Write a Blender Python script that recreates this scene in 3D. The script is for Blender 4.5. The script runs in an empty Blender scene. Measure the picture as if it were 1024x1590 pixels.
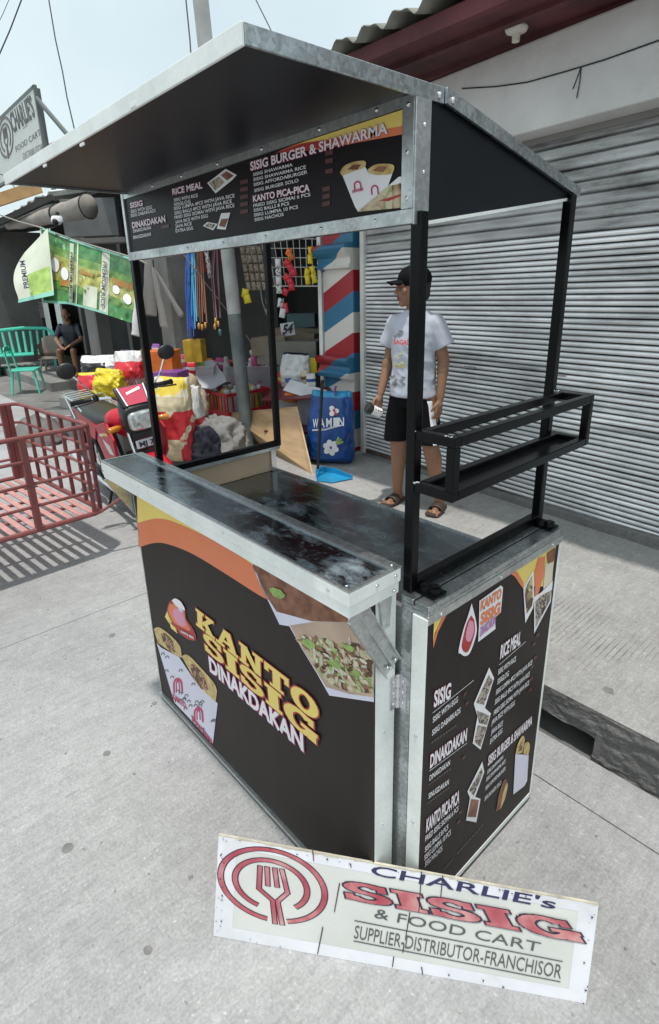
import bpy, bmesh, math, random
from mathutils import Vector as V, Matrix, Euler, noise
random.seed(7)
R = math.radians
sc = bpy.context.scene
col = sc.collection

# ---------------------------------------------------------------- camera
CP = V((1.8888, -.737, 1.588)); YAW, PIT, ROL = R(49.1303), R(-18.6936), R(-1.7287)
FPX, PX, PY = 867.0854, 496.7693, 740.9787           # focal length and principal point in photo pixels
fw = V((-math.sin(YAW)*math.cos(PIT), math.cos(YAW)*math.cos(PIT), math.sin(PIT)))
rt = V((math.cos(YAW), math.sin(YAW), 0)); up_ = rt.cross(fw)
cr = rt*math.cos(ROL)+up_*math.sin(ROL); cu = -rt*math.sin(ROL)+up_*math.cos(ROL)
cam = bpy.data.cameras.new('camera'); camo = bpy.data.objects.new('camera', cam); col.objects.link(camo)
camo.matrix_world = Matrix(((cr.x, cu.x, -fw.x, CP.x), (cr.y, cu.y, -fw.y, CP.y), (cr.z, cu.z, -fw.z, CP.z), (0, 0, 0, 1)))
cam.sensor_fit = 'HORIZONTAL'; cam.sensor_width = 36; cam.lens = FPX/1024*36
cam.shift_x = (512-PX)/1024; cam.shift_y = (PY-795)/1024
cam.clip_start = .02; cam.clip_end = 3000
sc.camera = camo

# ---------------------------------------------------------------- light
SUNV = V((.10, -.13, 1)).normalized()                # towards the sun
SEL = math.asin(SUNV.z); SAZ = math.atan2(SUNV.x, SUNV.y)
w = bpy.data.worlds.new('World'); sc.world = w; w.use_nodes = True
nt = w.node_tree; bg = nt.nodes['Background']
sky = nt.nodes.new('ShaderNodeTexSky'); sky.sky_type = 'NISHITA'; sky.sun_disc = False
sky.sun_elevation = SEL; sky.sun_rotation = SAZ
sky.air_density = 1.0; sky.dust_density = 5.0; sky.ozone_density = 1.2; sky.altitude = 0
hz = nt.nodes.new('ShaderNodeMix'); hz.data_type = 'RGBA'; hz.inputs[0].default_value = .72     # thin even cloud veil over the sky
cn = nt.nodes.new('ShaderNodeTexNoise'); cn.inputs['Scale'].default_value = 2.6; cn.inputs['Detail'].default_value = 5; cn.inputs['Roughness'].default_value = .5   # the veil is thicker here and thinner there
cg = nt.nodes.new('ShaderNodeTexCoord'); nt.links.new(cg.outputs['Generated'], cn.inputs[0]); cm = nt.nodes.new('ShaderNodeMapRange'); cm.inputs[1].default_value = .32; cm.inputs[2].default_value = .68; cm.inputs[3].default_value = .72; cm.inputs[4].default_value = .98; nt.links.new(cn.outputs[0], cm.inputs[0]); nt.links.new(cm.outputs[0], hz.inputs[0])
nt.links.new(sky.outputs[0], hz.inputs[6]); hz.inputs[7].default_value = (5.35, 6.3, 6.5, 1)
nt.links.new(hz.outputs[2], bg.inputs[0]); bg.inputs[1].default_value = .13
sl = bpy.data.lights.new('sun', 'SUN'); sl.energy = 2.55; sl.angle = R(1.5); sl.color = (1, .96, .9)
so = bpy.data.objects.new('sun', sl); col.objects.link(so)
so.rotation_euler = (-SUNV).to_track_quat('-Z', 'Y').to_euler()
sc.view_settings.view_transform = 'Standard'; sc.view_settings.look = 'None'
sc.view_settings.gamma = 1; sc.view_settings.use_curve_mapping = False
sc.view_settings.exposure = .27

# ---------------------------------------------------------------- pixel -> point on a real plane
def ray(x, y): return fw + cr*((x-PX)/FPX) - cu*((y-PY)/FPX)
def onp(x, y, P, n):
    d = ray(x, y); P = V(P); n = V(n); return CP + d*((P-CP).dot(n)/d.dot(n))
def onz(x, y, z): return onp(x, y, (0, 0, z), (0, 0, 1))
def onx(x, y, X): return onp(x, y, (X, 0, 0), (1, 0, 0))
def ony(x, y, Y): return onp(x, y, (0, Y, 0), (0, 1, 0))
def atd(x, y, d): return CP + ray(x, y)*d            # at depth d along the view axis

# ---------------------------------------------------------------- materials
def mat(name, c, rough=.6, metal=0, var=.12, scale=6, bump=0, bscale=40, spec=.5, dirt=0, dirtc=(.05, .045, .04), trans=0, alpha=1, stretch=None, coat=0):
    m = bpy.data.materials.new(name); m.use_nodes = True; n = m.node_tree.nodes; L = m.node_tree.links
    b = n['Principled BSDF']; b.inputs['Roughness'].default_value = rough; b.inputs['Metallic'].default_value = metal
    b.inputs['Specular IOR Level'].default_value = spec
    if coat: b.inputs['Coat Weight'].default_value = coat; b.inputs['Coat Roughness'].default_value = .08
    if trans: b.inputs['Transmission Weight'].default_value = trans
    if alpha < 1: b.inputs['Alpha'].default_value = alpha
    tc = n.new('ShaderNodeTexCoord'); src = tc.outputs['Object']
    if stretch:
        mp = n.new('ShaderNodeMapping'); mp.inputs['Scale'].default_value = stretch; L.new(src, mp.inputs[0]); src = mp.outputs[0]
    nz = n.new('ShaderNodeTexNoise'); nz.inputs['Scale'].default_value = scale; nz.inputs['Detail'].default_value = 5; L.new(src, nz.inputs[0])
    rp = n.new('ShaderNodeMapRange'); rp.inputs[1].default_value = .3; rp.inputs[2].default_value = .7
    rp.inputs[3].default_value = 1-var; rp.inputs[4].default_value = 1+var; L.new(nz.outputs[0], rp.inputs[0])
    mx = n.new('ShaderNodeMix'); mx.data_type = 'RGBA'; mx.blend_type = 'MULTIPLY'; mx.inputs[0].default_value = 1
    mx.inputs[6].default_value = (*c, 1); L.new(rp.outputs[0], mx.inputs[7]); out = mx.outputs[2]
    if dirt:
        n2 = n.new('ShaderNodeTexNoise'); n2.inputs['Scale'].default_value = scale*.55; n2.inputs['Detail'].default_value = 9; n2.inputs['Roughness'].default_value = .7; L.new(src, n2.inputs[0])
        r2 = n.new('ShaderNodeMapRange'); r2.inputs[1].default_value = .5; r2.inputs[2].default_value = .72; r2.inputs[3].default_value = 0; r2.inputs[4].default_value = dirt; L.new(n2.outputs[0], r2.inputs[0])
        m2 = n.new('ShaderNodeMix'); m2.data_type = 'RGBA'; L.new(r2.outputs[0], m2.inputs[0]); L.new(out, m2.inputs[6]); m2.inputs[7].default_value = (*dirtc, 1); out = m2.outputs[2]
    L.new(out, b.inputs['Base Color'])
    if bump:
        n3 = n.new('ShaderNodeTexNoise'); n3.inputs['Scale'].default_value = bscale; n3.inputs['Detail'].default_value = 6; L.new(src, n3.inputs[0])
        bp = n.new('ShaderNodeBump'); bp.inputs['Strength'].default_value = bump; bp.inputs['Distance'].default_value = .01; L.new(n3.outputs[0], bp.inputs['Height']); L.new(bp.outputs[0], b.inputs['Normal'])
    return m
def nodes(m): return m.node_tree.nodes, m.node_tree.links, m.node_tree.nodes['Principled BSDF']

def concrete(name, c, stretch, cracks=0.0, stain=.5, groove=False):
    """cast concrete: cloudy tone, a broom finish running along y, small dark pits and blotches"""
    m = bpy.data.materials.new(name); m.use_nodes = True; n, L, b = nodes(m)
    b.inputs['Roughness'].default_value = .88; b.inputs['Specular IOR Level'].default_value = .3
    g = n.new('ShaderNodeNewGeometry'); P = g.outputs['Position']
    def nz(scale, det=6, st=None, rough=.6):
        s = P
        if st:
            mp = n.new('ShaderNodeMapping'); mp.inputs['Scale'].default_value = st; L.new(P, mp.inputs[0]); s = mp.outputs[0]
        t = n.new('ShaderNodeTexNoise'); t.inputs['Scale'].default_value = scale; t.inputs['Detail'].default_value = det; t.inputs['Roughness'].default_value = rough; L.new(s, t.inputs[0]); return t.outputs[0]
    def mr(s, a, bb, c_, d):
        r = n.new('ShaderNodeMapRange'); r.inputs[1].default_value = a; r.inputs[2].default_value = bb; r.inputs[3].default_value = c_; r.inputs[4].default_value = d; L.new(s, r.inputs[0]); return r.outputs[0]
    def mul(a, bb):
        t = n.new('ShaderNodeMath'); t.operation = 'MULTIPLY'; L.new(a, t.inputs[0]); L.new(bb, t.inputs[1]); return t.outputs[0]
    t = mul(mr(nz(1.3), .3, .7, .86, 1.1), mr(nz(9, 8, None, .7), .3, .7, .9, 1.09))
    br = nz(14, 4, stretch, .65)
    t = mul(t, mr(br, .35, .7, .93, 1.06))
    t = mul(t, mr(nz(120, 3), .3, .7, .87, 1.1)); t = mul(t, mr(nz(42, 5, stretch, .7), .34, .66, .93, 1.05)); t = mul(t, mr(nz(30, 6, None, .75), .34, .66, .91, 1.07)); t = mul(t, mr(nz(17, 4, (2.2, .5, 1), .6), .60, .70, 1, .84)); t = mul(t, mr(nz(60, 2, None, .5), .68, .73, 1, 1.25))
    pits = mr(nz(26, 3, None, .5), .70, .74, 1, .55); t = mul(t, pits)
    t = mul(t, mr(nz(2.3, 4, None, .55), .60, .74, 1, 1-stain)); t = mul(t, mr(nz(.55, 3, None, .5), .35, .68, .92, 1.02)); t = mul(t, mr(nz(5.5, 6, None, .65), .66, .74, 1, .80))
    gh = None
    if groove:                                                      # comb marks scored across the pavement, patchy
        sx = n.new('ShaderNodeSeparateXYZ'); L.new(P, sx.inputs[0])
        def mth(op, a, q):
            k = n.new('ShaderNodeMath'); k.operation = op; L.new(a, k.inputs[0])
            if isinstance(q, (int, float)): k.inputs[1].default_value = q
            else: L.new(q, k.inputs[1])
            return k.outputs[0]
        fr = mth('FRACT', mth('MULTIPLY', sx.outputs[0], 46.0), 0); ln = mr(fr, .0, .28, 1, 0)
        band = mul(mr(sx.outputs[1], 1.12, 1.22, 0, 1), mr(sx.outputs[1], 1.58, 1.78, 1, 0)); patch = mr(nz(3.2, 5, (1, 1.6, 1), .6), .44, .60, 0, 1)
        gh = mul(mul(ln, band), patch); t = mul(t, mr(gh, 0, 1, 1, .3))
    mx = n.new('ShaderNodeMix'); mx.data_type = 'RGBA'; mx.blend_type = 'MULTIPLY'; mx.inputs[0].default_value = 1
    mx.inputs[6].default_value = (*c, 1); L.new(t, mx.inputs[7]); L.new(mx.outputs[2], b.inputs['Base Color'])
    ad = n.new('ShaderNodeMath'); ad.operation = 'ADD'; L.new(br, ad.inputs[0]); L.new(nz(70, 5), ad.inputs[1])
    bp = n.new('ShaderNodeBump'); bp.inputs['Strength'].default_value = .75; bp.inputs['Distance'].default_value = .007; L.new(ad.outputs[0], bp.inputs['Height']); L.new(bp.outputs[0], b.inputs['Normal'])
    return m

def galv(name, base=(.62, .65, .66), rough=.32, spangle=28, contrast=.3, smudge=.25, metal=.92):
    m = bpy.data.materials.new(name); m.use_nodes = True; n, L, b = nodes(m)
    b.inputs['Metallic'].default_value = metal
    tc = n.new('ShaderNodeTexCoord')
    vo = n.new('ShaderNodeTexVoronoi'); vo.inputs['Scale'].default_value = spangle; L.new(tc.outputs['Object'], vo.inputs[0])
    n1 = n.new('ShaderNodeTexNoise'); n1.inputs['Scale'].default_value = 9; n1.inputs['Detail'].default_value = 7; L.new(tc.outputs['Object'], n1.inputs[0])
    sp = n.new('ShaderNodeSeparateColor'); L.new(vo.outputs['Color'], sp.inputs[0])
    r1 = n.new('ShaderNodeMapRange'); r1.inputs[3].default_value = 1-contrast; r1.inputs[4].default_value = 1+contrast*.3; L.new(sp.outputs[0], r1.inputs[0])
    r2 = n.new('ShaderNodeMapRange'); r2.inputs[1].default_value = .4; r2.inputs[2].default_value = .68; r2.inputs[3].default_value = 1; r2.inputs[4].default_value = 1-smudge; L.new(n1.outputs[0], r2.inputs[0])
    mu = n.new('ShaderNodeMath'); mu.operation = 'MULTIPLY'; L.new(r1.outputs[0], mu.inputs[0]); L.new(r2.outputs[0], mu.inputs[1])
    mx = n.new('ShaderNodeMix'); mx.data_type = 'RGBA'; mx.blend_type = 'MULTIPLY'; mx.inputs[0].default_value = 1; mx.inputs[6].default_value = (*base, 1)
    L.new(mu.outputs[0], mx.inputs[7]); L.new(mx.outputs[2], b.inputs['Base Color'])
    r3 = n.new('ShaderNodeMapRange'); r3.inputs[1].default_value = .3; r3.inputs[2].default_value = .7; r3.inputs[3].default_value = rough-.08; r3.inputs[4].default_value = rough+.14; L.new(n1.outputs[0], r3.inputs[0]); L.new(r3.outputs[0], b.inputs['Roughness'])
    n3 = n.new('ShaderNodeTexNoise'); n3.inputs['Scale'].default_value = 5; L.new(tc.outputs['Object'], n3.inputs[0])
    bp = n.new('ShaderNodeBump'); bp.inputs['Strength'].default_value = .25; bp.inputs['Distance'].default_value = .01; L.new(n3.outputs[0], bp.inputs['Height']); L.new(bp.outputs[0], b.inputs['Normal'])
    return m

def ramp_mat(name, scale, stops, rough=.5, kind='voronoi', detail=4, stretch=None, const=False):
    """printed food texture: colour ramp over a noise or cell pattern"""
    m = bpy.data.materials.new(name); m.use_nodes = True; n, L, b = nodes(m); b.inputs['Roughness'].default_value = rough
    tc = n.new('ShaderNodeTexCoord'); src = tc.outputs['Object']
    nzz = n.new('ShaderNodeTexNoise'); nzz.inputs['Scale'].default_value = scale*.6; L.new(src, nzz.inputs[0])
    ads = n.new('ShaderNodeMix'); ads.data_type = 'RGBA'; ads.inputs[0].default_value = .06; L.new(src, ads.inputs[6]); L.new(nzz.outputs['Color'], ads.inputs[7])
    if kind == 'voronoi':
        t = n.new('ShaderNodeTexVoronoi'); t.inputs['Scale'].default_value = scale; L.new(ads.outputs[2], t.inputs[0]); s = n.new('ShaderNodeSeparateColor'); L.new(t.outputs['Color'], s.inputs[0])
        dm = n.new('ShaderNodeMath'); dm.operation = 'MULTIPLY_ADD'; L.new(t.outputs['Distance'], dm.inputs[0]); dm.inputs[1].default_value = -.55; L.new(s.outputs[0], dm.inputs[2]); o = dm.outputs[0]
    else:
        t = n.new('ShaderNodeTexNoise'); t.inputs['Scale'].default_value = scale; t.inputs['Detail'].default_value = detail; L.new(src, t.inputs[0]); o = t.outputs[0]
    cr_ = n.new('ShaderNodeValToRGB'); e = cr_.color_ramp.elements
    if const: cr_.color_ramp.interpolation = 'CONSTANT'
    while len(e) < len(stops): e.new(.5)
    for k, (p, c) in enumerate(stops): e[k].position = p; e[k].color = (*c, 1)
    L.new(o, cr_.inputs[0]); L.new(cr_.outputs[0], b.inputs['Base Color'])
    return m

M = {}
M['road'] = concrete('road_concrete', (.385, .384, .387), (3.2, .30, 1), stain=.08)
M['kerb'] = concrete('kerb_concrete', (.19, .186, .181), (1, 1, 1), stain=.45)
M['pave'] = concrete('pavement_concrete', (.36, .353, .345), (3.5, .5, 1), stain=.22, groove=True)
M['dirt'] = mat('packed_dirt', (.10, .095, .09), .95, var=.3, scale=5, bump=.4)
M['galv'] = galv('galvanised_steel', (.66, .69, .69), .34, 120, .18, .3)
M['galvd'] = galv('galvanised_spangle', (.58, .62, .63), .28, 150, .32, .35)
M['galvl'] = galv('pale_galvanised', (.90, .93, .90), .45, 140, .05, .14, .15)
M['black'] = mat('black_gloss_paint', (.003, .003, .0035), .24, var=.2, spec=.2)
M['under'] = mat('black_sheet', (.0075, .009, .0125), .4, var=.25, scale=3, spec=.25)
M['vinyl'] = mat('charcoal_vinyl', (.027, .021, .0195), .5, spec=.2, var=.08, scale=3, stretch=(8, 8, .6))
M['yellow'] = mat('yellow_print', (.86, .66, .17), .45, var=.04)
M['orange'] = mat('orange_print', (.76, .21, .085), .45, var=.04)
M['redp'] = mat('red_print', (.42, .035, .03), .45, var=.05)
M['maroonp'] = mat('maroon_print', (.12, .012, .012), .45, var=.05)
M['whitep'] = mat('white_print', (.85, .84, .87), .45, var=.03)
M['lilac'] = mat('lilac_paper_print', (.72, .70, .82), .45, var=.05)
M['pinkp'] = mat('pink_print', (.72, .30, .42), .45, var=.05)
M['greyp'] = mat('faded_print', (.11, .095, .095), .45, var=.1)
M['skinwrap'] = ramp_mat('flatbread_print', 45, [(.3, (.45, .27, .08)), (.5, (.62, .45, .18)), (.7, (.70, .55, .27))], kind='noise')
M['meat'] = ramp_mat('chopped_meat_print', 75, [(0, (.06, .025, .012)), (.3, (.22, .09, .05)), (.5, (.45, .24, .13)), (.72, (.62, .42, .27)), (.85, (.16, .24, .06))])
M['sisigp'] = ramp_mat('sisig_topping_print', 34, [(0, (.10, .05, .025)), (.12, (.35, .22, .12)), (.3, (.62, .52, .36)), (.48, (.24, .33, .08)), (.62, (.66, .58, .44)), (.8, (.42, .52, .2))])
M['beefp'] = ramp_mat('braised_meat_print', 22, [(.25, (.07, .02, .01)), (.45, (.19, .07, .035)), (.62, (.32, .14, .08)), (.75, (.5, .28, .17))], kind='noise', detail=9)
M['trayp'] = ramp_mat('tray_food_print', 110, [(0, (.03, .02, .02)), (.25, (.5, .45, .4)), (.45, (.35, .22, .1)), (.65, (.65, .62, .58)), (.85, (.1, .08, .07))])
M['warmbg'] = mat('warm_bowl_print', (.50, .36, .27), .45, var=.25, scale=7)
M['green'] = mat('onion_green_print', (.30, .44, .12), .45, var=.3, scale=60)
M['ply'] = mat('plywood', (.52, .35, .195), .6, var=.18, scale=3, stretch=(1, 1, 9), bump=.1)
M['plyd'] = mat('stained_plywood', (.66, .50, .34), .5, var=.08, scale=3, stretch=(2, 2, 6), dirt=.22, dirtc=(.30, .2, .12))
M['steelb'] = mat('chrome', (.75, .76, .78), .12, 1, var=.05)
M['rubber'] = mat('black_rubber', (.012, .012, .013), .6, var=.2)
M['wirec'] = mat('cable_black', (.02, .022, .028), .6, var=.1)

# ---------------------------------------------------------------- mesh building
class MB:
    def __init__(s): s.v = []; s.f = []; s.m = []
    def add(s, vs, fs, m=0):
        o = len(s.v); s.v += [V(a) for a in vs]; s.f += [[i+o for i in f] for f in fs]; s.m += [m]*len(fs); return s
    def poly(s, pts, m=0): return s.add(pts, [list(range(len(pts)))], m)
    def box(s, c, size, rot=None, m=0):
        c = V(c); x, y, z = [a/2 for a in size]; q = [V((i*x, j*y, k*z)) for k in (-1, 1) for j in (-1, 1) for i in (-1, 1)]
        if rot is not None: q = [rot @ a for a in q]
        return s.add([c+a for a in q], [[0, 2, 3, 1], [4, 5, 7, 6], [0, 1, 5, 4], [2, 6, 7, 3], [0, 4, 6, 2], [1, 3, 7, 5]], m)
    def bb(s, a, b, m=0):
        a = V(a); b = V(b); return s.box((a+b)/2, [abs(b[i]-a[i]) for i in range(3)], None, m)
    def bar(s, a, b, w_, h_, up=(0, 0, 1), m=0):
        a = V(a); b = V(b); d = (b-a); l = d.length; d.normalize(); u = V(up); u = (u-d*u.dot(d))
        if u.length < 1e-4: u = V((1, 0, 0)) - d*d.x
        u.normalize(); sd = d.cross(u); r = Matrix((d, sd, u)).transposed()
        return s.box((a+b)/2, (l, w_, h_), r, m)
    def tube(s, pts, r, n=8, m=0, cap=True):
        pts = [V(p) for p in pts]; rr = r if isinstance(r, (list, tuple)) else [r]*len(pts); rings = []; o = len(s.v); pu = None
        for i, p in enumerate(pts):
            d = (pts[min(i+1, len(pts)-1)]-pts[max(i-1, 0)]).normalized()
            u = pu if pu is not None else (V((0, 0, 1)) if abs(d.z) < .9 else V((1, 0, 0)))
            u = (u-d*u.dot(d)).normalized(); pu = u; w_ = d.cross(u)
            s.v += [p+(u*math.cos(2*math.pi*k/n)+w_*math.sin(2*math.pi*k/n))*rr[i] for k in range(n)]
        for i in range(len(pts)-1):
            for k in range(n):
                a = o+i*n+k; b = o+i*n+(k+1) % n; s.f.append([a, b, b+n, a+n]); s.m.append(m)
        if cap:
            s.f.append([o+k for k in range(n)][::-1]); s.f.append([o+(len(pts)-1)*n+k for k in range(n)]); s.m += [m, m]
        return s
    def lathe(s, prof, c=(0, 0, 0), n=16, rot=None, m=0, sx=1, sy=1):
        c = V(c); o = len(s.v)
        for r, z in prof:
            for k in range(n):
                q = V((r*sx*math.cos(2*math.pi*k/n), r*sy*math.sin(2*math.pi*k/n), z))
                if rot is not None: q = rot @ q
                s.v.append(c+q)
        for i in range(len(prof)-1):
            for k in range(n):
                a = o+i*n+k; b = o+i*n+(k+1) % n; s.f.append([a, b, b+n, a+n]); s.m.append(m)
        s.f.append([o+k for k in range(n)][::-1]); s.f.append([o+(len(prof)-1)*n+k for k in range(n)]); s.m += [m, m]
        return s
    def ext(s, pts, d, m=0):
        pts = [V(p) for p in pts]; d = V(d); n = len(pts)
        return s.add(pts+[p+d for p in pts], [list(range(n))[::-1], [n+i for i in range(n)]]+[[i, (i+1) % n, n+(i+1) % n, n+i] for i in range(n)], m)
    def ell(s, c, rad, rot=None, nu=14, nv=9, m=0):
        prof = [(math.sin(math.pi*i/nv), -math.cos(math.pi*i/nv)) for i in range(nv+1)]; prof = [(max(r, 1e-4), z) for r, z in prof]
        S = Matrix.Diagonal(V(rad)); q = S if rot is None else rot @ S
        return s.lathe(prof, c, nu, q, m)
    def grid(s, fn, nu, nv, m=0, cu_=False):
        o = len(s.v); s.v += [V(fn(i/(nu-1 if not cu_ else nu), j/(nv-1))) for j in range(nv) for i in range(nu)]
        for j in range(nv-1):
            for i in range(nu if cu_ else nu-1):
                a = o+j*nu+i; b = o+j*nu+(i+1) % nu; s.f.append([a, b, b+nu, a+nu]); s.m.append(m)
        return s
    def cap(s, a, b, ra, rb, n=10, m=0):
        a = V(a); b = V(b); d = (b-a).normalized(); pts = []; rs = []
        for k in range(4): t = math.pi/2*(1-k/3); pts.append(a-d*ra*math.sin(t)*.98); rs.append(max(ra*math.cos(t), 1e-4))
        for k in range(4): t = math.pi/2*(k/3); pts.append(b+d*rb*math.sin(t)*.98); rs.append(max(rb*math.cos(t), 1e-4))
        return s.tube(pts, rs, n, m)
    def mesh(s, name):
        me = bpy.data.meshes.new(name); me.from_pydata([tuple(a) for a in s.v], [], s.f); me.polygons.foreach_set('material_index', s.m); me.update(); return me
    def build(s, name, mats, parent=None, smooth=False, bevel=0, world=True):
        me = s.mesh(name)
        for q in (mats if isinstance(mats, (list, tuple)) else [mats]): me.materials.append(q)
        if smooth: me.polygons.foreach_set('use_smooth', [True]*len(me.polygons))
        if smooth == 'auto':
            try: me.set_sharp_from_angle(angle=R(35))
            except Exception: pass
        o = bpy.data.objects.new(name, me); col.objects.link(o)
        if parent is not None:
            o.parent = parent
            if world and parent.type == 'EMPTY': o.matrix_parent_inverse = Matrix.LocRotScale(parent.location, parent.rotation_euler, None).inverted()
        if bevel:
            b = o.modifiers.new('bevel', 'BEVEL'); b.width = bevel; b.segments = 2; b.limit_method = 'ANGLE'; b.angle_limit = R(40)
        return o
def fix_normals(o):
    bm = bmesh.new(); bm.from_mesh(o.data); bmesh.ops.recalc_face_normals(bm, faces=bm.faces); bm.to_mesh(o.data); bm.free(); return o
def tag(o, label, cat, group=None):
    o['label'] = label; o['category'] = cat
    if group: o['group'] = group
    return o
def struct(o): o['kind'] = 'structure'; return o
def stuff(o): o['kind'] = 'stuff'; return o
def thing(name, loc, label, cat, group=None, rz=0):
    e = bpy.data.objects.new(name, None); e.location = loc; e.rotation_euler = (0, 0, rz); e.empty_display_size = .1; col.objects.link(e); return tag(e, label, cat, group)
def kids(o): return [c for c in col.objects if c.parent == o]
def dup(root, loc, rz, label, group=None):
    r = root.copy(); col.objects.link(r); r.location = loc; r.rotation_euler = (0, 0, rz); r['label'] = label
    for ch in kids(root):
        c = ch.copy(); col.objects.link(c); c.parent = r; c.matrix_parent_inverse = ch.matrix_parent_inverse.copy()
        for g in kids(ch):
            d = g.copy(); col.objects.link(d); d.parent = c; d.matrix_parent_inverse = g.matrix_parent_inverse.copy()
    return r
# lettering: a font curve turned into a flat mesh and laid on a parallelogram
_tc = {}
def glyphs(s, bold):
    k = (s, bold)
    if k not in _tc:
        cu2 = bpy.data.curves.new('t', 'FONT'); cu2.body = s; cu2.offset = bold; cu2.resolution_u = 3; cu2.fill_mode = 'FRONT'
        ob = bpy.data.objects.new('t', cu2); me = bpy.data.meshes.new_from_object(ob)
        vs = [v.co.copy() for v in me.vertices]; fs = [list(p.vertices) for p in me.polygons]
        bpy.data.objects.remove(ob); bpy.data.curves.remove(cu2); bpy.data.meshes.remove(me); _tc[k] = (vs, fs)
    return _tc[k]
def text(mb, s, bl, br, up, nrm, off=.0012, bold=.02, m=0, ref=None):
    """s laid from bl to br (baseline), capital height 'up' (vector)"""
    vs, fs = glyphs(s, bold); rv = glyphs(s, ref if ref is not None else bold)[0]
    x0 = min(v.x for v in rv); x1 = max(v.x for v in rv); h = .73
    bl = V(bl); br = V(br); up = V(up); nrm = V(nrm)
    mb.add([bl+(br-bl)*((v.x-x0)/(x1-x0))+up*(v.y/h)+nrm*off for v in vs], fs, m)
# ================================================================ THE SETTING
def wpos(m):
    """make a material read world position instead of object space (for shared meshes)"""
    n, L, b = nodes(m); g = n.new('ShaderNodeNewGeometry')
    for nd in list(n):
        if nd.type == 'TEX_COORD':
            for l in list(nd.outputs['Object'].links): L.new(g.outputs['Position'], l.to_socket)
    return m
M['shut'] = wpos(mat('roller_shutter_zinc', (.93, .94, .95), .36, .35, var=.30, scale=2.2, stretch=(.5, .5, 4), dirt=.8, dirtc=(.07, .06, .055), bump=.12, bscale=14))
n_, L_, b_ = nodes(M['shut']); g_ = n_.new('ShaderNodeNewGeometry'); sx_ = n_.new('ShaderNodeSeparateXYZ'); L_.new(g_.outputs['Position'], sx_.inputs[0])   # shade of the grooves painted into the colour, rib by rib
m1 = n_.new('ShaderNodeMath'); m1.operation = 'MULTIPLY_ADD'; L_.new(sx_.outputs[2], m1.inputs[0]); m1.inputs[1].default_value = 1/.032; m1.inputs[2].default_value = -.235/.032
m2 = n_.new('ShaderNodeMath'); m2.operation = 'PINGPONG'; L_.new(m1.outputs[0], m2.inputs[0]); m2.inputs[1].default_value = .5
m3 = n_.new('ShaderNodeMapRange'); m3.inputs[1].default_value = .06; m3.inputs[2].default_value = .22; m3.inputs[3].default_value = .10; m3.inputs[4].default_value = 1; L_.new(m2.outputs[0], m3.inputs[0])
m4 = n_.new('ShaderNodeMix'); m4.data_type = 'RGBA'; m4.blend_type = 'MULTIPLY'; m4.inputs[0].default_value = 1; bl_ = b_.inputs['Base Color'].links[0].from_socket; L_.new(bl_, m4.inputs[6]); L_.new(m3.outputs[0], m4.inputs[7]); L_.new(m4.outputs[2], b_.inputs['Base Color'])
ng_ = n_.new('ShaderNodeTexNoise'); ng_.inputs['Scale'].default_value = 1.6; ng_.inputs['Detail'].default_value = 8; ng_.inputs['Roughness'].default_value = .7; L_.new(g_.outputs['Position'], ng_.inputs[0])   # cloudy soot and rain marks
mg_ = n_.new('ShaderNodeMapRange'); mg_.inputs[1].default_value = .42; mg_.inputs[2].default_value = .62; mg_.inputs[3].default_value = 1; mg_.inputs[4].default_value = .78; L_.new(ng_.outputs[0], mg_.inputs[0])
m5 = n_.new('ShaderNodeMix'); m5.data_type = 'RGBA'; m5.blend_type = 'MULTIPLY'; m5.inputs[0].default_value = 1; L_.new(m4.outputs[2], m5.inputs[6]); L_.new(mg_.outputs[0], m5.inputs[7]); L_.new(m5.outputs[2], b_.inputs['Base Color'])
M['shutf'] = wpos(mat('stained_shutter_zinc', (.42, .42, .42), .45, .5, var=.35, scale=3, stretch=(.8, .8, 5), dirt=1.0, dirtc=(.05, .045, .042), bump=.1, bscale=14))
M['white_wall'] = mat('white_painted_concrete', (.66, .65, .64), .85, var=.10, scale=3, dirt=.3, dirtc=(.3, .29, .27), bump=.25, bscale=25)
M['old_wall'] = mat('weathered_wall', (.23, .225, .215), .9, var=.25, scale=2.5, dirt=.5, dirtc=(.07, .065, .06), bump=.3, bscale=18)
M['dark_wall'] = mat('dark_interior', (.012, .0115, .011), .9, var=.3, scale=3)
M['soffit'] = mat('maroon_soffit', (.115, .032, .038), .75, var=.4, scale=3, dirt=.85, dirtc=(.022, .016, .02), bump=.2, bscale=15)
M['roofing'] = mat('weathered_roof_sheet', (.25, .25, .22), .7, var=.25, scale=5, dirt=.4)
M['ground'] = mat('bare_ground', (.16, .15, .14), .95, var=.2, scale=2)

def rock_face(mb, x0, x1, z0, z1, y, n=60, k=12, amp=.011):
    """a broken concrete face looking toward -y"""
    def f(u, v):
        x = x0+(x1-x0)*u; z = z0+(z1-z0)*v
        a = noise.fractal(V((x*9, z*22, 3.1)), .9, 2.1, 5)*amp + noise.noise(V((x*3, z*3, 9)))*amp*.5
        zz = z+(noise.noise(V((x*8, 1.3, z*5)))*.010 if 0 < v < 1 else (noise.noise(V((x*13, 7.7, 0)))*.009 if v == 0 else noise.noise(V((x*14, .7, 0)))*.004))
        return (x, y-.004-abs(a)*(1 if v < 1 else .2), zz)
    mb.grid(f, n, k)

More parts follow.
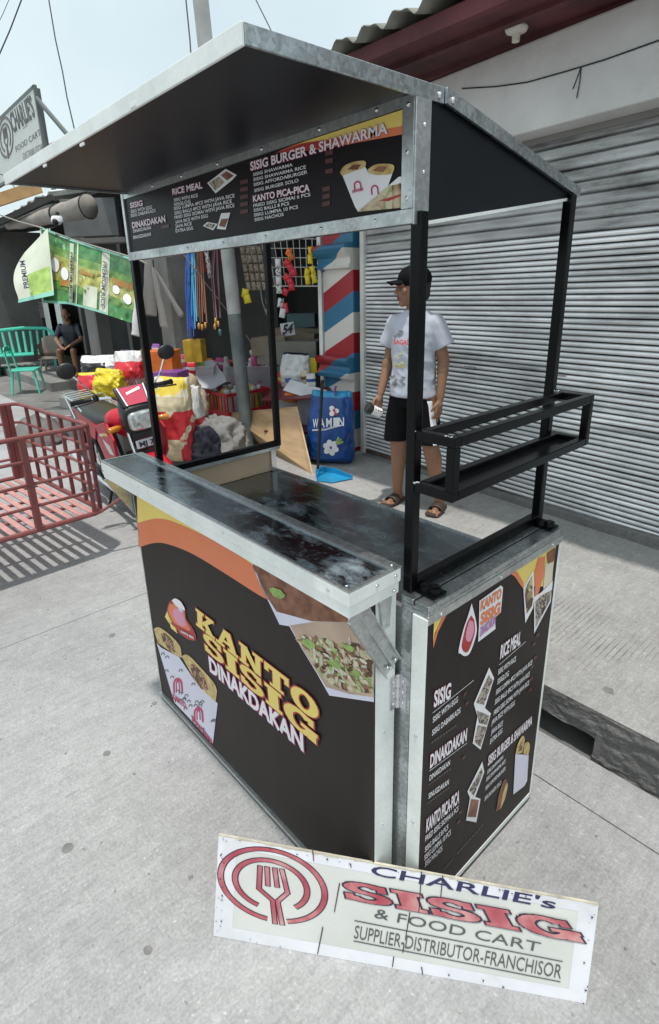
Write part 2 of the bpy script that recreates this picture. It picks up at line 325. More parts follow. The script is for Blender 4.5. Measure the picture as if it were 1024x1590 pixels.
gr = bpy.data.objects.new('ground', MB().poly([(-400, -400, -.09), (400, -400, -.09), (400, 400, -.09), (-400, 400, -.09)]).mesh('ground')); gr.data.materials.append(M['ground']); col.objects.link(gr); struct(gr)
road = struct(MB().bb((-40, -20, -.08), (20, 6, -.010)).build('road', mat('joint_fill', (.16, .155, .15), .95, var=.3, scale=12)))
for x0, x1, y0, y1 in ((-.848, 3.9, -6, .753), (3.904, 12, -6, .753), (-6.2, -.852, -6, .753), (-14, -6.204, -6, .753), (-.848, 12, .757, .952), (-6.2, -.852, .757, 1.38), (-14, -6.204, .757, 2.2)):
    MB().bb((x0, y0, -.0098), (x1, y1, 0)).build('road_slab', M['road'], road, bevel=.0015)

# raised pavement: slab, broken kerb, drain mouth under it
pv_ = MB().bb((-3.4, .972, .112), (12, 2.78, .19)).bb((-3.4, .972, -.05), (.55, 2.78, .112)).bb((1.36, .972, -.05), (12, 2.78, .112)).bb((.55, 1.5, -.05), (1.36, 2.78, .112)); pv = struct(pv_.build('pavement', M['pave']))
kb = struct(MB().build('kerb', M['kerb'])) if False else None
k_ = MB(); rock_face(k_, 1.335, 3, -.01, .19, .972, 230, 26); rock_face(k_, 3, 6, -.01, .19, .972, 90, 10); rock_face(k_, .55, 1.335, .085, .19, .972, 110, 15); rock_face(k_, -3.4, .55, -.01, .19, .972, 120, 8)
k_.bb((1.338, .962, -.02), (1.359, 1.2, .111))
kb = struct(k_.build('kerb', M['kerb'], smooth=False))
# the mouth itself: dark floor, cheeks and a back wall (the pavement slab starts behind the kerb here)
dm = MB(); dm.bb((.551, .953, -.045), (1.359, 1.499, -.02))
struct(dm.build('drain', M['dirt']))

# wall line of the shop row (turned a few degrees from the kerb)
W0 = V((1.005, 2.484, 0)); WD = V((.9966, -.0820, 0)); WN = V((-.0820, -.9966, 0))
def W(s, z, off=0): p = W0+WD*s+WN*off; return V((p.x, p.y, z))
def wbox(mb, s0, s1, z0, z1, o0, o1, m=0):
    q = [W(s0, z0, o0), W(s1, z0, o0), W(s1, z0, o1), W(s0, z0, o1)]
    return mb.ext(q, (0, 0, z1-z0), m)

bl = thing('shop_building', W(1, .19), 'pale concrete shop building with a maroon roof overhang behind the food cart', 'building')
b = MB(); LZ = onp(1024, 151, W(0, 0, .19), WN).z; wbox(b, -2.50, 6, LZ, 2.76, -.02, .19); fix_normals(b.build('lintel', M['white_wall'], bl, bevel=.012))
b = MB(); wbox(b, -2.44, 6, LZ-.03, LZ-.0005, -.06, .03); b.build('lintel_soffit', M['old_wall'], bl)
b = MB(); wbox(b, -2.50, 6, .12, 3.3, -.30, -.20); fix_normals(b.build('wall', M['old_wall'], bl))
b = MB()                                                            # rough sill under the shutter, higher to the right
b.add([W(-2.44, .19, -.05), W(6, .19, -.05), W(6, .19, .055), W(-2.44, .19, .055), W(-2.44, .205, -.05), W(6, .40, -.05), W(6, .385, .04), W(-2.44, .20, .04)],
      [[0, 1, 2, 3], [4, 7, 6, 5], [0, 4, 5, 1], [3, 2, 6, 7], [0, 3, 7, 4], [1, 5, 6, 2]])
fix_normals(b.build('sill', M['kerb'], bl))
# roller shutter, one slat after another
sh = thing('roller_shutter', W(1, .2), 'closed grey corrugated metal roller shutter behind the man', 'shutter')
prof = []
for k in range(17):
    z = .064*k/16; prof.append((z, .000+.0135*abs(math.sin(math.pi*k/8))**.8 - (.010 if k in (0, 16) else 0)))
sm = MB(); vs = []
for s_ in (-2.43, 6): vs += [W(s_, z, o) for z, o in prof]
sm.add(vs, [[i, i+17, i+18, i+1] for i in range(16)])
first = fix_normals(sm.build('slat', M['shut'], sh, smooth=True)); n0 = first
zs = .235; kk = 0
first.location = (0, 0, zs)
sm = MB(); vs = []
for s_ in (-2.43, 6): vs += [W(s_, .064*k/16, (-.010, .004, .009, .010, .0095, .009, .0085, .008, .0085, .009, .0095, .010, .0105, .011, .010, .004, -.010)[k]) for k in range(17)]
flat_ = fix_normals(sm.add(vs, [[i, i+17, i+18, i+1] for i in range(16)]).build('slat', M['shutf'], sh, smooth=True)); flat_.location = (0, 0, 1.835)
while zs < 2.36:                                                    # ribbed slats below, flatter stained ones near the drum
    zs += .064
    if abs(zs-1.835) < .001: continue
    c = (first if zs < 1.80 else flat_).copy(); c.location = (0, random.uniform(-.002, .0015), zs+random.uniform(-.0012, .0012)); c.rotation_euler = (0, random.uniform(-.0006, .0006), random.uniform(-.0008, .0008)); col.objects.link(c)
b = MB(); wbox(b, -2.43, 6, .205, .236, -.004, .012); fix_normals(b.build('bottom_rail', mat('rusty_rail', (.13, .10, .08), .7, .3, var=.4, scale=8, dirt=.6, dirtc=(.09, .04, .02)), sh))
b = MB(); wbox(b, -2.475, -2.43, .20, LZ-.03, -.01, .035); fix_normals(b.build('guide_rail', mat('white_enamel', (.62, .61, .57), .5, var=.12, dirt=.35, dirtc=(.25, .2, .15)), sh, bevel=.003))
b = MB(); b.box(W(-1.98, .62, .014), (.05, .02, .03)); b.build('lock', M['galvd'], sh)
for px, py in ((730, 570), (868, 582)):
    p = onp(px, py, W(0, 0, .014), WN); b = MB(); b.bar(p-WD*.05, p+WD*.05, .008, .014); b.build('latch', M['galvd'], sh)

# roof overhang: maroon boarded soffit, purlins, corrugated sheets running out to a wavy edge
YE = 1.87
rf = MB(); rf.add([(-3.4, YE+.03, 2.815), (6, YE+.03, 2.815), (6, 2.62, 2.77), (-3.4, 2.9, 2.77), (-3.4, YE+.03, 2.84), (6, YE+.03, 2.84), (6, 3.4, 2.95), (-3.4, 3.4, 2.95)],
                  [[0, 1, 2, 3], [4, 7, 6, 5], [0, 4, 5, 1], [0, 3, 7, 4], [1, 5, 6, 2], [3, 2, 6, 7]])
fix_normals(rf.build('soffit', M['soffit'], bl))
for y, z, h in ((1.93, 2.80, .07), (2.17, 2.795, .04), (2.42, 2.785, .045)):
    b = MB(); b.bar((-3.4, y, z), (6, y-.03, z), .045, h); b.build('purlin', M['soffit'], bl)
def roofp(x, y):                                                    # corrugation profile
    return .022*math.sin(x*2*math.pi/.21)+.012*math.sin(x*2*math.pi/.21*2+.8)
for i in range(9):
    x0 = -3.5+i*1.06; b = MB()
    def f(u, v, x0=x0):
        x = x0+u*1.075; y = YE-.05+v*1.9+.012*noise.noise(V((x*6, v, 1))); return (x, y, 2.875+v*.45+roofp(x, y)+.008*noise.noise(V((x*4, v*3, i)))+i % 2*.003)
    b.grid(f, 56, 6); o = b.build('roof_sheet', M['roofing'], bl, smooth=True); sd = o.modifiers.new('t', 'SOLIDIFY'); sd.thickness = .004
# lamp socket on the soffit
lp = onp(803, 40, (0, 2.1, 2.80), (0, 0, 1)); ls = thing('lamp_socket', lp, 'white round bulbless ceiling lamp socket on the maroon soffit', 'lamp')
b = MB(); b.lathe([(.052, .0), (.056, -.012), (.050, -.024), (.022, -.032)], lp, 24); b.build('socket_base', mat('ivory_plastic', (.72, .70, .60), .4), ls, smooth='auto')
b = MB(); b.lathe([(.021, -.030), (.019, -.066), (.013, -.067)], lp, 16); b.build('socket_neck', bpy.data.materials['ivory_plastic'], ls, smooth='auto')
# cable across the lintel, with a loose tie
def lin(px, py, o=.195): return onp(px, py, W(0, 0, o), WN)
b = MB(); b.tube([lin(*q) for q in ((718, 137), (770, 134), (820, 127), (880, 110), (940, 92), (1024, 62), (1100, 35))], .0035, 6)
wb = tag(b.build('lintel_cable', M['wirec']), 'thin black cable sagging across the white lintel above the shutter', 'cable')
b = MB(); b.tube([lin(903, 103), lin(897, 120), lin(890, 138)], .0025, 5); b.tube([lin(903, 103), lin(901, 125), lin(896, 152)], .0025, 5); b.build('cable_tie', M['wirec'], wb)

# painted pillar: stripes climbing to the right, bulging mouldings
YP = 2.655; XP0, XP1 = ony(502, 450, YP).x, ony(548.5, 450, YP).x
def stripe_mat(name, rev=1):
    m = bpy.data.materials.new(name); m.use_nodes = True; n, L, b = nodes(m); b.inputs['Roughness'].default_value = .32
    g = n.new('ShaderNodeNewGeometry'); sx = n.new('ShaderNodeSeparateXYZ'); L.new(g.outputs['Position'], sx.inputs[0])
    def mth(op, a, bb):
        t = n.new('ShaderNodeMath'); t.operation = op
        for i, q in enumerate((a, bb)):
            if isinstance(q, (int, float)): t.inputs[i].default_value = q
            else: L.new(q, t.inputs[i])
        return t.outputs[0]
    xs = mth('MINIMUM', sx.outputs[0], XP1-.01)                       # the return face carries level bands
    k = mth('SUBTRACT', sx.outputs[2], mth('MULTIPLY', mth('ADD', xs, -XP0), .50))
    fr = mth('FRACT', mth('DIVIDE', mth('SUBTRACT', k, STR0), .498), 0)
    cr_ = n.new('ShaderNodeValToRGB'); e = cr_.color_ramp; e.interpolation = 'CONSTANT'; el = e.elements
    el[0].position = 0; el[0].color = (.36, .02, .03, 1); el[1].position = .333; el[1].color = (.70, .67, .62, 1); el.new(.667).color = (.035, .17, .30, 1)
    L.new(fr, cr_.inputs[0])
    nz = n.new('ShaderNodeTexNoise'); nz.inputs['Scale'].default_value = 9; nz.inputs['Detail'].default_value = 9; nz.inputs['Roughness'].default_value = .7; L.new(g.outputs['Position'], nz.inputs[0])
    mr = n.new('ShaderNodeMapRange'); mr.inputs[1].default_value = .66; mr.inputs[2].default_value = .69; L.new(nz.outputs[0], mr.inputs[0])
    mx = n.new('ShaderNodeMix'); mx.data_type = 'RGBA'; L.new(mr.outputs[0], mx.inputs[0]); L.new(cr_.outputs[0], mx.inputs[6]); mx.inputs[7].default_value = (.5, .47, .43, 1)
    L.new(mx.outputs[2], b.inputs['Base Color'])
    bp = n.new('ShaderNodeBump'); bp.inputs['Strength'].default_value = .3; bp.inputs['Distance'].default_value = .006; L.new(nz.outputs[0], bp.inputs['Height']); L.new(bp.outputs[0], b.inputs['Normal'])
    return m
STR0 = ony(503, 546.5, YP).z-.166
M['stripe'] = stripe_mat('barber_stripe_paint')
pl = thing('striped_pillar', (-1.78, 2.68, .19), 'pillar painted in slanting red white and blue stripes beside the shutter', 'pillar')
b = MB(); b.bb((XP0, YP, .19), (XP1, 2.80, 2.42)); b.build('shaft', M['stripe'], pl, bevel=.008)
def mould(z0, z1, prof):
    b = MB(); pts = [V((XP0-.02, YP-d, z0+(z1-z0)*t)) for t, d in prof]
    b.ext(pts+[V((XP0-.02, YP+.002, z1)), V((XP0-.02, YP+.002, z0))], (XP1-XP0+.028, 0, 0)); return fix_normals(b.build('moulding', M['stripe'], pl, smooth='auto'))
zt0 = ony(525, 418, 2.55).z; zt1 = ony(525, 376, 2.55).z
mould(zt0, zt1, [(0, .0), (.06, .05), (.14, .055), (.3, .035), (.45, .04), (.6, .085), (.8, .11), (.92, .10), (1, .06)])
zb0 = ony(525, 592, 2.55).z; zb1 = ony(525, 556, 2.55).z
mould(zb0, zb1, [(0, .0), (.1, .07), (.28, .085), (.45, .05), (.6, .045), (.75, .09), (.9, .105), (1, .07)])
b = MB(); b.bb((XP0+.005, YP-.012, .19), (XP1-.005, YP-.001, .50)); b.build('plinth', mat('dirty_white_paint', (.5, .49, .46), .7, dirt=.5, dirtc=(.2, .18, .15)), pl, bevel=.004)
b = MB(); b.bb((XP0-.075, 2.66, .19), (XP0-.03, 2.72, 2.5)); tag(b.build('door_jamb', M['galvl'], bevel=.003), 'narrow pale metal jamb at the shop opening left of the striped pillar', 'jamb')
# shop interior behind the hanging goods
it = thing('store_interior', (-3, 3.4, .19), 'dark open shopfront behind the hanging goods and crates', 'shopfront')
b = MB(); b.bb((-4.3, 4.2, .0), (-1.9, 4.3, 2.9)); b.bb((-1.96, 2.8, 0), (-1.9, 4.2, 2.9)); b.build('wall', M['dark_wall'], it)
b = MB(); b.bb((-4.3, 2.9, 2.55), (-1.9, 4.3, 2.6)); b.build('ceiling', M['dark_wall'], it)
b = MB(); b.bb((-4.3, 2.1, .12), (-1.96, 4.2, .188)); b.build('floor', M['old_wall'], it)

# worn spots: oil and gum marks on the road and pavement
M['stain'] = mat('oil_stain', (.21, .205, .20), .9, var=.3, scale=20)
rs = random.Random(12)
def stain(px, py, z, r_, parent):
    c = onz(px, py, z); b = MB(); n_ = 22; b.poly([c+V((r_*(.85+.25*noise.noise(V((px, t, 1))))*math.cos(t), r_*(.8+.3*noise.noise(V((px, t*1.4, 5))))*math.sin(t), .0012)) for t in [2*math.pi*k/n_ for k in range(n_)]]); b.build('stain', M['stain'], parent)
for px, py, r_ in ((174, 987, .020), (166, 1170, .016), (240, 1092, .014), (105, 1317, .020), (230, 1476, .014), (745, 1490, .008)): stain(px, py, 0, r_, road)
for px, py, r_ in ((835, 757, .03), (808, 770, .018), (748, 765, .025), (945, 1072, .022)): stain(px, py, .19, r_, pv)

pb_ = MB(); rg = random.Random(21)
for k in range(110):                                                # grit and small stones lying on the road
    p = V((rg.uniform(-1.6, 2.6), rg.uniform(-1.0, .93), .002)); r_ = rg.uniform(.0015, .0042); pb_.ell(p, (r_*rg.uniform(.8, 1.4), r_, r_*.6), None, 6, 4)
stuff(pb_.build('grit', mat('stone_grit', (.24, .235, .23), .9, var=.3, scale=30)))
# ================================================================ THE FOOD CART
cart = thing('food_cart', (.62, .3, 0), 'black and galvanised steel food cart with printed menu panels and open awning', 'food cart')
X0, X1, X2 = 0., 1.2, 1.274
g, gd, gl = M['galv'], M['galvd'], M['galvl']
# --- front counter box (hinged leaf): frame sheet, printed panel, shelf
b = MB(); b.bb((X0, .002, .03), (X1, .066, .984)); ff = b.build('front_leaf', gl, cart, bevel=.002)
b = MB(); b.bb((X0, -.012, .018), (X1, .004, .030)); b.build('bottom_trim', g, cart)
b = MB(); b.bb((X0-.003, -.003, .03), (X0+.004, .0015, .984)); b.build('edge_trim', g, cart)
b = MB(); b.bb((X0+.004, -.0015, .03), (X1-.001, .0015, .984)); fp = b.build('front_panel', M['vinyl'], cart)
# shelf: tray with mirror sheet and raised trims
b = MB(); b.bb((-.004, -.098, 1.012), (1.223, .052, 1.043)); b.bb((.0, -.095, .985), (1.22, .05, 1.0119)); shf = b.build('counter_shelf', gl, cart, bevel=.0025)
M['mirror'] = None
def mirror_mat(name, film):
    m = bpy.data.materials.new(name); m.use_nodes = True; n, L, b_ = nodes(m); b_.inputs['Metallic'].default_value = 1
    tc = n.new('ShaderNodeTexCoord'); mp = n.new('ShaderNodeMapping'); mp.inputs['Scale'].default_value = (1, 1.6, 1); L.new(tc.outputs['Object'], mp.inputs[0])
    n1 = n.new('ShaderNodeTexNoise'); n1.inputs['Scale'].default_value = 6.5; n1.inputs['Detail'].default_value = 11; n1.inputs['Roughness'].default_value = .72; n1.inputs['Distortion'].default_value = .25; L.new(mp.outputs[0], n1.inputs[0])
    n2 = n.new('ShaderNodeTexNoise'); n2.inputs['Scale'].default_value = 60; n2.inputs['Detail'].default_value = 5; L.new(tc.outputs['Object'], n2.inputs[0])
    r1 = n.new('ShaderNodeMapRange'); r1.inputs[1].default_value = .50; r1.inputs[2].default_value = .66; r1.inputs[3].default_value = .0; r1.inputs[4].default_value = film; L.new(n1.outputs[0], r1.inputs[0])
    r2 = n.new('ShaderNodeMapRange'); r2.inputs[1].default_value = .62; r2.inputs[2].default_value = .72; r2.inputs[3].default_value = 0; r2.inputs[4].default_value = .35*film; L.new(n2.outputs[0], r2.inputs[0])
    ad = n.new('ShaderNodeMath'); ad.operation = 'ADD'; ad.use_clamp = True; L.new(r1.outputs[0], ad.inputs[0]); L.new(r2.outputs[0], ad.inputs[1])
    b_.inputs['Base Color'].default_value = (.24, .265, .29, 1); b_.inputs['Roughness'].default_value = .07
    df = n.new('ShaderNodeBsdfDiffuse'); df.inputs[0].default_value = (.42, .52, .58, 1); ms = n.new('ShaderNodeMixShader')  # pale blue patches: film smears plus reflections painted in as colour
    L.new(ad.outputs[0], ms.inputs[0]); L.new(b_.outputs[0], ms.inputs[1]); L.new(df.outputs[0], ms.inputs[2])
    L.new(ms.outputs[0], n['Material Output'].inputs[0])
    r3 = n.new('ShaderNodeMapRange'); r3.inputs[1].default_value = .3; r3.inputs[2].default_value = .7; r3.inputs[3].default_value = .03; r3.inputs[4].default_value = .12; L.new(n1.outputs[0], r3.inputs[0]); L.new(r3.outputs[0], b_.inputs['Roughness'])
    bp = n.new('ShaderNodeBump'); bp.inputs['Strength'].default_value = .06; bp.inputs['Distance'].default_value = .02; L.new(n1.outputs[0], bp.inputs['Height']); L.new(bp.outputs[0], b_.inputs['Normal'])
    return m
M['mirror'] = mirror_mat('stainless_film_glints', .5); M['mirror2'] = mirror_mat('stainless_worktop', .26)
b = MB(); b.bb((.004, -.090, 1.043), (1.215, .022, 1.0455)); b.build('shelf_sheet', M['mirror'], cart)
b = MB(); b.bb((-.004, -.098, 1.0432), (1.223, -.0905, 1.0475)); b.bb((-.004, .0225, 1.0432), (1.223, .030, 1.049)); b.bb((1.2155, -.0903, 1.0432), (1.223, .0223, 1.0472)); b.bb((-.004, -.0903, 1.0432), (.0035, .0223, 1.0472)); b.build('shelf_trim', g, cart)
b = MB(); b.bb((-.004, .0302, 1.0432), (1.223, .054, 1.0462)); b.build('shelf_back_strip', gd, cart)
rv = MB()
def rivet(mb, p, n_, r=.0045):
    n_ = V(n_); q = n_.to_track_quat('Z', 'Y').to_matrix(); mb.lathe([(r, 0), (r*.85, r*.45), (r*.35, r*.7)], p, 8, q)
for p in ((.3, -.098, 1.028), (1.165, -.098, 1.028), (.78, -.098, 1.028)): rivet(rv, p, (0, -1, 0))
for p in ((1.223, -.02, 1.03), (1.223, .035, 1.03), (1.223, .03, .998)): rivet(rv, p, (1, 0, 0))
for p in ((1.205, -.085, 1.0472), (1.208, .04, 1.047)): rivet(rv, p, (0, 0, 1))
# braces under the shelf, at both ends
for xx, sg in ((X1+.002, 1), (X0-.002, -1)):
    b = MB(); a = V((xx+sg*.010, -.068, .985)); c = V((xx+sg*.010, .040, .800)); b.bar(a, c, .003, .055, (0, 1, .6))
    d = (c-a).normalized(); s_ = V((0, -d.z, d.y))
    for k in (-.026, 0, .026): b.bar(a+s_*k+V((sg*.004, 0, 0)), c+s_*k+V((sg*.004, 0, 0)), .008, .003, (0, 1, .6))
    b.ext([V((xx, .006, .984)), V((xx, .046, .984)), V((xx, .040, .90)), V((xx, .018, .90))], (sg*.003, 0, 0))
    fix_normals(b.build('brace', g, cart)); 
    for t in (.03, .045, .02): rivet(rv, (xx+sg*.0155, t, .822-t*.5+.02*(t > .04)), (sg, 0, 0), .005)
for z in (.62, .34, .15): rivet(rv, (X1, .030, z), (1, 0, 0), .0035)
# dirt smear at the foot of the corner posts
# --- main cabinet
b = MB(); b.bb((1.205, .0785, .03), (X2-.001, .653, .938)); rw = b.build('right_wall', g, cart, bevel=.002)
b = MB(); b.bb((1.203, .0775, .9385), (X2+.003, .656, .948)); b.bb((1.203, .0775, .9481), (1.236, .656, .9625)); b.bb((1.2405, .0775, .9481), (X2+.003, .656, .9615)); b.build('top_rim', gd, cart, bevel=.0015)
b = MB(); b.bb((X2-.001, .0775, .917), (X2+.004, .656, .9383)); b.build('rim_skirt', g, cart, bevel=.0015)
b = MB(); b.bb((X2-.001, .643, .03), (X2+.003, .653, .9165)); b.bb((X2-.001, .0785, .018), (X2+.003, .6425, .036)); b.build('side_frame', gl, cart, bevel=.001)
b = MB(); b.bb((1.237, .0755, .03), (X2+.002, .0784, .93)); b.build('corner_angle', gl, cart, bevel=.0008)
b = MB(); b.bb((1.2052, .0765, .03), (1.2345, .0784, .93)); b.build('corner_strip', gd, cart)
b = MB(); b.bb((X2-.001, .0788, .0362), (X2+.0015, .6428, .9168)); sp_ = b.build('side_panel', M['vinyl'], cart)
for y in (.12, .35, .60): rivet(rv, (X2+.004, y, .928), (1, 0, 0), .005)
for z in (.62, .36): rivet(rv, (1.256, .0755, z), (0, -1, 0), .004)
b = MB(); b.bb((.012, .0785, .03), (1.2045, .092, .93)); b.build('inner_front', g, cart)
b = MB(); b.bb((.012, .640, .03), (1.2045, .653, .838)); b.build('back_panel', g, cart)
b = MB(); b.bb((-.02, .0785, .03), (-.003, .653, .955)); b.bb((-.003, .0785, .9395), (.03, .653, .955)); b.build('left_wall', g, cart, bevel=.0015)
b = MB(); b.bb((-.0028, .093, .843), (.001, .615, .939)); b.build('left_board', M['plyd'], cart)
b = MB(); b.bb((-.0028, .6155, .843), (.014, .6395, .94)); b.build('corner_channel', M['steelb'], cart)
b = MB(); b.bb((.0015, .0925, .832), (1.2045, .6395, .841)); b.build('worktop', M['mirror2'], cart)
b = MB(); b.bb((-.003, .640, .838), (1.2045, .655, .8445)); b.build('worktop_lip', gd, cart)
b = MB(); b.bb((.0, .1, .028), (1.25, .64, .0295)); b.build('cabinet_floor', g, cart)
for x in (.1, 1.15):
    for y in (.14, .58):
        b = MB(); b.lathe([(.013, -.01), (.013, .01)], (x, y, .0135), 14, Euler((R(90), 0, 0)).to_matrix()); b.build('caster', M['rubber'], cart)
# hinges across the gap
for zc in (.715, .10):
    b = MB(); b.bb((1.2002, .048, zc-.045), (1.2032, .068, zc+.045)); b.bb((1.1995, .078, zc-.045), (1.2035, .0783, zc+.045)); 
    b.tube([(1.203, .072, zc-.046), (1.203, .072, zc+.046)], .0045, 8); b.bb((1.2052, .0745, zc-.045), (1.2252, .0783, zc+.045))
    b.build('hinge', M['steelb'], cart)
    for dz in (-.03, 0, .03): rivet(rv, (1.2032, .057, zc+dz), (1, 0, 0), .0045); rivet(rv, (1.2155, .0745, zc+dz), (0, -1, 0), .0045)
# --- posts and base rails
T = .0115
def post(x, y, z0, z1): b = MB(); b.bb((x-T, y-T, z0), (x+T, y+T, z1)); return b.build('post', M['black'], cart, bevel=.0025)
PXR, PXL, PYF, PYB = 1.206, .026, .103, .642
post(PXR, PYF, .963, 1.71); post(PXR, PYB, .963, 1.775); post(PXL, PYF, .956, 1.71); post(PXL, PYB, .956, 1.775)
b = MB(); b.bb((PXR-T, PYF+T, .963), (PXR+T, PYB-T, .986)); b.build('base_rail', M['black'], cart, bevel=.0025)
b = MB(); b.bb((PXL-T, PYF+T, .956), (PXL+T, PYB-T, .979)); b.build('base_rail', M['black'], cart, bevel=.0025)
for x, y in ((1.232, .125), (1.232, .62)):
    b = MB(); b.bb((1.218, y-.02, .9628), (1.268, y+.025, .967)); b.lathe([(.016, .967), (.014, .978), (.008, .98)], (1.230, y, 0), 14); b.lathe([(.016, .967), (.014, .978), (.008, .98)], (1.250, y+.006, 0), 14); b.build('foot_plate', M['black'], cart)
# --- bottle rack on the side
XO, ZT, ZB_, Y0, Y1 = 1.30, 1.312, 1.205, .103, .655; h = .0195
rk = MB()
for z in (ZT, ZB_):
    rk.bar((PXR+T, Y0, z), (XO+h/2, Y0, z), h, h); rk.bar((PXR+T, Y1, z), (XO+h/2, Y1, z), h, h)
    rk.bar((XO, Y0+h/2, z), (XO, Y1-h/2, z), h, h); rk.bar((PXR+T+h/2, Y0+h/2, z), (PXR+T+h/2, Y1-h/2, z), h, h)
for y in (Y0, Y1): rk.bar((XO, y, ZB_+h/2), (XO, y, ZT-h/2), h, h, (0, 1, 0))
sr = rk.build('side_rack', M['black'], cart, bevel=.002)
b = MB(); b.bb((PXR+T+h, Y0+h/2, ZB_-.009), (XO-h/2, Y1-h/2, ZB_-.005)); b.build('rack_floor', M['black'], sr)
for p in ((PXR+.012, Y0-.008, ZT+.009), (XO-.01, Y0-.004, ZT+.011), (PXR+.012, Y0-.008, ZB_+.010), (PXR+.012, Y1-.01, ZT+.010)):
    b = MB()
    for k in range(4): b.ell(V(p)+V((random.uniform(-.007, .007), random.uniform(-.003, .003), random.uniform(-.003, .003))), (.0038, .0024, .0024), None, 8, 5)
    b.build('weld_bead', M['steelb'], sr, smooth=True)
# --- sign box above, menu print, awning, rear roof
YM = .088
b = MB(); b.bb((.045, YM, 1.692), (1.206, .118, 1.884)); mbx = b.build('menu_board', M['under'], cart)
b = MB(); b.bb((.045, YM-.006, 1.690), (1.206, YM, 1.714)); b.bb((.030, YM-.006, 1.690), (.0449, YM+.01, 1.884)); b.bb((1.180, YM-.0062, 1.7142), (1.206, YM, 1.884)); b.bb((1.2061, YM-.006, 1.688), (1.210, .122, 1.884)); b.build('menu_frame', g, cart, bevel=.001)
b = MB(); b.bb((.045, YM-.004, 1.868), (1.1798, YM, 1.884)); b.build('menu_header', g, cart)
for x in (.08, .25, .42, .6, .78, .97, 1.12): rivet(rv, (x, YM-.004, 1.878), (0, -1, 0), .004); rivet(rv, (x, YM-.006, 1.702), (0, -1, 0), .004)
for z in (1.73, 1.80, 1.87): rivet(rv, (1.193, YM-.0062, z), (0, -1, 0), .004); rivet(rv, (1.21, .105, z-.03), (1, 0, 0), .004)
YA, ZA = -.252, 1.888
b = MB(); b.bb((.075, YA, ZA-.004), (1.205, .15, ZA+.004)); aw = b.build('awning', M['under'], cart)
b = MB(); b.bb((.070, YA-.004, ZA-.012), (1.210, YA+.001, ZA+.014)); b.build('awning_fascia', gl, cart, bevel=.0012)
for xa, xb in ((1.2055, 1.2105), (.070, .0745)): b = MB(); b.bb((xa, YA+.0012, ZA-.010), (xb, .154, ZA+.014)); b.build('awning_side_trim', gd, cart, bevel=.001)
b = MB(); b.bb((.070, YA+.0012, ZA+.0042), (1.2054, .154, ZA+.012)); b.build('awning_top', g, cart)
for px, py in ((207, 162), (128, 223), (70, 256)):
    p = ony(px, py, YA-.004); b = MB(); b.box(p+V((0, -.0005, -.001)), (.02, .003, .005)); b.build('tape_scrap', M['whitep'], cart)
# sloping rear roof
a0, a1 = (.155, ZA+.012), (.664, 1.790)
b = MB(); b.ext([(.060, a0[0], a0[1]-.004), (.060, a1[0], a1[1]-.004), (.060, a1[0], a1[1]-.014), (.060, a0[0], a0[1]-.014)], (1.150, 0, 0)); fix_normals(b.build('rear_roof', M['under'], cart))
b = MB(); b.ext([(.060, a0[0], a0[1]), (.060, a1[0], a1[1]), (.060, a1[0], a1[1]-.0038), (.060, a0[0], a0[1]-.0038)], (1.150, 0, 0)); fix_normals(b.build('rear_roof_sheet', g, cart))
for x in (1.2102, .054):
    b = MB(); b.ext([(x, a0[0], a0[1]+.002), (x, a1[0], a1[1]+.002), (x, a1[0], a1[1]-.018), (x, a0[0], a0[1]-.022)], (.0055, 0, 0)); fix_normals(b.build('rear_roof_trim', gd, cart))
    b = MB(); b.ext([(x, a1[0], a1[1]+.002), (x, a1[0]+.006, a1[1]), (x, a1[0]+.006, a1[1]-.018), (x, a1[0], a1[1]-.018)], (.0055, 0, 0)); b.build('trim_end', gd, cart)
b = MB(); b.bb((.060, .664, 1.770), (1.2101, .668, 1.786)); b.build('rear_fascia', g, cart)
for x in (1.200, .058):
    b = MB(); b.ext([(x, .119, 1.694), (x, .119, 1.885), (x, .158, 1.885), (x, .652, 1.776), (x, .652, 1.770)], (.0035, 0, 0)); fix_normals(b.build('gable_panel', M['under'], cart))
    b = MB(); b.bar((x+.002, .119, 1.692), (x+.002, .652, 1.768), .007, .006); b.build('gable_edge', M['galvl'], cart)
rivet(rv, (1.2158, .17, 1.884), (1, 0, 0), .006); rivet(rv, (1.2105, .14, ZA), (1, 0, 0), .006)
stuff(rv.build('rivets', M['steelb'], cart, smooth=True))

# ---------------------------------------------------------------- prints on the panels
NF, NS, ZU = V((0, -1, 0)), V((1, 0, 0)), V((0, 0, 1))
def Fp(q, l=0): return ony(*q, -.0015)+NF*(.0004+.0005*l)
def Sp(q, l=0): return onx(*q, X2+.0015)+NS*(.0004+.0005*l)
def Mp(q, l=0): return ony(*q, YM)+NF*(.0004+.0005*l)
def shape(name, pix, pf, m, parent, layer=0):
    b = MB(); b.poly([pf(q, layer) for q in pix]); return b.build(name, m, parent)
def smooth_px(pts, n=6):
    """Catmull-Rom through pixel points, for curved print edges"""
    out = []
    for i in range(len(pts)-1):
        p0 = pts[max(i-1, 0)]; p1 = pts[i]; p2 = pts[i+1]; p3 = pts[min(i+2, len(pts)-1)]
        for k in range(n):
            t = k/n; out.append(tuple(.5*((2*p1[j])+(-p0[j]+p2[j])*t+(2*p0[j]-5*p1[j]+4*p2[j]-p3[j])*t*t+(-p0[j]+3*p1[j]-3*p2[j]+p3[j])*t**3) for j in (0, 1)))
    return out+[pts[-1]]
def crop(ox, oy, s, pts): return [(ox+x/s, oy+y/s) for x, y in pts]
def inpoly(p, poly):
    c = False; j = len(poly)-1
    for i in range(len(poly)):
        a, b_ = poly[i], poly[j]
        if (a[1] > p[1]) != (b_[1] > p[1]) and p[0] < (b_[0]-a[0])*(p[1]-a[1])/(b_[1]-a[1])+a[0]: c = not c
        j = i
    return c
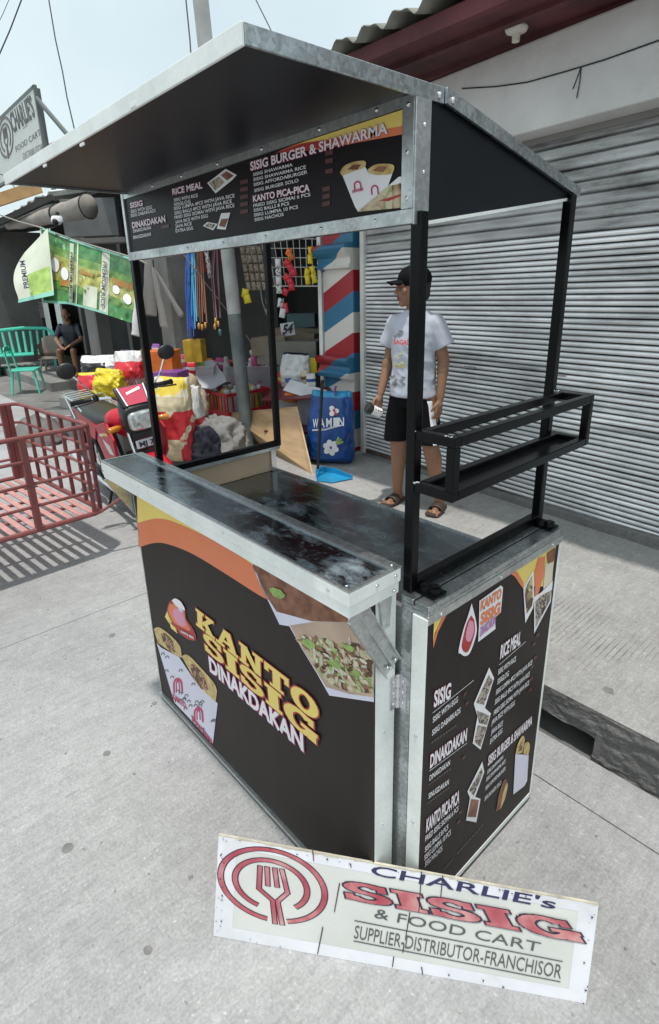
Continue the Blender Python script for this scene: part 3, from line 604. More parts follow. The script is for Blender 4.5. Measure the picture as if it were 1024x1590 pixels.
# front panel -------------------------------------------------------------
topedge = [(213, 735), (590, 990)]
up_curve = smooth_px([(214, 812), (245, 805), (275, 812), (330, 838), (380, 868), (400, 885), (415, 917), (419, 930)])
lo_curve = smooth_px([(216, 850), (240, 843), (262, 845), (300, 860), (350, 890), (400, 922), (419, 932)])
shape('yellow_band', [(212.5, 745), (420, 890)]+[(404, 893)]+up_curve[-13:0:-1][5:]+[(214, 812)], Fp, M['yellow'], fp, 1)
shape('orange_band', up_curve+lo_curve[::-1], Fp, M['orange'], fp, 2)
# food photographs top right
shape('food_print_border', crop(380, 870, 4.267, [(50, 20), (105, 165), (165, 280), (235, 425), (300, 436), (380, 580), (480, 745), (565, 895), (860, 938), (868, 400), (560, 200)]), Fp, M['lilac'], fp, 2)
shape('meat_print', crop(380, 870, 4.267, [(58, 25), (115, 165), (170, 268), (215, 338), (450, 402), (690, 408), (690, 330), (400, 170)]), Fp, M['beefp'], fp, 3)
shape('bowl_print', crop(380, 870, 4.267, [(305, 430), (370, 555), (480, 735), (545, 838), (700, 885), (858, 905), (862, 404), (700, 409), (480, 405)]), Fp, M['warmbg'], fp, 3)
sis = crop(380, 870, 4.267, smooth_px([(340, 520), (400, 490), (470, 520), (545, 515), (640, 560), (700, 540), (780, 560), (858, 620)])+[(860, 880), (700, 870), (560, 815), (470, 700), (385, 570)])
shape('sisig_print', sis, Fp, M['sisigp'], fp, 4)
rnd = random.Random(3); gm = MB(); mm = MB(); pm = MB(); lm_ = MB()
def blob(mb, c, rx, ry, a, l, pf, n=9, gon=None):
    ca, sa = math.cos(a), math.sin(a); q = []
    for k in range(n):
        t = 2*math.pi*k/n; r_ = rnd.uniform(.82, 1.15); x = rx*r_*math.cos(t); y = ry*r_*math.sin(t); q.append((c[0]+x*ca-y*sa, c[1]+x*sa+y*ca))
    mb.poly([pf(p, l) for p in q])
bb_ = [min(p[0] for p in sis), min(p[1] for p in sis), max(p[0] for p in sis), max(p[1] for p in sis)]
for k in range(230):
    p = (rnd.uniform(bb_[0], bb_[2]), rnd.uniform(bb_[1], bb_[3]))
    if inpoly(p, sis) and inpoly((p[0]+5, p[1]), sis) and inpoly((p[0]-4, p[1]+3), sis): blob((gm, mm, pm, mm, pm, mm, lm_)[k % 7], p, rnd.uniform(3.5, 8.5), rnd.uniform(1.6, 3.0), rnd.uniform(.1, 1.7), 5+k*.012, Fp)
for c, rx, ry in (((433, 920), 13, 7), ((428, 916), 8, 4), ((481, 998), 12, 6), ((545, 1005), 8, 5), ((523, 1030), 12, 5), ((555, 1045), 7, 5)): blob(gm, c, rx, ry, .5, 8+rx*.1, Fp, 14)
stuff(lm_.build('onion_print', mat('pale_onion_print', (.66, .66, .52), .45), fp)); stuff(gm.build('onion_print', M['green'], fp)); stuff(mm.build('meat_strip_print', mat('pale_meat_print', (.60, .50, .36), .45, var=.3, scale=70), fp)); stuff(pm.build('meat_piece_print', mat('brown_meat_print', (.26, .13, .075), .45, var=.4, scale=60), fp))
# two wraps, bottom left
c3 = lambda pts: crop(220, 900, 3.413, pts)
shape('paper_cone_print', c3([(82, 335), (105, 360), (200, 410), (300, 560), (405, 655), (400, 700), (380, 868), (175, 650)]), Fp, M['lilac'], fp, 2)
shape('wrap_print', c3(smooth_px([(66, 262), (95, 252), (150, 290), (205, 350), (215, 415)])+[(175, 395), (90, 335)]), Fp, M['skinwrap'], fp, 3)
shape('wrap_print', c3(smooth_px([(215, 405), (250, 400), (320, 470), (385, 545), (403, 590)])+[(395, 648), (300, 560)]), Fp, M['skinwrap'], fp, 3)
shape('filling_print', c3(smooth_px([(105, 285), (130, 285), (170, 330), (182, 385)])+[(150, 375), (118, 330)]), Fp, M['meat'], fp, 4)
shape('filling_print', c3(smooth_px([(258, 450), (290, 455), (335, 515), (358, 585)])+[(320, 580), (275, 510)]), Fp, M['meat'], fp, 4)
b = MB(); gy = MB(); cone = c3([(100, 370), (200, 420), (300, 570), (398, 670), (378, 850), (180, 640)])
for k in range(70):
    p = (rnd.uniform(245, 340), rnd.uniform(1005, 1150))
    if inpoly(p, cone):
        q = [(p[0]+3*math.cos(t), p[1]+3*math.sin(t)) for t in [R(a) for a in range(150, 391, 30)]]; gy.poly([Fp(x, 4) for x in q+[(q0[0]*.55+p[0]*.45, q0[1]*.55+p[1]*.45) for q0 in q[::-1]]])
stuff(gy.build('paper_pattern', M['greyp'], fp))
def arch(mb, c, rx, ry, pf, l, w_=.35, a0=180, a1=360):
    o = [(c[0]+rx*math.cos(R(a)), c[1]+ry*math.sin(R(a))) for a in range(a0, a1+1, 20)]; i_ = [(c[0]+rx*(1-w_)*math.cos(R(a)), c[1]+ry*(1-w_)*math.sin(R(a))) for a in range(a0, a1+1, 20)]
    for k in range(len(o)-1): mb.poly([pf(q, l) for q in (o[k], o[k+1], i_[k+1], i_[k])])
    for e in (0, -1): mb.poly([pf(q, l) for q in (o[e], i_[e], (i_[e][0]+.12*rx, i_[e][1]+ry*1.2), (o[e][0]+.12*rx, o[e][1]+ry*1.2))])
for c in ((277, 1063), (309, 1108)): arch(b, c, 7.5, 11, Fp, 4); arch(b, c, 3.2, 8, Fp, 4.2, .5)
stuff(b.build('arch_emblem', mat('crimson_print', (.5, .04, .12), .45), fp))
# ---------------- lettering
def tx(mb, s, p0, p1, hpx, pf, nrm, l=4, bold=.02, ref=None):
    """baseline from pixel p0 to p1 on the panel, capital height measured in pixels at p0"""
    a = pf(p0, l); e = pf(p1, l); hh = (pf((p0[0], p0[1]-hpx), l)-a).length
    text(mb, s, a, e, ZU*hh, nrm, 0, bold, 0, ref)
b = MB(); tx(b, 'SHAWARMA', (299, 1118), (332, 1158), 8, Fp, NF, 5, .04); tx(b, 'KANTO', (270, 1085), (290, 1100), 8, Fp, NF, 5, .04); b.build('paper_lettering', bpy.data.materials['crimson_print'], fp)
for nm, mm_, l, bo in (('lettering_shadow', 'maroonp', 5, .085), ('lettering', 'whitep', 7, .04)):
    b = MB(); tx(b, 'DINAKDAKAN', (328, 1041), (473, 1165.5), 21, Fp, NF, l, bo, .02); b.build(nm, M[mm_] if mm_ != 'maroonp' else mat('magenta_print', (.45, .03, .16), .45), fp)
# slab-serif title drawn letter by letter: (polygons, advance)
def slab(ch):
    P = []; rc = lambda a, b_, c, d: P.append([(a, b_), (c, b_), (c, d), (a, d)])
    def arc(cx, cy, rx, ry, t, a0, a1, tx_=None):
        tx_ = tx_ or t; N = max(4, int(abs(a1-a0)/15))
        for k in range(N):
            q = [R(a0+(a1-a0)*(k+e)/N) for e in (0, 1)]
            P.append([(cx+rx*math.cos(q[0]), cy+ry*math.sin(q[0])), (cx+rx*math.cos(q[1]), cy+ry*math.sin(q[1])), (cx+(rx-tx_)*math.cos(q[1]), cy+(ry-t)*math.sin(q[1])), (cx+(rx-tx_)*math.cos(q[0]), cy+(ry-t)*math.sin(q[0]))])
    s = .13
    if ch == 'I': rc(.10, .12, .40, .88); rc(0, 0, .50, .15); rc(0, .85, .50, 1); return P, .50
    if ch == 'K': rc(.08, .12, .32, .88); rc(0, 0, .40, .13); rc(0, .87, .40, 1); P.append([(.32, .42), (.62, .87), (.86, .87), (.32, .12+.02)][:3]+[(.42, .30)]); P.append([(.38, .52), (.56, .62), (.86, .13), (.58, .13)]); rc(.50, 0, .94, .13); rc(.52, .87, .90, 1); return P, .94
    if ch == 'A': P.append([(.36, 1), (.66, 1), (.92, .13), (.66, .13)]); P.append([(.36, 1), (.52, .86), (.28, .13), (.10, .13)]); rc(.27, .30, .72, .43); rc(0, 0, .38, .13); rc(.56, 0, 1.0, .13); return P, 1.0
    if ch == 'N': rc(.08, .12, .26, .88); rc(0, 0, .36, .13); P.append([(0, 1), (.34, 1), (.86, 0), (.62, 0)]); P.append([(0, 1), (.3, 1), (.3, .87), (0, .87)]); rc(.68, .0, .86, .88); rc(.58, .87, .96, 1); return P, .96
    if ch == 'T': rc(.31, .12, .57, .88); rc(.20, 0, .68, .13); rc(0, .82, .88, 1); rc(0, .62, .13, .83); rc(.75, .62, .88, .83); return P, .88
    if ch == 'O': arc(.45, .5, .45, .52, .17, 0, 360, .25); return P, .90
    if ch == 'S': arc(.40, .73, .38, .29, .14, 20, 270, .22); arc(.40, .27, .40, .29, .14, 90, -170, .22); rc(.62, .66, .75, .98); rc(.02, .02, .14, .34); return P, .80
    if ch == 'G': arc(.46, .5, .46, .52, .17, 40, 335, .25); rc(.50, .34, .94, .48); rc(.68, .0, .90, .40); rc(.72, .66, .84, .98); return P, .96
def slab_text(s, bl, br, tl, l, mat_y, mat_o, parent, pf_n, tr=None):
    adv = []; x = 0
    for ch in s: P, a = slab(ch); adv.append((P, x)); x += a+.09
    x -= .09; bl, br, tl = V(bl), V(br), V(tl); tr = V(tr) if tr is not None else br+(tl-bl)
    for nm, mt, gr_, lo in (('title_outline', mat_o, .05, 0), ('title_lettering', mat_y, .012, .0007)):
        b = MB(); k = 0
        for P, x0 in adv:
            for pl_ in P:
                cx = sum(p[0] for p in pl_)/len(pl_); cy = sum(p[1] for p in pl_)/len(pl_); q = []
                for p in pl_:
                    u, v = p
                    if gr_:
                        dx, dy = u-cx, v-cy; u += gr_*(1 if dx > 0 else -1); v += gr_*(1 if dy > 0 else -1)
                    t = (u+x0)/x; q.append(bl.lerp(br, t).lerp(tl.lerp(tr, t), v)+pf_n*(lo+k*.00002))
                b.poly(q); k += 1
        fix_normals(b.build(nm, mt, parent))
f6 = lambda x, y: Fp((x, y), 6)
slab_text('KANTO', f6(307, 970), f6(497, 1122), f6(306, 944), 6, M['yellow'], M['redp'], fp, NF, f6(496, 1089))
slab_text('SISIG', f6(321, 1009), f6(497, 1157), f6(316, 979), 6, M['yellow'], M['redp'], fp, NF, f6(496, 1124))
# flame emblem (no figure in it)
fl = c3(smooth_px([(150, 118), (138, 160), (145, 205), (185, 260), (240, 310), (285, 322), (292, 300), (270, 250), (240, 205), (232, 150), (205, 115), (175, 100)]))
shape('flame_emblem', fl, Fp, M['redp'], fp, 4)
shape('flame_emblem', c3(smooth_px([(152, 128), (145, 165), (170, 220), (215, 250), (262, 268), (238, 212), (228, 160), (200, 130)])), Fp, M['orange'], fp, 5)
shape('flame_emblem', c3(smooth_px([(178, 150), (170, 185), (200, 235), (238, 245), (232, 200), (215, 160)])), Fp, M['pinkp'], fp, 6)
shape('flame_emblem', c3(smooth_px([(165, 108), (185, 98), (215, 118), (235, 160), (205, 150), (180, 130)])), Fp, M['whitep'], fp, 6.5)
for q, m_, l in (([(140, 165), (128, 195), (150, 230), (165, 225), (150, 195)], 'yellow', 5.6), ([(150, 215), (160, 255), (195, 285), (185, 255), (168, 240)], 'yellow', 5.6), ([(205, 262), (285, 300), (288, 316), (270, 318), (200, 280)], 'redp', 7), ([(195, 150), (215, 150), (228, 172), (212, 168)], 'lilac', 7.2)):
    shape('flame_emblem', c3(q), Fp, M[m_] if m_ in M else bpy.data.materials[m_], fp, l)
b = MB(); tx(b, 'KANTO SISIG', (220+214/3.413, 900+277/3.413), (220+283/3.413, 900+313/3.413), 3.2, Fp, NF, 8, .03); b.build('emblem_lettering', M['whitep'], fp)
# side panel ----------------------------------------------------------------
c4 = lambda pts: crop(540, 860, 3.012, pts); c5 = lambda pts: crop(640, 880, 4.267, pts)
shape('yellow_corner', c5([(148, 302), (240, 250), (200, 330), (150, 440), (138, 500)]), Sp, M['yellow'], sp_, 1)
shape('orange_corner', c5([(240, 252), (282, 228), (225, 320), (170, 430), (139, 540), (138, 490), (160, 420), (200, 330)]), Sp, M['orange'], sp_, 2)
shape('yellow_corner', c5([(665, 2), (900, -125), (955, -155), (920, 130), (740, 130), (700, 50)]), Sp, M['yellow'], sp_, 1)
shape('orange_corner', c5([(622, 26), (668, 0), (700, 40), (735, 100), (740, 150), (715, 118), (680, 65)]), Sp, M['orange'], sp_, 2)
shape('food_bowl_print', c5([(735, 140), (800, 20), (808, 200), (800, 270), (748, 372)]), Sp, M['whitep'], sp_, 3)
shape('food_bowl_print', c5([(742, 150), (792, 55), (800, 200), (792, 255), (755, 310)]), Sp, M['sisigp'], sp_, 4)
shape('food_bowl_print', c5([(810, 30), (835, -60), (880, -70), (868, 60), (830, 190), (812, 195)]), Sp, M['orange'], sp_, 3.5)
shape('food_bowl_print', c5([(805, 200), (850, 170), (930, 90), (915, 230), (806, 440)]), Sp, M['whitep'], sp_, 3.8)
shape('food_bowl_print', c5([(812, 230), (850, 190), (925, 150), (908, 225), (815, 400)]), Sp, M['trayp'], sp_, 4.5)
shape('food_bowl_print', c5([(880, -20), (935, -80), (925, 90), (865, 150)]), Sp, mat('cream_print', (.72, .66, .52), .45), sp_, 4.2)
shape('food_bowl_print', c5([(890, -90), (945, -130), (938, -40), (895, -20)]), Sp, M['beefp'], sp_, 4.8)
shape('flame_emblem', c5(smooth_px([(392, 240), (365, 330), (335, 420), (305, 555), (320, 575), (350, 590), (385, 560), (425, 430), (415, 330)])), Sp, M['whitep'], sp_, 3)
shape('flame_emblem', c5(smooth_px([(388, 320), (360, 370), (338, 450), (325, 530), (350, 565), (378, 540), (412, 430), (408, 350)])), Sp, M['redp'], sp_, 4)
shape('flame_emblem', c5(smooth_px([(375, 350), (355, 420), (352, 480), (380, 490), (405, 420), (400, 360)])), Sp, M['pinkp'], sp_, 5)
shape('title_sticker', c5([(443, 225), (585, 122), (600, 135), (585, 300), (548, 335), (550, 410), (435, 497), (440, 400)]), Sp, M['whitep'], sp_, 3)
s6 = lambda x, y, l=5: Sp((640+x/4.267, 880+y/4.267), l)
b = MB()
for s_, p0, p1, hp in (('KANTO', (448, 290), (585, 200), 62), ('SISIG', (446, 385), (578, 300), 72)): text(b, s_, s6(*p0), s6(*p1), ZU*(s6(p0[0], p0[1]-hp)-s6(*p0)).length, NS, 0, .05)
b.build('title_lettering', M['orange'], sp_)
b = MB(); p0 = (444, 462); text(b, 'DINAKDAKAN', s6(*p0), s6(548, 375), ZU*(s6(444, 400)-s6(*p0)).length, NS, 0, .03); b.build('title_lettering', mat('violet_print', (.42, .16, .45), .45), sp_)
def hd(mb, s, a, e, hp, bold=.03): tx(mb, s, a, e, hp, Sp, NS, 4, bold)
for nm, mt, bo, dl in (('heading_outline', bpy.data.materials['magenta_print'], .05, 3.2), ('heading', M['whitep'], .032, 4)):
    b = MB()
    for s_, a, e, hp in (('SISIG', (672.8, 1097.4), (698.7, 1082.4), 24), ('DINAKDAKAN', (667, 1192), (723.6, 1149), 20), ('KANTO PICA-PICA', (661, 1291.6), (712, 1245), 20), ('RICE MEAL', (775.7, 1022.7), (807, 999.4), 20), ('SISIG BURGER & SHAWARMA', (756.8, 1188.7), (825, 1124), 14)):
        b = MB(); tx(b, s_, a, e, hp, Sp, NS, dl, bo, .022); b.build(nm, mt, sp_)
b = MB()
for s_, a, e, hp in (('SISIG WITH EGG', (671, 1122), (710, 1089), 9), ('SISIG DABARKADS', (670, 1142), (714, 1106), 9), ('DINAKDAKAN', (666, 1212), (697.7, 1187), 8.5), ('SINUGDAKAN', (664.5, 1240), (696, 1217), 8.5),
                     ('FRIED SISIG SIOMAI 6 PCS', (659.5, 1306.6), (711, 1258), 8.5), ('SISIG BALLS 8 PCS', (659, 1323), (695, 1287), 8.5), ('SISIG LUMPIA 10 PCS', (658, 1336), (699, 1295), 8.5), ('SISIG NACHOS', (659, 1346), (686, 1320), 8.5),
                     ('SISIG WITH RICE', (772.4, 1047.6), (800, 1026), 8), ('SISIGLOG', (771.4, 1062.5), (789, 1048.6), 8), ('SISIG LUMPIA 4PCS WITH JAVA RICE', (769, 1079), (825.5, 1031), 7.5), ('SISIG BALLS 4PCS WITH JAVA RICE', (767.4, 1094), (821.5, 1049), 7.5),
                     ('FRIED SISIG SIOMAI WITH JAVA RICE', (765.8, 1110.7), (820.5, 1062.5), 7.5), ('JAVA RICE WITH EGG', (762.4, 1125.6), (798.3, 1094), 7.5), ('JAVA RICE', (761.8, 1140.5), (779.7, 1125.6), 7.5), ('EXTRA EGG', (760, 1155.5), (779, 1137), 7.5),
                     ('SISIG SHAWARMA', (755.8, 1202), (780.7, 1177), 6), ('SISIG SHAWARMA RICE', (754, 1213.6), (784, 1183.7), 6), ('SISIG AFFORDABURGER', (753, 1227), (784, 1195), 6), ('SISIG BURGER SOLO', (751.5, 1243.5), (777.4, 1217), 6)):
    b = MB(); tx(b, s_, a, e, hp, Sp, NS, 4, .012); b.build('menu_line', M['whitep'], sp_)
def rule(mb, a, e, wd, pf, l=4):
    p, q = pf(a, l), pf(e, l); d = (q-p).normalized(); u = V((0, 0, 1))*wd; mb.poly([p, q, q+u, p+u])
for a, e in (((671, 1107), (735, 1056)), ((666, 1197), (724.5, 1153.5)), ((774, 1032.6), (815.6, 996))): b = MB(); rule(b, a, e, .0015, Sp); b.build('rule_line', M['whitep'], sp_)
b = MB()
for a, e in (((669, 1154), (709, 1126)), ((665, 1219), (700, 1193)), ((663, 1248), (698, 1222)), ((709, 1326), (751, 1279)), ((688, 1351), (703, 1334))):
    n_ = 9
    for k in range(n_):
        p = (a[0]+(e[0]-a[0])*k/n_, a[1]+(e[1]-a[1])*k/n_); q = (a[0]+(e[0]-a[0])*(k+.7)/n_, a[1]+(e[1]-a[1])*(k+.7)/n_); rule(b, p, q, .004, Sp)
stuff(b.build('small_print', M['greyp'], sp_))
b = MB()
for p in ((826, 1004), (832, 990), (828, 1025), (823, 1040), (822, 1058), (820, 1075), (719, 1082), (722, 1096), (717, 1180), (712, 1265), (709, 1280)):
    rule(b, p, (p[0]+5, p[1]-4), .010, Sp, 3)
stuff(b.build('price_print', mat('dim_red_print', (.10, .03, .028), .45), sp_))
tray = c4([(660, 530), (683, 580), (640, 720), (668, 745), (620, 915), (583, 885), (605, 760), (588, 700)]); shape('tray_print', tray, Sp, M['whitep'], sp_, 3)
for q in ([(657, 565), (676, 590), (635, 705), (598, 695)], [(600, 730), (660, 755), (650, 800), (612, 790)], [(606, 800), (648, 808), (618, 900), (590, 878)]): shape('tray_print', c4(q), Sp, M['trayp'], sp_, 4)
tray = c4([(628, 970), (637, 1020), (595, 1135), (620, 1145), (600, 1255), (552, 1245), (570, 1140), (558, 1110)]); shape('tray_print', tray, Sp, M['whitep'], sp_, 3)
for q in ([(625, 1000), (630, 1025), (588, 1130), (566, 1105)], [(575, 1145), (612, 1150), (598, 1230), (558, 1228)]): shape('tray_print', c4(q), Sp, M['trayp'] if q[0][0] > 600 else M['beefp'], sp_, 4)
shape('paper_cone_print', c4([(783, 935), (845, 940), (838, 1060), (825, 1085), (773, 1125)]), Sp, M['lilac'], sp_, 3)
shape('wrap_print', c4(smooth_px([(783, 935), (795, 885), (815, 850), (826, 865), (815, 930)])), Sp, M['skinwrap'], sp_, 4)
shape('wrap_print', c4(smooth_px([(820, 935), (825, 890), (842, 878), (850, 900), (843, 940)])), Sp, M['skinwrap'], sp_, 4)
shape('filling_print', c4([(795, 925), (803, 885), (816, 870), (812, 915)]), Sp, M['meat'], sp_, 5)
shape('spring_roll_print', c4(smooth_px([(692, 1205), (705, 1130), (728, 1060), (745, 1062), (740, 1110), (712, 1190)])), Sp, M['beefp'], sp_, 3)
shape('spring_roll_print', c4(smooth_px([(712, 1195), (722, 1130), (738, 1075), (747, 1080), (735, 1140)])), Sp, M['skinwrap'], sp_, 4)
# menu board -----------------------------------------------------------------
cm = lambda pts: crop(190, 160, 2.1787, pts)
shape('menu_sheet', [(203.5, 307), (637, 157), (637, 326), (207, 388)], Mp, mat('menu_black_print', (.012, .009, .011), .4, spec=.2), mbx, 0)
shape('yellow_band', cm([(592, 138), (968, 16), (968, 80), (700, 128)]), Mp, M['yellow'], mbx, 1)
shape('orange_band', cm([(530, 163), (592, 138), (700, 122), (968, 74), (968, 102), (760, 140), (650, 158)]), Mp, M['orange'], mbx, 2)
shape('red_band', cm([(520, 168), (620, 134), (760, 118), (640, 160)]), Mp, M['redp'], mbx, 3)
for nm, mt, bo, dl in (('heading_outline', bpy.data.materials['magenta_print'], .06, 3.2), ('heading', M['whitep'], .022, 4)):
    b = MB()
    for s_, a, e, hp in (('SISIG', (30, 355), (72, 346), 18), ('DINAKDAKAN', (37, 423), (149, 401), 20), ('RICE MEAL', (173, 310), (274, 287), 21), ('SISIG BURGER & SHAWARMA', (437, 228), (901, 102), 30), ('KANTO PICA-PICA', (446, 334), (637, 297), 22)):
        a, e = cm([a, e]); b = MB(); tx(b, s_, a, e, hp/2.1787, Mp, NF, dl, bo, .022); b.build(nm, mt, mbx)
b = MB()
for s_, a, e in (('SISIG WITH EGG', (32, 372), (104, 357)), ('SISIG DABARKADS', (32, 386), (116, 368)), ('DINAKDAKAN', (40, 438), (100, 426)), ('SINUGDAKAN', (40, 460), (100, 448)),
                 ('SISIG WITH RICE', (178, 333), (259, 317)), ('SISIGLOG', (178, 348), (234, 337)), ('SISIG LUMPIA 4PCS WITH JAVA RICE', (178, 362), (383, 318)), ('SISIG BALLS 4PCS WITH JAVA RICE', (180, 377), (374, 337)), ('FRIED SISIG SIOMAI WITH JAVA RICE', (180, 392), (383, 351)), ('JAVA RICE WITH EGG', (183, 408), (293, 386)), ('JAVA RICE', (183, 423), (238, 412)), ('EXTRA EGG', (184, 438), (243, 427)),
                 ('SISIG SHAWARMA', (446, 247), (580, 213)), ('SISIG SHAWARMA RICE', (447, 264), (625, 221)), ('SISIG AFFORDABURGER', (448, 281), (630, 238)), ('SISIG BURGER SOLO', (450, 301), (600, 266)),
                 ('FRIED SISIG SIOMAI 6 PCS', (447, 352), (640, 314)), ('SISIG BALLS 8 PCS', (448, 368), (568, 344)), ('SISIG LUMPIA 10 PCS', (449, 384), (598, 356)), ('SISIG NACHOS', (451, 400), (549, 381))):
    a, e = cm([a, e]); b = MB(); tx(b, s_, a, e, 11/2.1787, Mp, NF, 4, .012); b.build('menu_line', M['whitep'], mbx)
b = MB()
for p in ((690, 178), (690, 205), (690, 240), (680, 300), (680, 325), (680, 350), (402, 275), (402, 300), (402, 325), (402, 350), (402, 375), (135, 425)):
    a, e = cm([p, (p[0]+26, p[1]-5)]); rule(b, a, e, .008, Mp, 3)
stuff(b.build('price_print', bpy.data.materials['dim_red_print'], mbx))
for q, mt in (([(290, 270), (352, 222), (390, 243), (372, 262), (318, 305)], 'whitep'), ([(296, 270), (330, 248), (350, 268), (318, 296)], 'trayp'), ([(336, 244), (355, 230), (380, 245), (358, 262)], 'beefp'), ([(275, 415), (290, 402), (325, 408), (310, 430)], 'whitep'), ([(282, 415), (293, 406), (318, 410), (308, 425)], 'trayp'), ([(322, 425), (337, 372), (368, 370), (352, 428)], 'whitep'), ([(330, 415), (338, 392), (362, 390), (350, 420)], 'beefp')):
    shape('tray_print', cm(q), Mp, M[mt], mbx, 3 if mt == 'whitep' else 4)
shape('paper_cone_print', cm([(748, 245), (825, 215), (835, 235), (918, 235), (895, 300), (800, 366), (790, 350)]), Mp, M['whitep'], mbx, 3)
shape('wrap_print', cm(smooth_px([(740, 235), (755, 212), (790, 198), (825, 196), (822, 218), (780, 232), (748, 246)])), Mp, M['skinwrap'], mbx, 4)
shape('wrap_print', cm(smooth_px([(833, 225), (860, 208), (900, 205), (923, 212), (915, 238), (870, 243), (838, 238)])), Mp, M['skinwrap'], mbx, 4)
shape('filling_print', cm([(765, 225), (785, 208), (812, 208), (800, 225)]), Mp, M['beefp'], mbx, 5); shape('filling_print', cm([(850, 228), (870, 215), (900, 214), (888, 234)]), Mp, M['beefp'], mbx, 5)
shape('food_bowl_print', cm([(905, 280), (940, 250), (969, 245), (969, 352), (800, 368), (870, 310)]), Mp, M['sisigp'], mbx, 6)
shape('food_bowl_print', cm([(905, 280), (940, 250), (969, 245), (969, 258), (935, 275)]), Mp, M['whitep'], mbx, 6.5)
shape('food_bowl_print', cm([(872, 330), (900, 322), (955, 305), (950, 314), (905, 332)]), Mp, M['redp'], mbx, 7)
b = MB(); arch(b, (190+800/2.1787, 160+278/2.1787), 6, 7, Mp, 5); arch(b, (190+858/2.1787, 160+292/2.1787), 6, 7, Mp, 5); a, e = cm([(782, 305), (820, 295)]); tx(b, 'SHAWARMA', a, e, 5, Mp, NF, 5, .03); stuff(b.build('arch_emblem', bpy.data.materials['crimson_print'], mbx))
# ================================================================ LEANING SIGN BOARD
SBL, SBR = V((.931, -.321, 0)), V((1.641, .245, 0)); STL = V((.883, -.251, .25))
SN = (SBR-SBL).cross(STL-SBL).normalized()
if SN.dot(CP-SBL) < 0: SN = -SN
def Gp(q, l=0): return onp(*q, SBL, SN)+SN*(.0012+.0005*l)
sg = thing('sign_board', (1.28, -.03, 0), 'white framed sign board with red lettering leaning on the foot of the food cart', 'sign')
M['tarp'] = mat('sign_tarpaulin', (.63, .63, .60), .42, var=.08, scale=4, bump=.5, bscale=5, dirt=.18, dirtc=(.40, .38, .33))
M['tape'] = mat('white_tape_edge', (.72, .72, .76), .45, var=.08, scale=9, dirt=.25, dirtc=(.3, .28, .25))
cq = [Gp((332, 1453), -2), Gp((910, 1558), -2), Gp((930, 1405), -2), Gp((340, 1297), -2)]
b = MB(); b.ext([q-SN*.001 for q in cq], SN*-.007); fix_normals(b.build('wooden_back', mat('raw_board_edge', (.56, .52, .42), .8, var=.3, scale=20, dirt=.4), sg))
def sgp(u, v):
    p = cq[0].lerp(cq[1], u).lerp(cq[3].lerp(cq[2], u), v)
    e = min(u*4, (1-u)*4, v*1.1, (1-v)*1.1, .12)/.12
    return p+SN*(e*(.0012*math.sin(u*19+v*5)+.0010*noise.noise(V((u*7, v*3, 2))))*.0 + .0004)
b = MB(); b.grid(sgp, 30, 10); face = b.build('sign_sheet', M['tarp'], sg, smooth=True)
def bil(u, v): return cq[0].lerp(cq[1], u).lerp(cq[3].lerp(cq[2], u), v)
b = MB()
for (u0, v0, u1, v1) in ((0, 0, 1, .115), (0, .90, 1, 1), (0, .115, .055, .90), (.955, .115, 1, .90)):
    N = 24; r2 = random.Random(int(u0*9+v0*5)); prev = None
    for k in range(N):
        a = k/N; c = (k+1)/N
        if u1-u0 > v1-v0: qs = [(u0+(u1-u0)*a, v0), (u0+(u1-u0)*c, v0), (u0+(u1-u0)*c, v1), (u0+(u1-u0)*a, v1)]
        else: qs = [(u0, v0+(v1-v0)*a), (u1, v0+(v1-v0)*a), (u1, v0+(v1-v0)*c), (u0, v0+(v1-v0)*c)]
        b.poly([bil(*q)+SN*.0010 for q in qs])
b.build('edge_tape', M['tape'], sg)
b = MB(); N = 60; r2 = random.Random(4)                             # paint drips and wood showing along the top edge
for k in range(N):
    u = k/N; h0 = .004+.016*r2.random()**2; b.poly([bil(u, 1)+SN*.0013, bil(min(1, u+.017), 1)+SN*.0013, bil(min(1, u+.017), 1-h0*(.3+.7*r2.random()))+SN*.0013, bil(u, 1-h0)+SN*.0013])
stuff(b.build('bare_edge', bpy.data.materials['raw_board_edge'], sg))
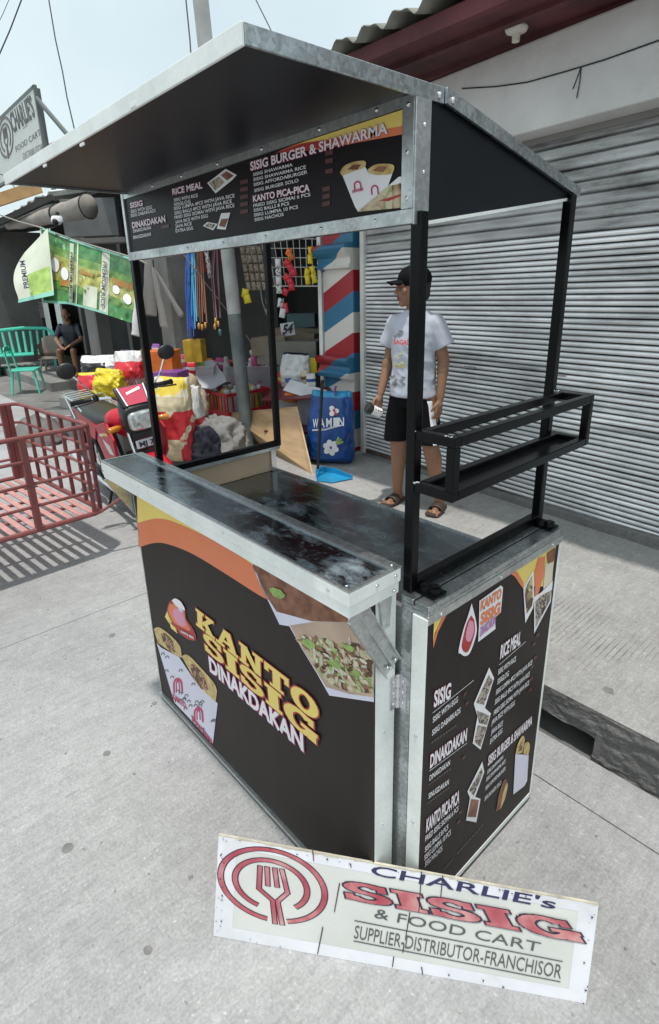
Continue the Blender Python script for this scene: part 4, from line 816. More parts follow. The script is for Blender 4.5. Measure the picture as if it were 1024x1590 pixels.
# crest: two rings and a fork
M['rosefill'] = ramp_mat('rose_sign_ink', 11, [(.3, (.36, .05, .075)), (.48, (.46, .12, .14)), (.62, (.60, .30, .29)), (.75, (.40, .08, .12))], .45, 'noise', 6)
M['ink'] = mat('dark_sign_ink', (.035, .025, .05), .45, var=.2)
M['navyink'] = mat('navy_sign_ink', (.035, .03, .10), .45, var=.2)
M['grayink'] = mat('grey_sign_ink', (.10, .105, .105), .45, var=.2)
def crest(parent, pf, C0, A, B_, dark, fill, l):
    """rings and fork in an ellipse frame: pixel centre C0, half axes A (right) and B_ (down)"""
    P = lambda u, v: (C0[0]+A[0]*u+B_[0]*v, C0[1]+A[1]*u+B_[1]*v)
    for wd, mt, ll, nm in ((.020, dark, l, 'crest_outline'), (0, fill, l+1, 'crest')):
        b = MB()
        def ring(r0, r1, a0, a1, cx=0, cy=0):
            N = 44; r0 -= wd; r1 += wd
            for k in range(N):
                t0, t1 = R(a0+(a1-a0)*k/N), R(a0+(a1-a0)*(k+1)/N)
                b.poly([pf(P(cx+r*math.cos(t), cy+r*math.sin(t)), ll) for r, t in ((r0, t0), (r1, t0), (r1, t1), (r0, t1))])
        ring(.905, .995, 100, 438); ring(.615, .70, 115, 412, -.03, .0)
        def st(pts, w_):
            w_ += wd
            for i in range(len(pts)-1):
                (x0, y0), (x1, y1) = pts[i], pts[i+1]; L_ = math.hypot(x1-x0, y1-y0); nx, ny = -(y1-y0)/L_*w_, (x1-x0)/L_*w_; ex, ey = (x1-x0)/L_*w_*.6, (y1-y0)/L_*w_*.6
                b.poly([pf(P(*q), ll+i*.03) for q in ((x0+nx-ex, y0+ny-ey), (x1+nx+ex, y1+ny+ey), (x1-nx+ex, y1-ny+ey), (x0-nx-ex, y0-ny-ey))])
        st([(-.20, -.45), (-.26, .15), (-.03, .42), (-.03, 1.02)], .035); st([(.20, -.45), (.26, .15), (.06, .42), (.10, 1.02)], .035)
        st([(-.07, -.45), (-.09, .02)], .035); st([(.07, -.45), (.08, .02)], .035)
        fix_normals(b.build(nm, mt, parent))
crest(face, Gp, (424, 1374), (85, 12.5), (6, 58), M['ink'], M['rosefill'], 1)
def gx(mb, s, bl, br, tl, l=2, bold=.02, ref=None):
    a, e, t = Gp(bl, l), Gp(br, l), Gp(tl, l); text(mb, s, a, e, t-a, SN, 0, bold, 0, ref)
b = MB(); gx(b, "CHARLIE's", (575, 1357), (862, 1411), (579, 1342), 2, .012); b.build('lettering', M['navyink'], face)
slab_text('SISIG', Gp((538, 1394), 2), Gp((912, 1463), 2), Gp((532, 1366), 2), 2, M['rosefill'], M['ink'], face, SN, Gp((888, 1430), 2))
b = MB(); gx(b, '& FOOD CART', (581, 1424), (838, 1478), (584, 1409), 2, .0); gx(b, 'SUPPLIER-DISTRIBUTOR-FRANCHISOR', (549.7, 1456), (871, 1519), (552.8, 1435), 2, .0); b.build('lettering', M['grayink'], face)
def gline(mb, a, e, wpx, l=2):
    mb.poly([Gp(a, l), Gp(e, l), Gp((e[0], e[1]+wpx), l), Gp((a[0], a[1]+wpx), l)])
b = MB(); gline(b, (551, 1428), (874, 1491.5), 1.6); gline(b, (549.5, 1459.5), (870.5, 1523), 1.6); b.build('rule_line', M['grayink'], face)
b = MB()                                                            # scratches and staple marks
for a, e in (((528, 1370), (520, 1415)), ((502, 1438), (494, 1480)), ((655, 1352), (651, 1415)), ((688, 1358), (683, 1412)), ((637, 1415), (630, 1458)), ((628, 1465), (626, 1478)), ((486, 1316), (488, 1336)), ((545, 1340), (546, 1346)), ((612, 1484), (610, 1500)), ((655, 1500), (657, 1512))):
    b.poly([Gp((a[0]-.9, a[1]), 5), Gp((a[0]+.9, a[1]), 5), Gp((e[0]+.5, e[1]), 5), Gp((e[0]-.9, e[1]), 5)])
r2 = random.Random(8)
for k in range(46):
    e = r2.choice('btlr'); t = r2.random(); u, v = {'b': (t, r2.uniform(.0, .05)), 't': (t, r2.uniform(.95, .995)), 'l': (r2.uniform(.003, .02), t), 'r': (r2.uniform(.98, .997), t)}[e]
    p = bil(u, v)+SN*.0045; a = (SBR-SBL).normalized()*r2.uniform(.0015, .006); c = (cq[3]-cq[0]).normalized()*r2.uniform(.001, .004); b.poly([p, p+a, p+a*.8+c, p+c])
stuff(b.build('scratches', M['ink'], face))

# ================================================================ RED METAL TRAILER
M['trail'] = mat('red_trailer_paint', (.20, .055, .052), .55, var=.22, scale=8, dirt=.5, dirtc=(.30, .16, .15), bump=.1)
M['slatp'] = mat('faded_red_slats', (.50, .26, .24), .65, var=.2, scale=7, dirt=.4, dirtc=(.2, .08, .075))
tr = thing('cargo_trailer', (-1.9, -.4, 0), 'red metal cargo trailer with railings and slatted floor on the road', 'trailer')
K0 = V((-1.48, .376, 0)); E1 = V((-1, -.098, 0)).normalized(); E2 = V((.045, -1, 0)).normalized(); L1, L2_ = 1.18, 1.75
def TP(a, c, z): p = K0+E1*a+E2*c; return V((p.x, p.y, z))
def loop(z, r=.06):
    q = []
    for (a, c, sa, sc_) in ((0, 0, 1, 1), (0, L2_, 1, -1), (L1, L2_, -1, -1), (L1, 0, -1, 1)):
        p = [TP(a+sa*r, c, z), TP(a+sa*r*.3, c+sc_*r*.3, z), TP(a, c+sc_*r, z)]; q += p if (sa*sc_ > 0) else p[::-1]
    return q+[q[0]]
for z, rr in ((.85, .0135), (.714, .010), (.578, .010), (.445, .010), (.30, .016)):
    b = MB(); b.tube(loop(z), rr, 8); b.build('rail', M['trail'], tr, smooth='auto')
def tpost(a, c, w_=.022):
    b = MB(); b.bar(TP(a, c, .30), TP(a, c, .85), w_, w_ if w_ > .03 else .016, E1); b.build('post', M['trail'], tr)
for a in (.05, .24, .43, .62, .81, 1.0): tpost(a, .0); tpost(a, L2_)
for c in (.06, .39, .74, 1.09, 1.44, 1.70): tpost(0, c, .034 if c > .1 else .022)
for c in (.06, .10, .48, .9, 1.3, 1.70): tpost(L1, c, .034)
b = MB(); b.bar(TP(.02, 0, .289), TP(L1-.02, 0, .289), .036, .006); s0 = b.build('slat', M['slatp'], tr); b0 = V(s0.location)
n_s = 26; s0.location = E2*(.05)
for k in range(1, n_s): c = s0.copy(); c.location = E2*(.05+k*(L2_-.1)/(n_s-1)); col.objects.link(c)
for a in (.30, .62, .92): b = MB(); b.bar(TP(a, .02, .278), TP(a, L2_-.02, .278), .03, .012); b.build('cross_beam', M['trail'], tr)
b = MB(); b.tube([TP(0, .02, .30), TP(-.06, -.16, .40), TP(.02, -.22, .47)], .009, 7); b.build('drawbar', M['trail'], tr)
for a in (.12, L1-.12):
    b = MB(); c = TP(a, 1.15, .20); rot = E1.to_track_quat('Z', 'Y').to_matrix(); b.lathe([(.13, -.03), (.19, -.028), (.20, 0), (.19, .028), (.13, .03)], c, 24, rot); wh = b.build('wheel', M['rubber'], tr, smooth='auto')
    b = MB(); b.lathe([(.129, -.02), (.04, -.032), (.04, .032), (.129, .02)], c, 18, rot); b.build('rim', M['galvd'], wh)
b = MB(); b.tube([TP(.1, 1.15, .20), TP(L1-.1, 1.15, .20)], .014, 8); b.bar(TP(.3, 1.15, .2), TP(.3, 1.15, .275), .03, .03, E1); b.bar(TP(.9, 1.15, .2), TP(.9, 1.15, .275), .03, .03, E1); b.build('axle', M['rubber'], tr)

# ================================================================ MOTORCYCLE
M['bred'] = mat('red_motorcycle_paint', (.52, .012, .03), .38, var=.06, spec=.3)
M['pinkscreen'] = mat('red_clear_screen', (.60, .06, .11), .15, var=.1, coat=.5)
M['blackp'] = mat('black_plastic', (.014, .014, .015), .4, var=.2)
M['seatm'] = mat('black_vinyl_seat', (.016, .017, .018), .38, var=.15, scale=10, bump=.08)
M['amber'] = mat('amber_lens', (.62, .22, .015), .15, var=.05, coat=.5)
M['lens'] = mat('headlamp_glass', (.55, .57, .57), .10, .6, var=.35, scale=18, coat=1)
M['engine'] = mat('cast_engine', (.12, .12, .12), .5, .6, var=.4, scale=20, dirt=.6)
mc = thing('motorcycle', (-2.115, .845, 0), 'red motorcycle with black seat and chrome rack parked behind the trailer', 'motorcycle')
mc.rotation_euler = (R(5), 0, R(-3)); mc.scale = (.93,)*3
def mp(b, name, m, parent=mc, smooth='auto', bevel=0): return b.build(name, m, parent, smooth, bevel, world=False)
def torus(b, c, R_, r_, n=28, k=8):
    b.grid(lambda u, v: (c[0]+(R_+r_*math.cos(2*math.pi*v))*math.cos(2*math.pi*u), c[1]+r_*1.15*math.sin(2*math.pi*v), c[2]+(R_+r_*math.cos(2*math.pi*v))*math.sin(2*math.pi*u)), n, k+1, 0, True)
for x in (.63, -.62):
    b = MB(); torus(b, (x, 0, .29), .245, .045); wh = mp(b, 'wheel', M['rubber'])
    b = MB(); torus(b, (x, 0, .29), .205, .014); b.lathe([(.05, -.06), (.05, .06)], (x, 0, .29), 14, Euler((R(90), 0, 0)).to_matrix()); mp(b, 'rim', M['steelb'], wh)
    b = MB()
    for k in range(18): t = 2*math.pi*k/18; b.tube([(x+.04*math.cos(t+.4), .03*(-1)**k, .29+.04*math.sin(t+.4)), (x+.2*math.cos(t), 0, .29+.2*math.sin(t))], .0025, 4)
    stuff(mp(b, 'spokes', M['steelb'], wh))
for y in (-.085, .085):
    b = MB(); b.tube([(.63, y, .29), (.575, y, .46)], .024, 10); fk = mp(b, 'fork', M['steelb']); b = MB(); b.tube([(.52, y, .62), (.43, y, .88)], .016, 10); mp(b, 'fork_tube', M['steelb'], fk)
    b = MB(); n_ = 11
    pts = []; rs = []
    for k in range(2*n_+1): t = k/(2*n_); pts.append(V((.577-.057*t, y, .455+.175*t))); rs.append(.033 if k % 2 else .024)
    b.tube(pts, rs, 10); mp(b, 'fork_gaiter', M['rubber'], fk, False)
b = MB(); b.grid(lambda u, v: (.63+.315*math.cos(R(20+150*u)), (v-.5)*.13, .29+(.315+.02*(1-(2*v-1)**2))*math.sin(R(20+150*u))), 18, 6); o = mp(b, 'front_fender', M['bred'], smooth=True); o.modifiers.new('s', 'SOLIDIFY').thickness = .006
b = MB(); b.grid(lambda u, v: (-.62+.33*math.cos(R(30+140*u)), (v-.5)*.15, .30+(.33+.02*(1-(2*v-1)**2))*math.sin(R(30+140*u))), 18, 6); o = mp(b, 'rear_fender', M['blackp'], smooth=True); o.modifiers.new('s', 'SOLIDIFY').thickness = .006
def loft(b, secs, n=16, pw=2.6):
    """secs: (x, yc, zc, half width, half height) superellipse sections along x"""
    o = len(b.v)
    for x, yc, zc, hw, hh in secs:
        for k in range(n):
            t = 2*math.pi*k/n; c_, s_ = math.cos(t), math.sin(t)
            b.v.append(V((x, yc+hw*math.copysign(abs(c_)**(2/pw), c_), zc+hh*math.copysign(abs(s_)**(2/pw), s_))))
    for i in range(len(secs)-1):
        for k in range(n): a = o+i*n+k; c = o+i*n+(k+1) % n; b.f.append([a, c, c+n, a+n]); b.m.append(0)
    b.f.append([o+k for k in range(n)][::-1]); b.f.append([o+(len(secs)-1)*n+k for k in range(n)]); b.m += [0, 0]
b = MB(); loft(b, [(-.80, 0, .80, .09, .02), (-.74, 0, .80, .125, .045), (-.4, 0, .785, .14, .05), (-.15, 0, .76, .125, .05), (.02, 0, .76, .09, .045), (.08, 0, .78, .06, .03)], 20, 3); mp(b, 'seat', M['seatm'], smooth=True)
b = MB(); loft(b, [(.02, 0, .76, .09, .06), (.1, 0, .80, .125, .09), (.24, 0, .82, .14, .10), (.36, 0, .80, .11, .10), (.42, 0, .80, .06, .07)], 20, 2.6); fixt = mp(b, 'fuel_tank', M['bred'], smooth=True)
for y in (-1, 1):
    b = MB(); b.ext([(-.10, y*.118, .73), (.06, y*.15, .70), (.10, y*.15, .52), (-.02, y*.14, .46), (-.20, y*.12, .60)], (0, y*.012, 0)); fix_normals(mp(b, 'side_cover', M['bred'], bevel=.004))
    b = MB(); b.ext([(-.14, y*.12, .74), (-.72, y*.12, .80), (-.84, y*.08, .78), (-.50, y*.125, .62), (-.24, y*.125, .60)], (0, y*.012, 0)); fix_normals(mp(b, 'tail_cover', M['bred'], bevel=.004))
    b = MB(); b.ext([(.02, y*.16, .78), (.34, y*.175, .86), (.47, y*.185, .74), (.44, y*.18, .56), (.30, y*.17, .42), (.10, y*.165, .52)], (0, y*.02, 0)); sc_ = fix_normals(mp(b, 'tank_shroud', M['bred'], bevel=.005))
    for q in ([(.16, .70), (.34, .68), (.40, .62), (.25, .60)], [(.12, .735), (.22, .745), (.17, .715), (.10, .715)]):
        b = MB(); b.poly([(x, y*.196 if False else y*(.188+.02*max(0, x-.2)*3), z) for x, z in q]); mp(b, 'decal', M['whitep'], sc_, False)
    b = MB(); b.poly([(x, y*.205, z) for x, z in ((.24, .765), (.37, .785), (.38, .765), (.25, .745))]); mp(b, 'decal', M['yellow'], sc_, False)
    b = MB(); b.lathe([(.012, 0), (.02, .02), (.022, .09), (.016, .10)], (.47, y*.13, .83), 10, V((.35, y, 0)).to_track_quat('Z', 'Y').to_matrix()); mp(b, 'turn_signal', M['amber'])
    b = MB(); b.tube([(.40, y*.04, .97), (.38, y*.13, 1.03), (.34, y*.24, 1.04)], .011, 8); hb = mp(b, 'handlebar', M['steelb'])
    b = MB(); b.tube([(.34, y*.24, 1.04), (.31, y*.37, 1.035)], .018, 10); b.lathe([(.022, 0), (.022, .01)], (.31, y*.37, 1.035), 10, V((-.2, y, 0)).to_track_quat('Z', 'Y').to_matrix()); mp(b, 'grip', M['rubber'], hb)
    b = MB(); b.tube([(.37, y*.2, 1.04), (.40, y*.27, 1.03), (.385, y*.38, 1.02)], .006, 6); b.lathe([(.02, -.02), (.02, .02)], (.365, y*.22, 1.045), 8); mp(b, 'lever', M['blackp'], hb)
    b = MB(); b.tube([(.37, y*.20, 1.05), (.40, y*.26, 1.12), (.36, y*.33, 1.22)], .006, 6); ms_ = mp(b, 'mirror', M['steelb'])
    b = MB(); b.ell((.36, y*.36, 1.265), (.018, .068, .055)); mp(b, 'mirror_head', M['blackp'], ms_, True)
b = MB(); loft(b, [(.40, 0, .90, .10, .11), (.50, 0, .89, .125, .115), (.565, 0, .875, .125, .10), (.575, 0, .87, .115, .09)], 20, 4); mp(b, 'headlight_cowl', M['blackp'])
b = MB(); loft(b, [(.57, 0, .872, .105, .070), (.592, 0, .868, .10, .066), (.604, 0, .866, .08, .05)], 20, 4); mp(b, 'headlight', M['lens'], smooth=True)
b = MB(); b.add([(.565, -.105, .975), (.565, .105, .975), (.46, .115, 1.10), (.46, -.115, 1.10), (.53, -.11, .965), (.53, .11, .965), (.44, .12, 1.10), (.44, -.12, 1.10)], [[0, 1, 2, 3], [4, 7, 6, 5], [0, 4, 5, 1], [3, 2, 6, 7], [0, 3, 7, 4], [1, 5, 6, 2]]); fs = fix_normals(mp(b, 'front_screen', M['blackp'], bevel=.01))
def sq(y, t): return (.567-.105*t, y, .977+.125*t)
b = MB(); b.poly([tuple(V(sq(*q))+V((.004, 0, .003))) for q in ((-.07, .06), (.07, .06), (.085, .95), (-.085, .95))]); mp(b, 'screen_panel', M['pinkscreen'], fs, False)
b = MB()
for q in (((-.085, .04), (-.073, .04), (-.09, .97), (-.10, .97)), ((.085, .04), (.073, .04), (.09, .97), (.10, .97)), ((-.05, .55), (.06, .72), (.06, .86), (-.05, .67))): b.poly([tuple(V(sq(*p))+V((.006, 0, .005))) for p in q])
mp(b, 'screen_stripe', M['whitep'], fs, False)
b = MB(); b.box((.585, 0, .705), (.01, .17, .06)); pt = mp(b, 'number_plate', mat('plate_paint', (.55, .62, .66), .4), bevel=.003)
b = MB(); text(b, 'MJ 71', V((.5905, -.065, .687)), V((.5905, .065, .687)), V((0, 0, .036)), V((1, 0, 0)), .001, .04); mp(b, 'plate_lettering', M['ink'], pt, False)
b = MB(); b.box((.56, 0, .765), (.05, .19, .05)); b.box((.55, 0, .67), (.04, .17, .04)); mp(b, 'plate_bracket', M['blackp'], bevel=.006)
b = MB()
for p in ([(.42, 0, .9), (.30, 0, .55), (.05, 0, .25), (-.3, 0, .28)], [(.40, 0, .85), (-.1, 0, .70), (-.75, 0, .74)], [(-.3, .08, .30), (-.55, .09, .72)], [(-.3, -.08, .30), (-.55, -.09, .72)], [(-.3, .1, .3), (-.62, .1, .29)], [(-.3, -.1, .3), (-.62, -.1, .29)]): b.tube(p, .017, 8)
mp(b, 'frame', M['blackp'])
b = MB(); b.box((.02, 0, .34), (.34, .22, .2)); b.lathe([(.09, -.14), (.10, 0), (.09, .14)], (-.05, 0, .33), 18, Euler((R(90), 0, 0)).to_matrix()); en = mp(b, 'engine', M['engine'], bevel=.02)
b = MB()
for k in range(8): b.box((.20+.012*k, 0, .44+.018*k), (.13, .17, .007), Euler((0, R(-35), 0)).to_matrix())
mp(b, 'cylinder_fins', M['engine'], en)
b = MB(); b.tube([(.28, -.08, .46), (.33, -.12, .34), (.2, -.15, .23), (-.2, -.16, .24), (-.35, -.17, .28)], .02, 10); b.tube([(-.32, -.175, .27), (-.4, -.18, .29), (-.80, -.19, .37), (-.84, -.19, .38)], [.03, .05, .05, .03], 14); mp(b, 'exhaust', M['steelb'])
b = MB()
for y in (-.13, .13): b.tube([(-.45, y, .80), (-.62, y*1.05, .87), (-.98, y*1.05, .89), (-1.0, y*.8, .89)], .009, 7)
for x in (-.66, -.76, -.86, -.98): b.tube([(x, -.136, .88), (x, .136, .88)], .007, 7)
for y in (-.13, .13): b.tube([(-.9, y, .885), (-.72, y, .70)], .008, 6)
mp(b, 'luggage_rack', M['steelb'])
b = MB(); b.tube([(-.05, .14, .26), (-.10, .24, .012)], .012, 7); b.tube([(-.05, -.14, .26), (-.09, -.20, .06)], .012, 7); mp(b, 'stand', M['blackp'])
b = MB(); b.lathe([(.035, -.02), (.05, .0), (.03, .05)], (-.86, 0, .76), 12, V((-1, 0, 0)).to_track_quat('Z', 'Y').to_matrix()); mp(b, 'tail_light', M['redp'])
# ================================================================ STEEL POLE AND ITS GUY ROPE
pb = onz(386, 690, .19); vh = V((fw.x, fw.y, 0)).normalized()
ptop = onp(314, 20, pb, vh); pd = (ptop-pb).normalized()
sp = thing('steel_pole', pb, 'tall round steel pole painted grey below standing behind the food cart', 'pole')
pcut = onp(364, 487, pb, vh); pcut = pb+pd*((pcut-pb).dot(pd))
b = MB(); b.tube([pb+V((0, 0, .012)), pcut], .061, 20); b.build('pole_base', mat('grey_pole_paint', (.13, .15, .155), .5, var=.25, scale=6, dirt=.5, dirtc=(.28, .28, .27)), sp, smooth='auto')
b = MB(); b.tube([pcut, pb+pd*4.6], .060, 20); b.build('shaft', mat('pale_pole_paint', (.40, .41, .40), .55, var=.2, scale=5, dirt=.4, dirtc=(.2, .17, .16)), sp, smooth='auto')
b = MB(); b.box(pb+V((0, 0, .006)), (.3, .26, .012)); bp_ = b.build('base_plate', M['galvd'], sp)
for sx in (-1, 1):
    for sy in (-1, 1): b = MB(); b.lathe([(.014, 0), (.014, .025), (.006, .03)], pb+V((sx*.12, sy*.1, .012)), 6); b.build('bolt', M['steelb'], bp_)
dpole = (pb-CP).dot(fw)
def D(px, py, d): return atd(px, py, d)
b = MB(); b.tube([D(284, 393, dpole-.5), D(320, 440, dpole-.3), D(356, 486, dpole-.07)], .006, 6); rp_ = tag(b.build('guy_rope', mat('dirty_rope', (.30, .28, .26), .8), None), 'grey rope tied round the steel pole running up to the left', 'rope')
b = MB(); b.tube([D(382, 520, dpole+.1), D(430, 585, dpole-.25), D(474, 645, dpole-.5)], .005, 6); tag(b.build('stick', mat('thin_stick', (.20, .17, .14), .7), None), 'thin grey stick slanting down to the right past the crate', 'stick')

# ================================================================ helpers for soft goods
CAMYAW = math.atan2(CP.x+2.5, -(CP.y-2.0))                          # turns a face from -y towards the camera
def pillow(name, base, w_, d_, h_, rz, mats, mfun, seed, parent=None, lean=(0, 0), crumple=.10, top=.35, nu=72, nv=44, bulge=1):
    """a filled sack standing on 'base': pinched seam at the top, sagging belly, crumpled film"""
    b = MB(); rot = Euler((lean[0], lean[1], rz)).to_matrix(); base = V(base)
    def f(u, v):
        t = 2*math.pi*u; pr = (min(1, v/.10))**.5; tp = min(1, (1-v)/top)**.75
        dd = (d_/2)*pr*(.10+.90*tp)*(1+.12*math.sin(v*3)); ww = (w_/2)*(.86+.14*pr)*(.88+.12*tp)*(1+.05*bulge*math.sin(v*math.pi))
        c_, s_ = math.cos(t), math.sin(t); x = ww*math.copysign(abs(c_)**.75, c_); y = dd*math.copysign(abs(s_)**.75, s_)
        k = (noise.noise(V((c_*1.4+seed*7, s_*1.4, v*3.5)))*.9+(.32-abs(noise.noise(V((c_*2.6+seed, s_*2.6, v*6+c_*2)))))*1.1+(.3-abs(noise.noise(V((c_*5.5, s_*5.5+seed, v*13-c_*4)))))*.5)*crumple*min(w_, d_)
        z = h_*v*(1+.03*noise.noise(V((c_*2, seed, 3))))
        return base+rot @ V((x*(1+k/max(ww, .01)*.5), y+math.copysign(1, s_)*k*.8, z))
    b.grid(f, nu, nv, 0, True); n_ = len(b.f)
    for j in range(nv-1):
        for i in range(nu): b.m[j*nu+i] = mfun((i+.5)/nu, (j+.5)/(nv-1))
    b.f.append(list(range(nu))[::-1]); b.m.append(mfun(.5, 0)); b.f.append([(nv-1)*nu+k for k in range(nu)]); b.m.append(mfun(.5, 1))
    o = fix_normals(b.build(name, mats, parent, smooth=True)); return o
def plas(name, c, rough=.34): return mat(name, c, rough, var=.22, scale=9, bump=.6, bscale=13)
P_ = {k: plas(k+'_plastic_film', c) for k, c in dict(red=(.62, .03, .045), white=(.66, .66, .66), yellow=(.72, .55, .02), orange=(.70, .17, .02), blue=(.006, .065, .27), skyblue=(.02, .27, .50), pink=(.62, .10, .28), black=(.02, .02, .022), green=(.03, .22, .06), lime=(.30, .48, .08), violet=(.20, .07, .28), grey=(.20, .205, .21), navy=(.012, .016, .03), cream=(.60, .52, .34), brown=(.16, .08, .05), maroon=(.15, .02, .03)).items()}
def film(name, c, tr_=.75, rough=.25):
    m = bpy.data.materials.new(name); m.use_nodes = True; n, L, b = nodes(m); b.inputs['Base Color'].default_value = (*c, 1); b.inputs['Roughness'].default_value = rough
    t = n.new('ShaderNodeBsdfTransparent'); t.inputs[0].default_value = (.95, .95, .95, 1); mx = n.new('ShaderNodeMixShader'); mx.inputs[0].default_value = 1-tr_; L.new(t.outputs[0], mx.inputs[1]); L.new(b.outputs[0], mx.inputs[2]); L.new(mx.outputs[0], n['Material Output'].inputs[0]); return m
M['bin'] = film('translucent_bin_plastic', (.66, .64, .70), .45, .25); M['film'] = film('clear_plastic_film', (.42, .40, .38), .55, .12)
M['card'] = mat('cardboard', (.30, .245, .18), .85, var=.15, scale=5, dirt=.25); M['cardg'] = mat('dusty_cardboard', (.25, .235, .21), .9, var=.2, scale=4)
def obox(name, c, size, rz, m, parent=None, bevel=.004, tilt=(0, 0)): b = MB(); b.box(c, size, Euler((tilt[0], tilt[1], rz)).to_matrix()); return b.build(name, m, parent, bevel=bevel)
def on_face(o_c, size, rz, u, v, off=.003):
    """point on the -y face of an upright box"""
    return V(o_c)+Euler((0, 0, rz)).to_matrix() @ V(((u-.5)*size[0], -size[1]/2-off, (v-.5)*size[2]))

# --- blue sack with white blossom, leaning at the pillar
bz = V((-1.47, 2.30, .19)); rzb = .62
bs = thing('blue_sack', bz, 'big blue plastic sack with white flower print leaning on the striped pillar', 'sack')
so_ = pillow('bag_body', bz, .37, .24, .60, rzb, [P_['blue'], P_['skyblue']], lambda u, v: 1 if v > .94 else 0, 3.3, bs, (-.06, .02), .10, .45)
def bf(x, z, off=.0):                                               # a spot on the sack's front, found by casting on its mesh
    d = ray(x, z).normalized(); hit, loc, nr, i = so_.ray_cast(so_.matrix_parent_inverse.inverted() @ CP if False else CP, d); 
    return (loc if hit else onp(x, z, bz+V((.08, -.12, 0)), V((.58, -.81, 0))))-d*(.012+off)
def dab(name, polys, m, parent, fn):
    b = MB()
    for q in polys: b.poly([fn(*p) for p in q])
    return b.build(name, m, parent)
def petal(c, r, a, w_=.5, n=9): return [(c[0]+r*(.5+.5*math.cos(t))*math.cos(a)-r*w_*.5*math.sin(t)*math.sin(a), c[1]+r*(.5+.5*math.cos(t))*math.sin(a)+r*w_*.5*math.sin(t)*math.cos(a)) for t in [2*math.pi*k/n for k in range(n)]]
dab('flower_print', [petal((514, 695), 13, R(a), .75) for a in (20, 75, 140, 200, 255, 315)], M['whitep'], bs, bf)
dab('flower_heart_print', [petal((512, 695), 4, 0, 1.2)], P_['violet'], bs, lambda x, y: bf(x, y, .002))
dab('leaf_print', [petal((522, 690), 13, R(a), .3) for a in (-70, -45, -20)], M['green'], bs, lambda x, y: bf(x, y, .001))
b = MB(); k0 = 0
for ch, x in zip('WAMIN', (486, 496, 507, 518, 526)):
    a = V(bf(x, 664-(x-486)*.06)); e = V(bf(x+8.5, 664-(x-478)*.06)); t_ = V(bf(x, 650-(x-486)*.06)); text(b, ch, a, e, t_-a, (CP-a).normalized(), .003, .02)
b.build('lettering', M['whitep'], bs)
dab('swoosh_print', [[(485, 667), (505, 665), (532, 659), (532, 661), (505, 668), (485, 669)]], M['whitep'], bs, bf)
dab('emblem_print', [petal((518, 638), 9, R(a), .9) for a in (0, 120, 240)], M['whitep'], bs, bf); dab('emblem_print', [petal((520, 640), 6, R(a), .7) for a in (60, 250)], P_['red'], bs, lambda x, y: bf(x, y, .002))
b = MB(); p = bf(521, 613); b.tube([p, p+V((0, 0, .05)), p+V((.01, 0, .07))], .008, 6); b.build('tie', P_['violet'], bs)
# --- dustpan
dp = onz(520, 745, .19); ds = thing('dustpan', dp, 'light blue plastic dustpan with long black handle standing on the pavement', 'dustpan')
h0, h1 = onz(494, 741, .19), None; h1 = onp(501, 590, h0, vh)
b = MB(); b.tube([h0+V((0, 0, .05)), h1], .012, 10); b.build('handle', M['rubber'], ds, smooth='auto')
q = [onz(*p, .195) for p in ((492, 747), (515, 750), (547, 744), (520, 736), (497, 733))]
b = MB(); b.ext(q, (0, 0, .006)); fix_normals(b.build('pan', P_['skyblue'], ds))
b = MB()
for i, (a, c) in enumerate(((4, 3), (3, 2), (0, 4))): b.ext([q[a], q[c], q[c]+V((0, 0, .03 if i else .05)), q[a]+V((0, 0, .05))], V((.004, .004, 0)))
b.tube([h0+V((0, 0, .0)), h0+V((0, 0, .07))], .018, 10); fix_normals(b.build('pan_wall', P_['skyblue'], ds))
# --- plywood sheet
dB = (onz(487, 737, .19)-CP).dot(fw)
q0_ = onz(374, 684, .19)+V((0, .10, 0)); dA = (q0_-CP).dot(fw); q = [q0_, onz(487, 737, .19), D(462, 631, dB+.34), D(350, 641, dA+.12)]
b = MB(); b.ext(q, (q[1]-q[0]).cross(q[3]-q[0]).normalized()*.012); tag(fix_normals(b.build('plywood_sheet', M['ply'])), 'light plywood sheet leaning behind the steel pole', 'plywood')
# --- red bottle crate
cc = D(369, 621, 5.85); crx, cry, crz = .44, .52, .245; ct = thing('bottle_crate', cc-V((0, 0, crz/2)), 'red plastic crate full of small capped bottles behind the steel pole', 'crate')
b = MB(); zb, zt = cc.z-crz/2, cc.z+crz/2; x0, x1, y0, y1 = cc.x-crx/2, cc.x+crx/2, cc.y-cry/2, cc.y+cry/2
b.bb((x0, y0, zb), (x1, y1, zb+.012))
for (a, c, e, f_) in ((x0, y0, x1, y0), (x1, y0, x1, y1), (x1, y1, x0, y1), (x0, y1, x0, y0)):
    A_, B_ = V((a, c, 0)), V((e, f_, 0))
    for z, hh in ((zb+.03, .06), (zt-.015, .03)): b.bar(A_+V((0, 0, z)), B_+V((0, 0, z)), .010, hh)
    for k in range(9): p = A_.lerp(B_, k/8); b.bar(p+V((0, 0, zb+.05)), p+V((0, 0, zt-.02)), .009, .016, (B_-A_))
b.build('crate_shell', P_['red'], ct)
k = 0; rb = random.Random(5)
def bottle(c, h_, r_, mb_, mc_, name='bottle', label=None, tilt=(0, 0)):
    rot = Euler((tilt[0], tilt[1], 0)).to_matrix(); c = V(c); e = thing(name, c, label, 'bottle')
    b = MB(); b.lathe([(r_*.9, 0), (r_, .01*h_), (r_, .62*h_), (r_*.85, .72*h_), (r_*.42, .86*h_), (r_*.40, .92*h_)], c, 12, rot); b.build('bottle_body', mb_, e, smooth='auto')
    b = MB(); b.lathe([(r_*.60, .86*h_), (r_*.62, .96*h_), (r_*.42, h_)], c, 10, rot); b.build('cap', mc_, e, smooth='auto'); return e
first = {}
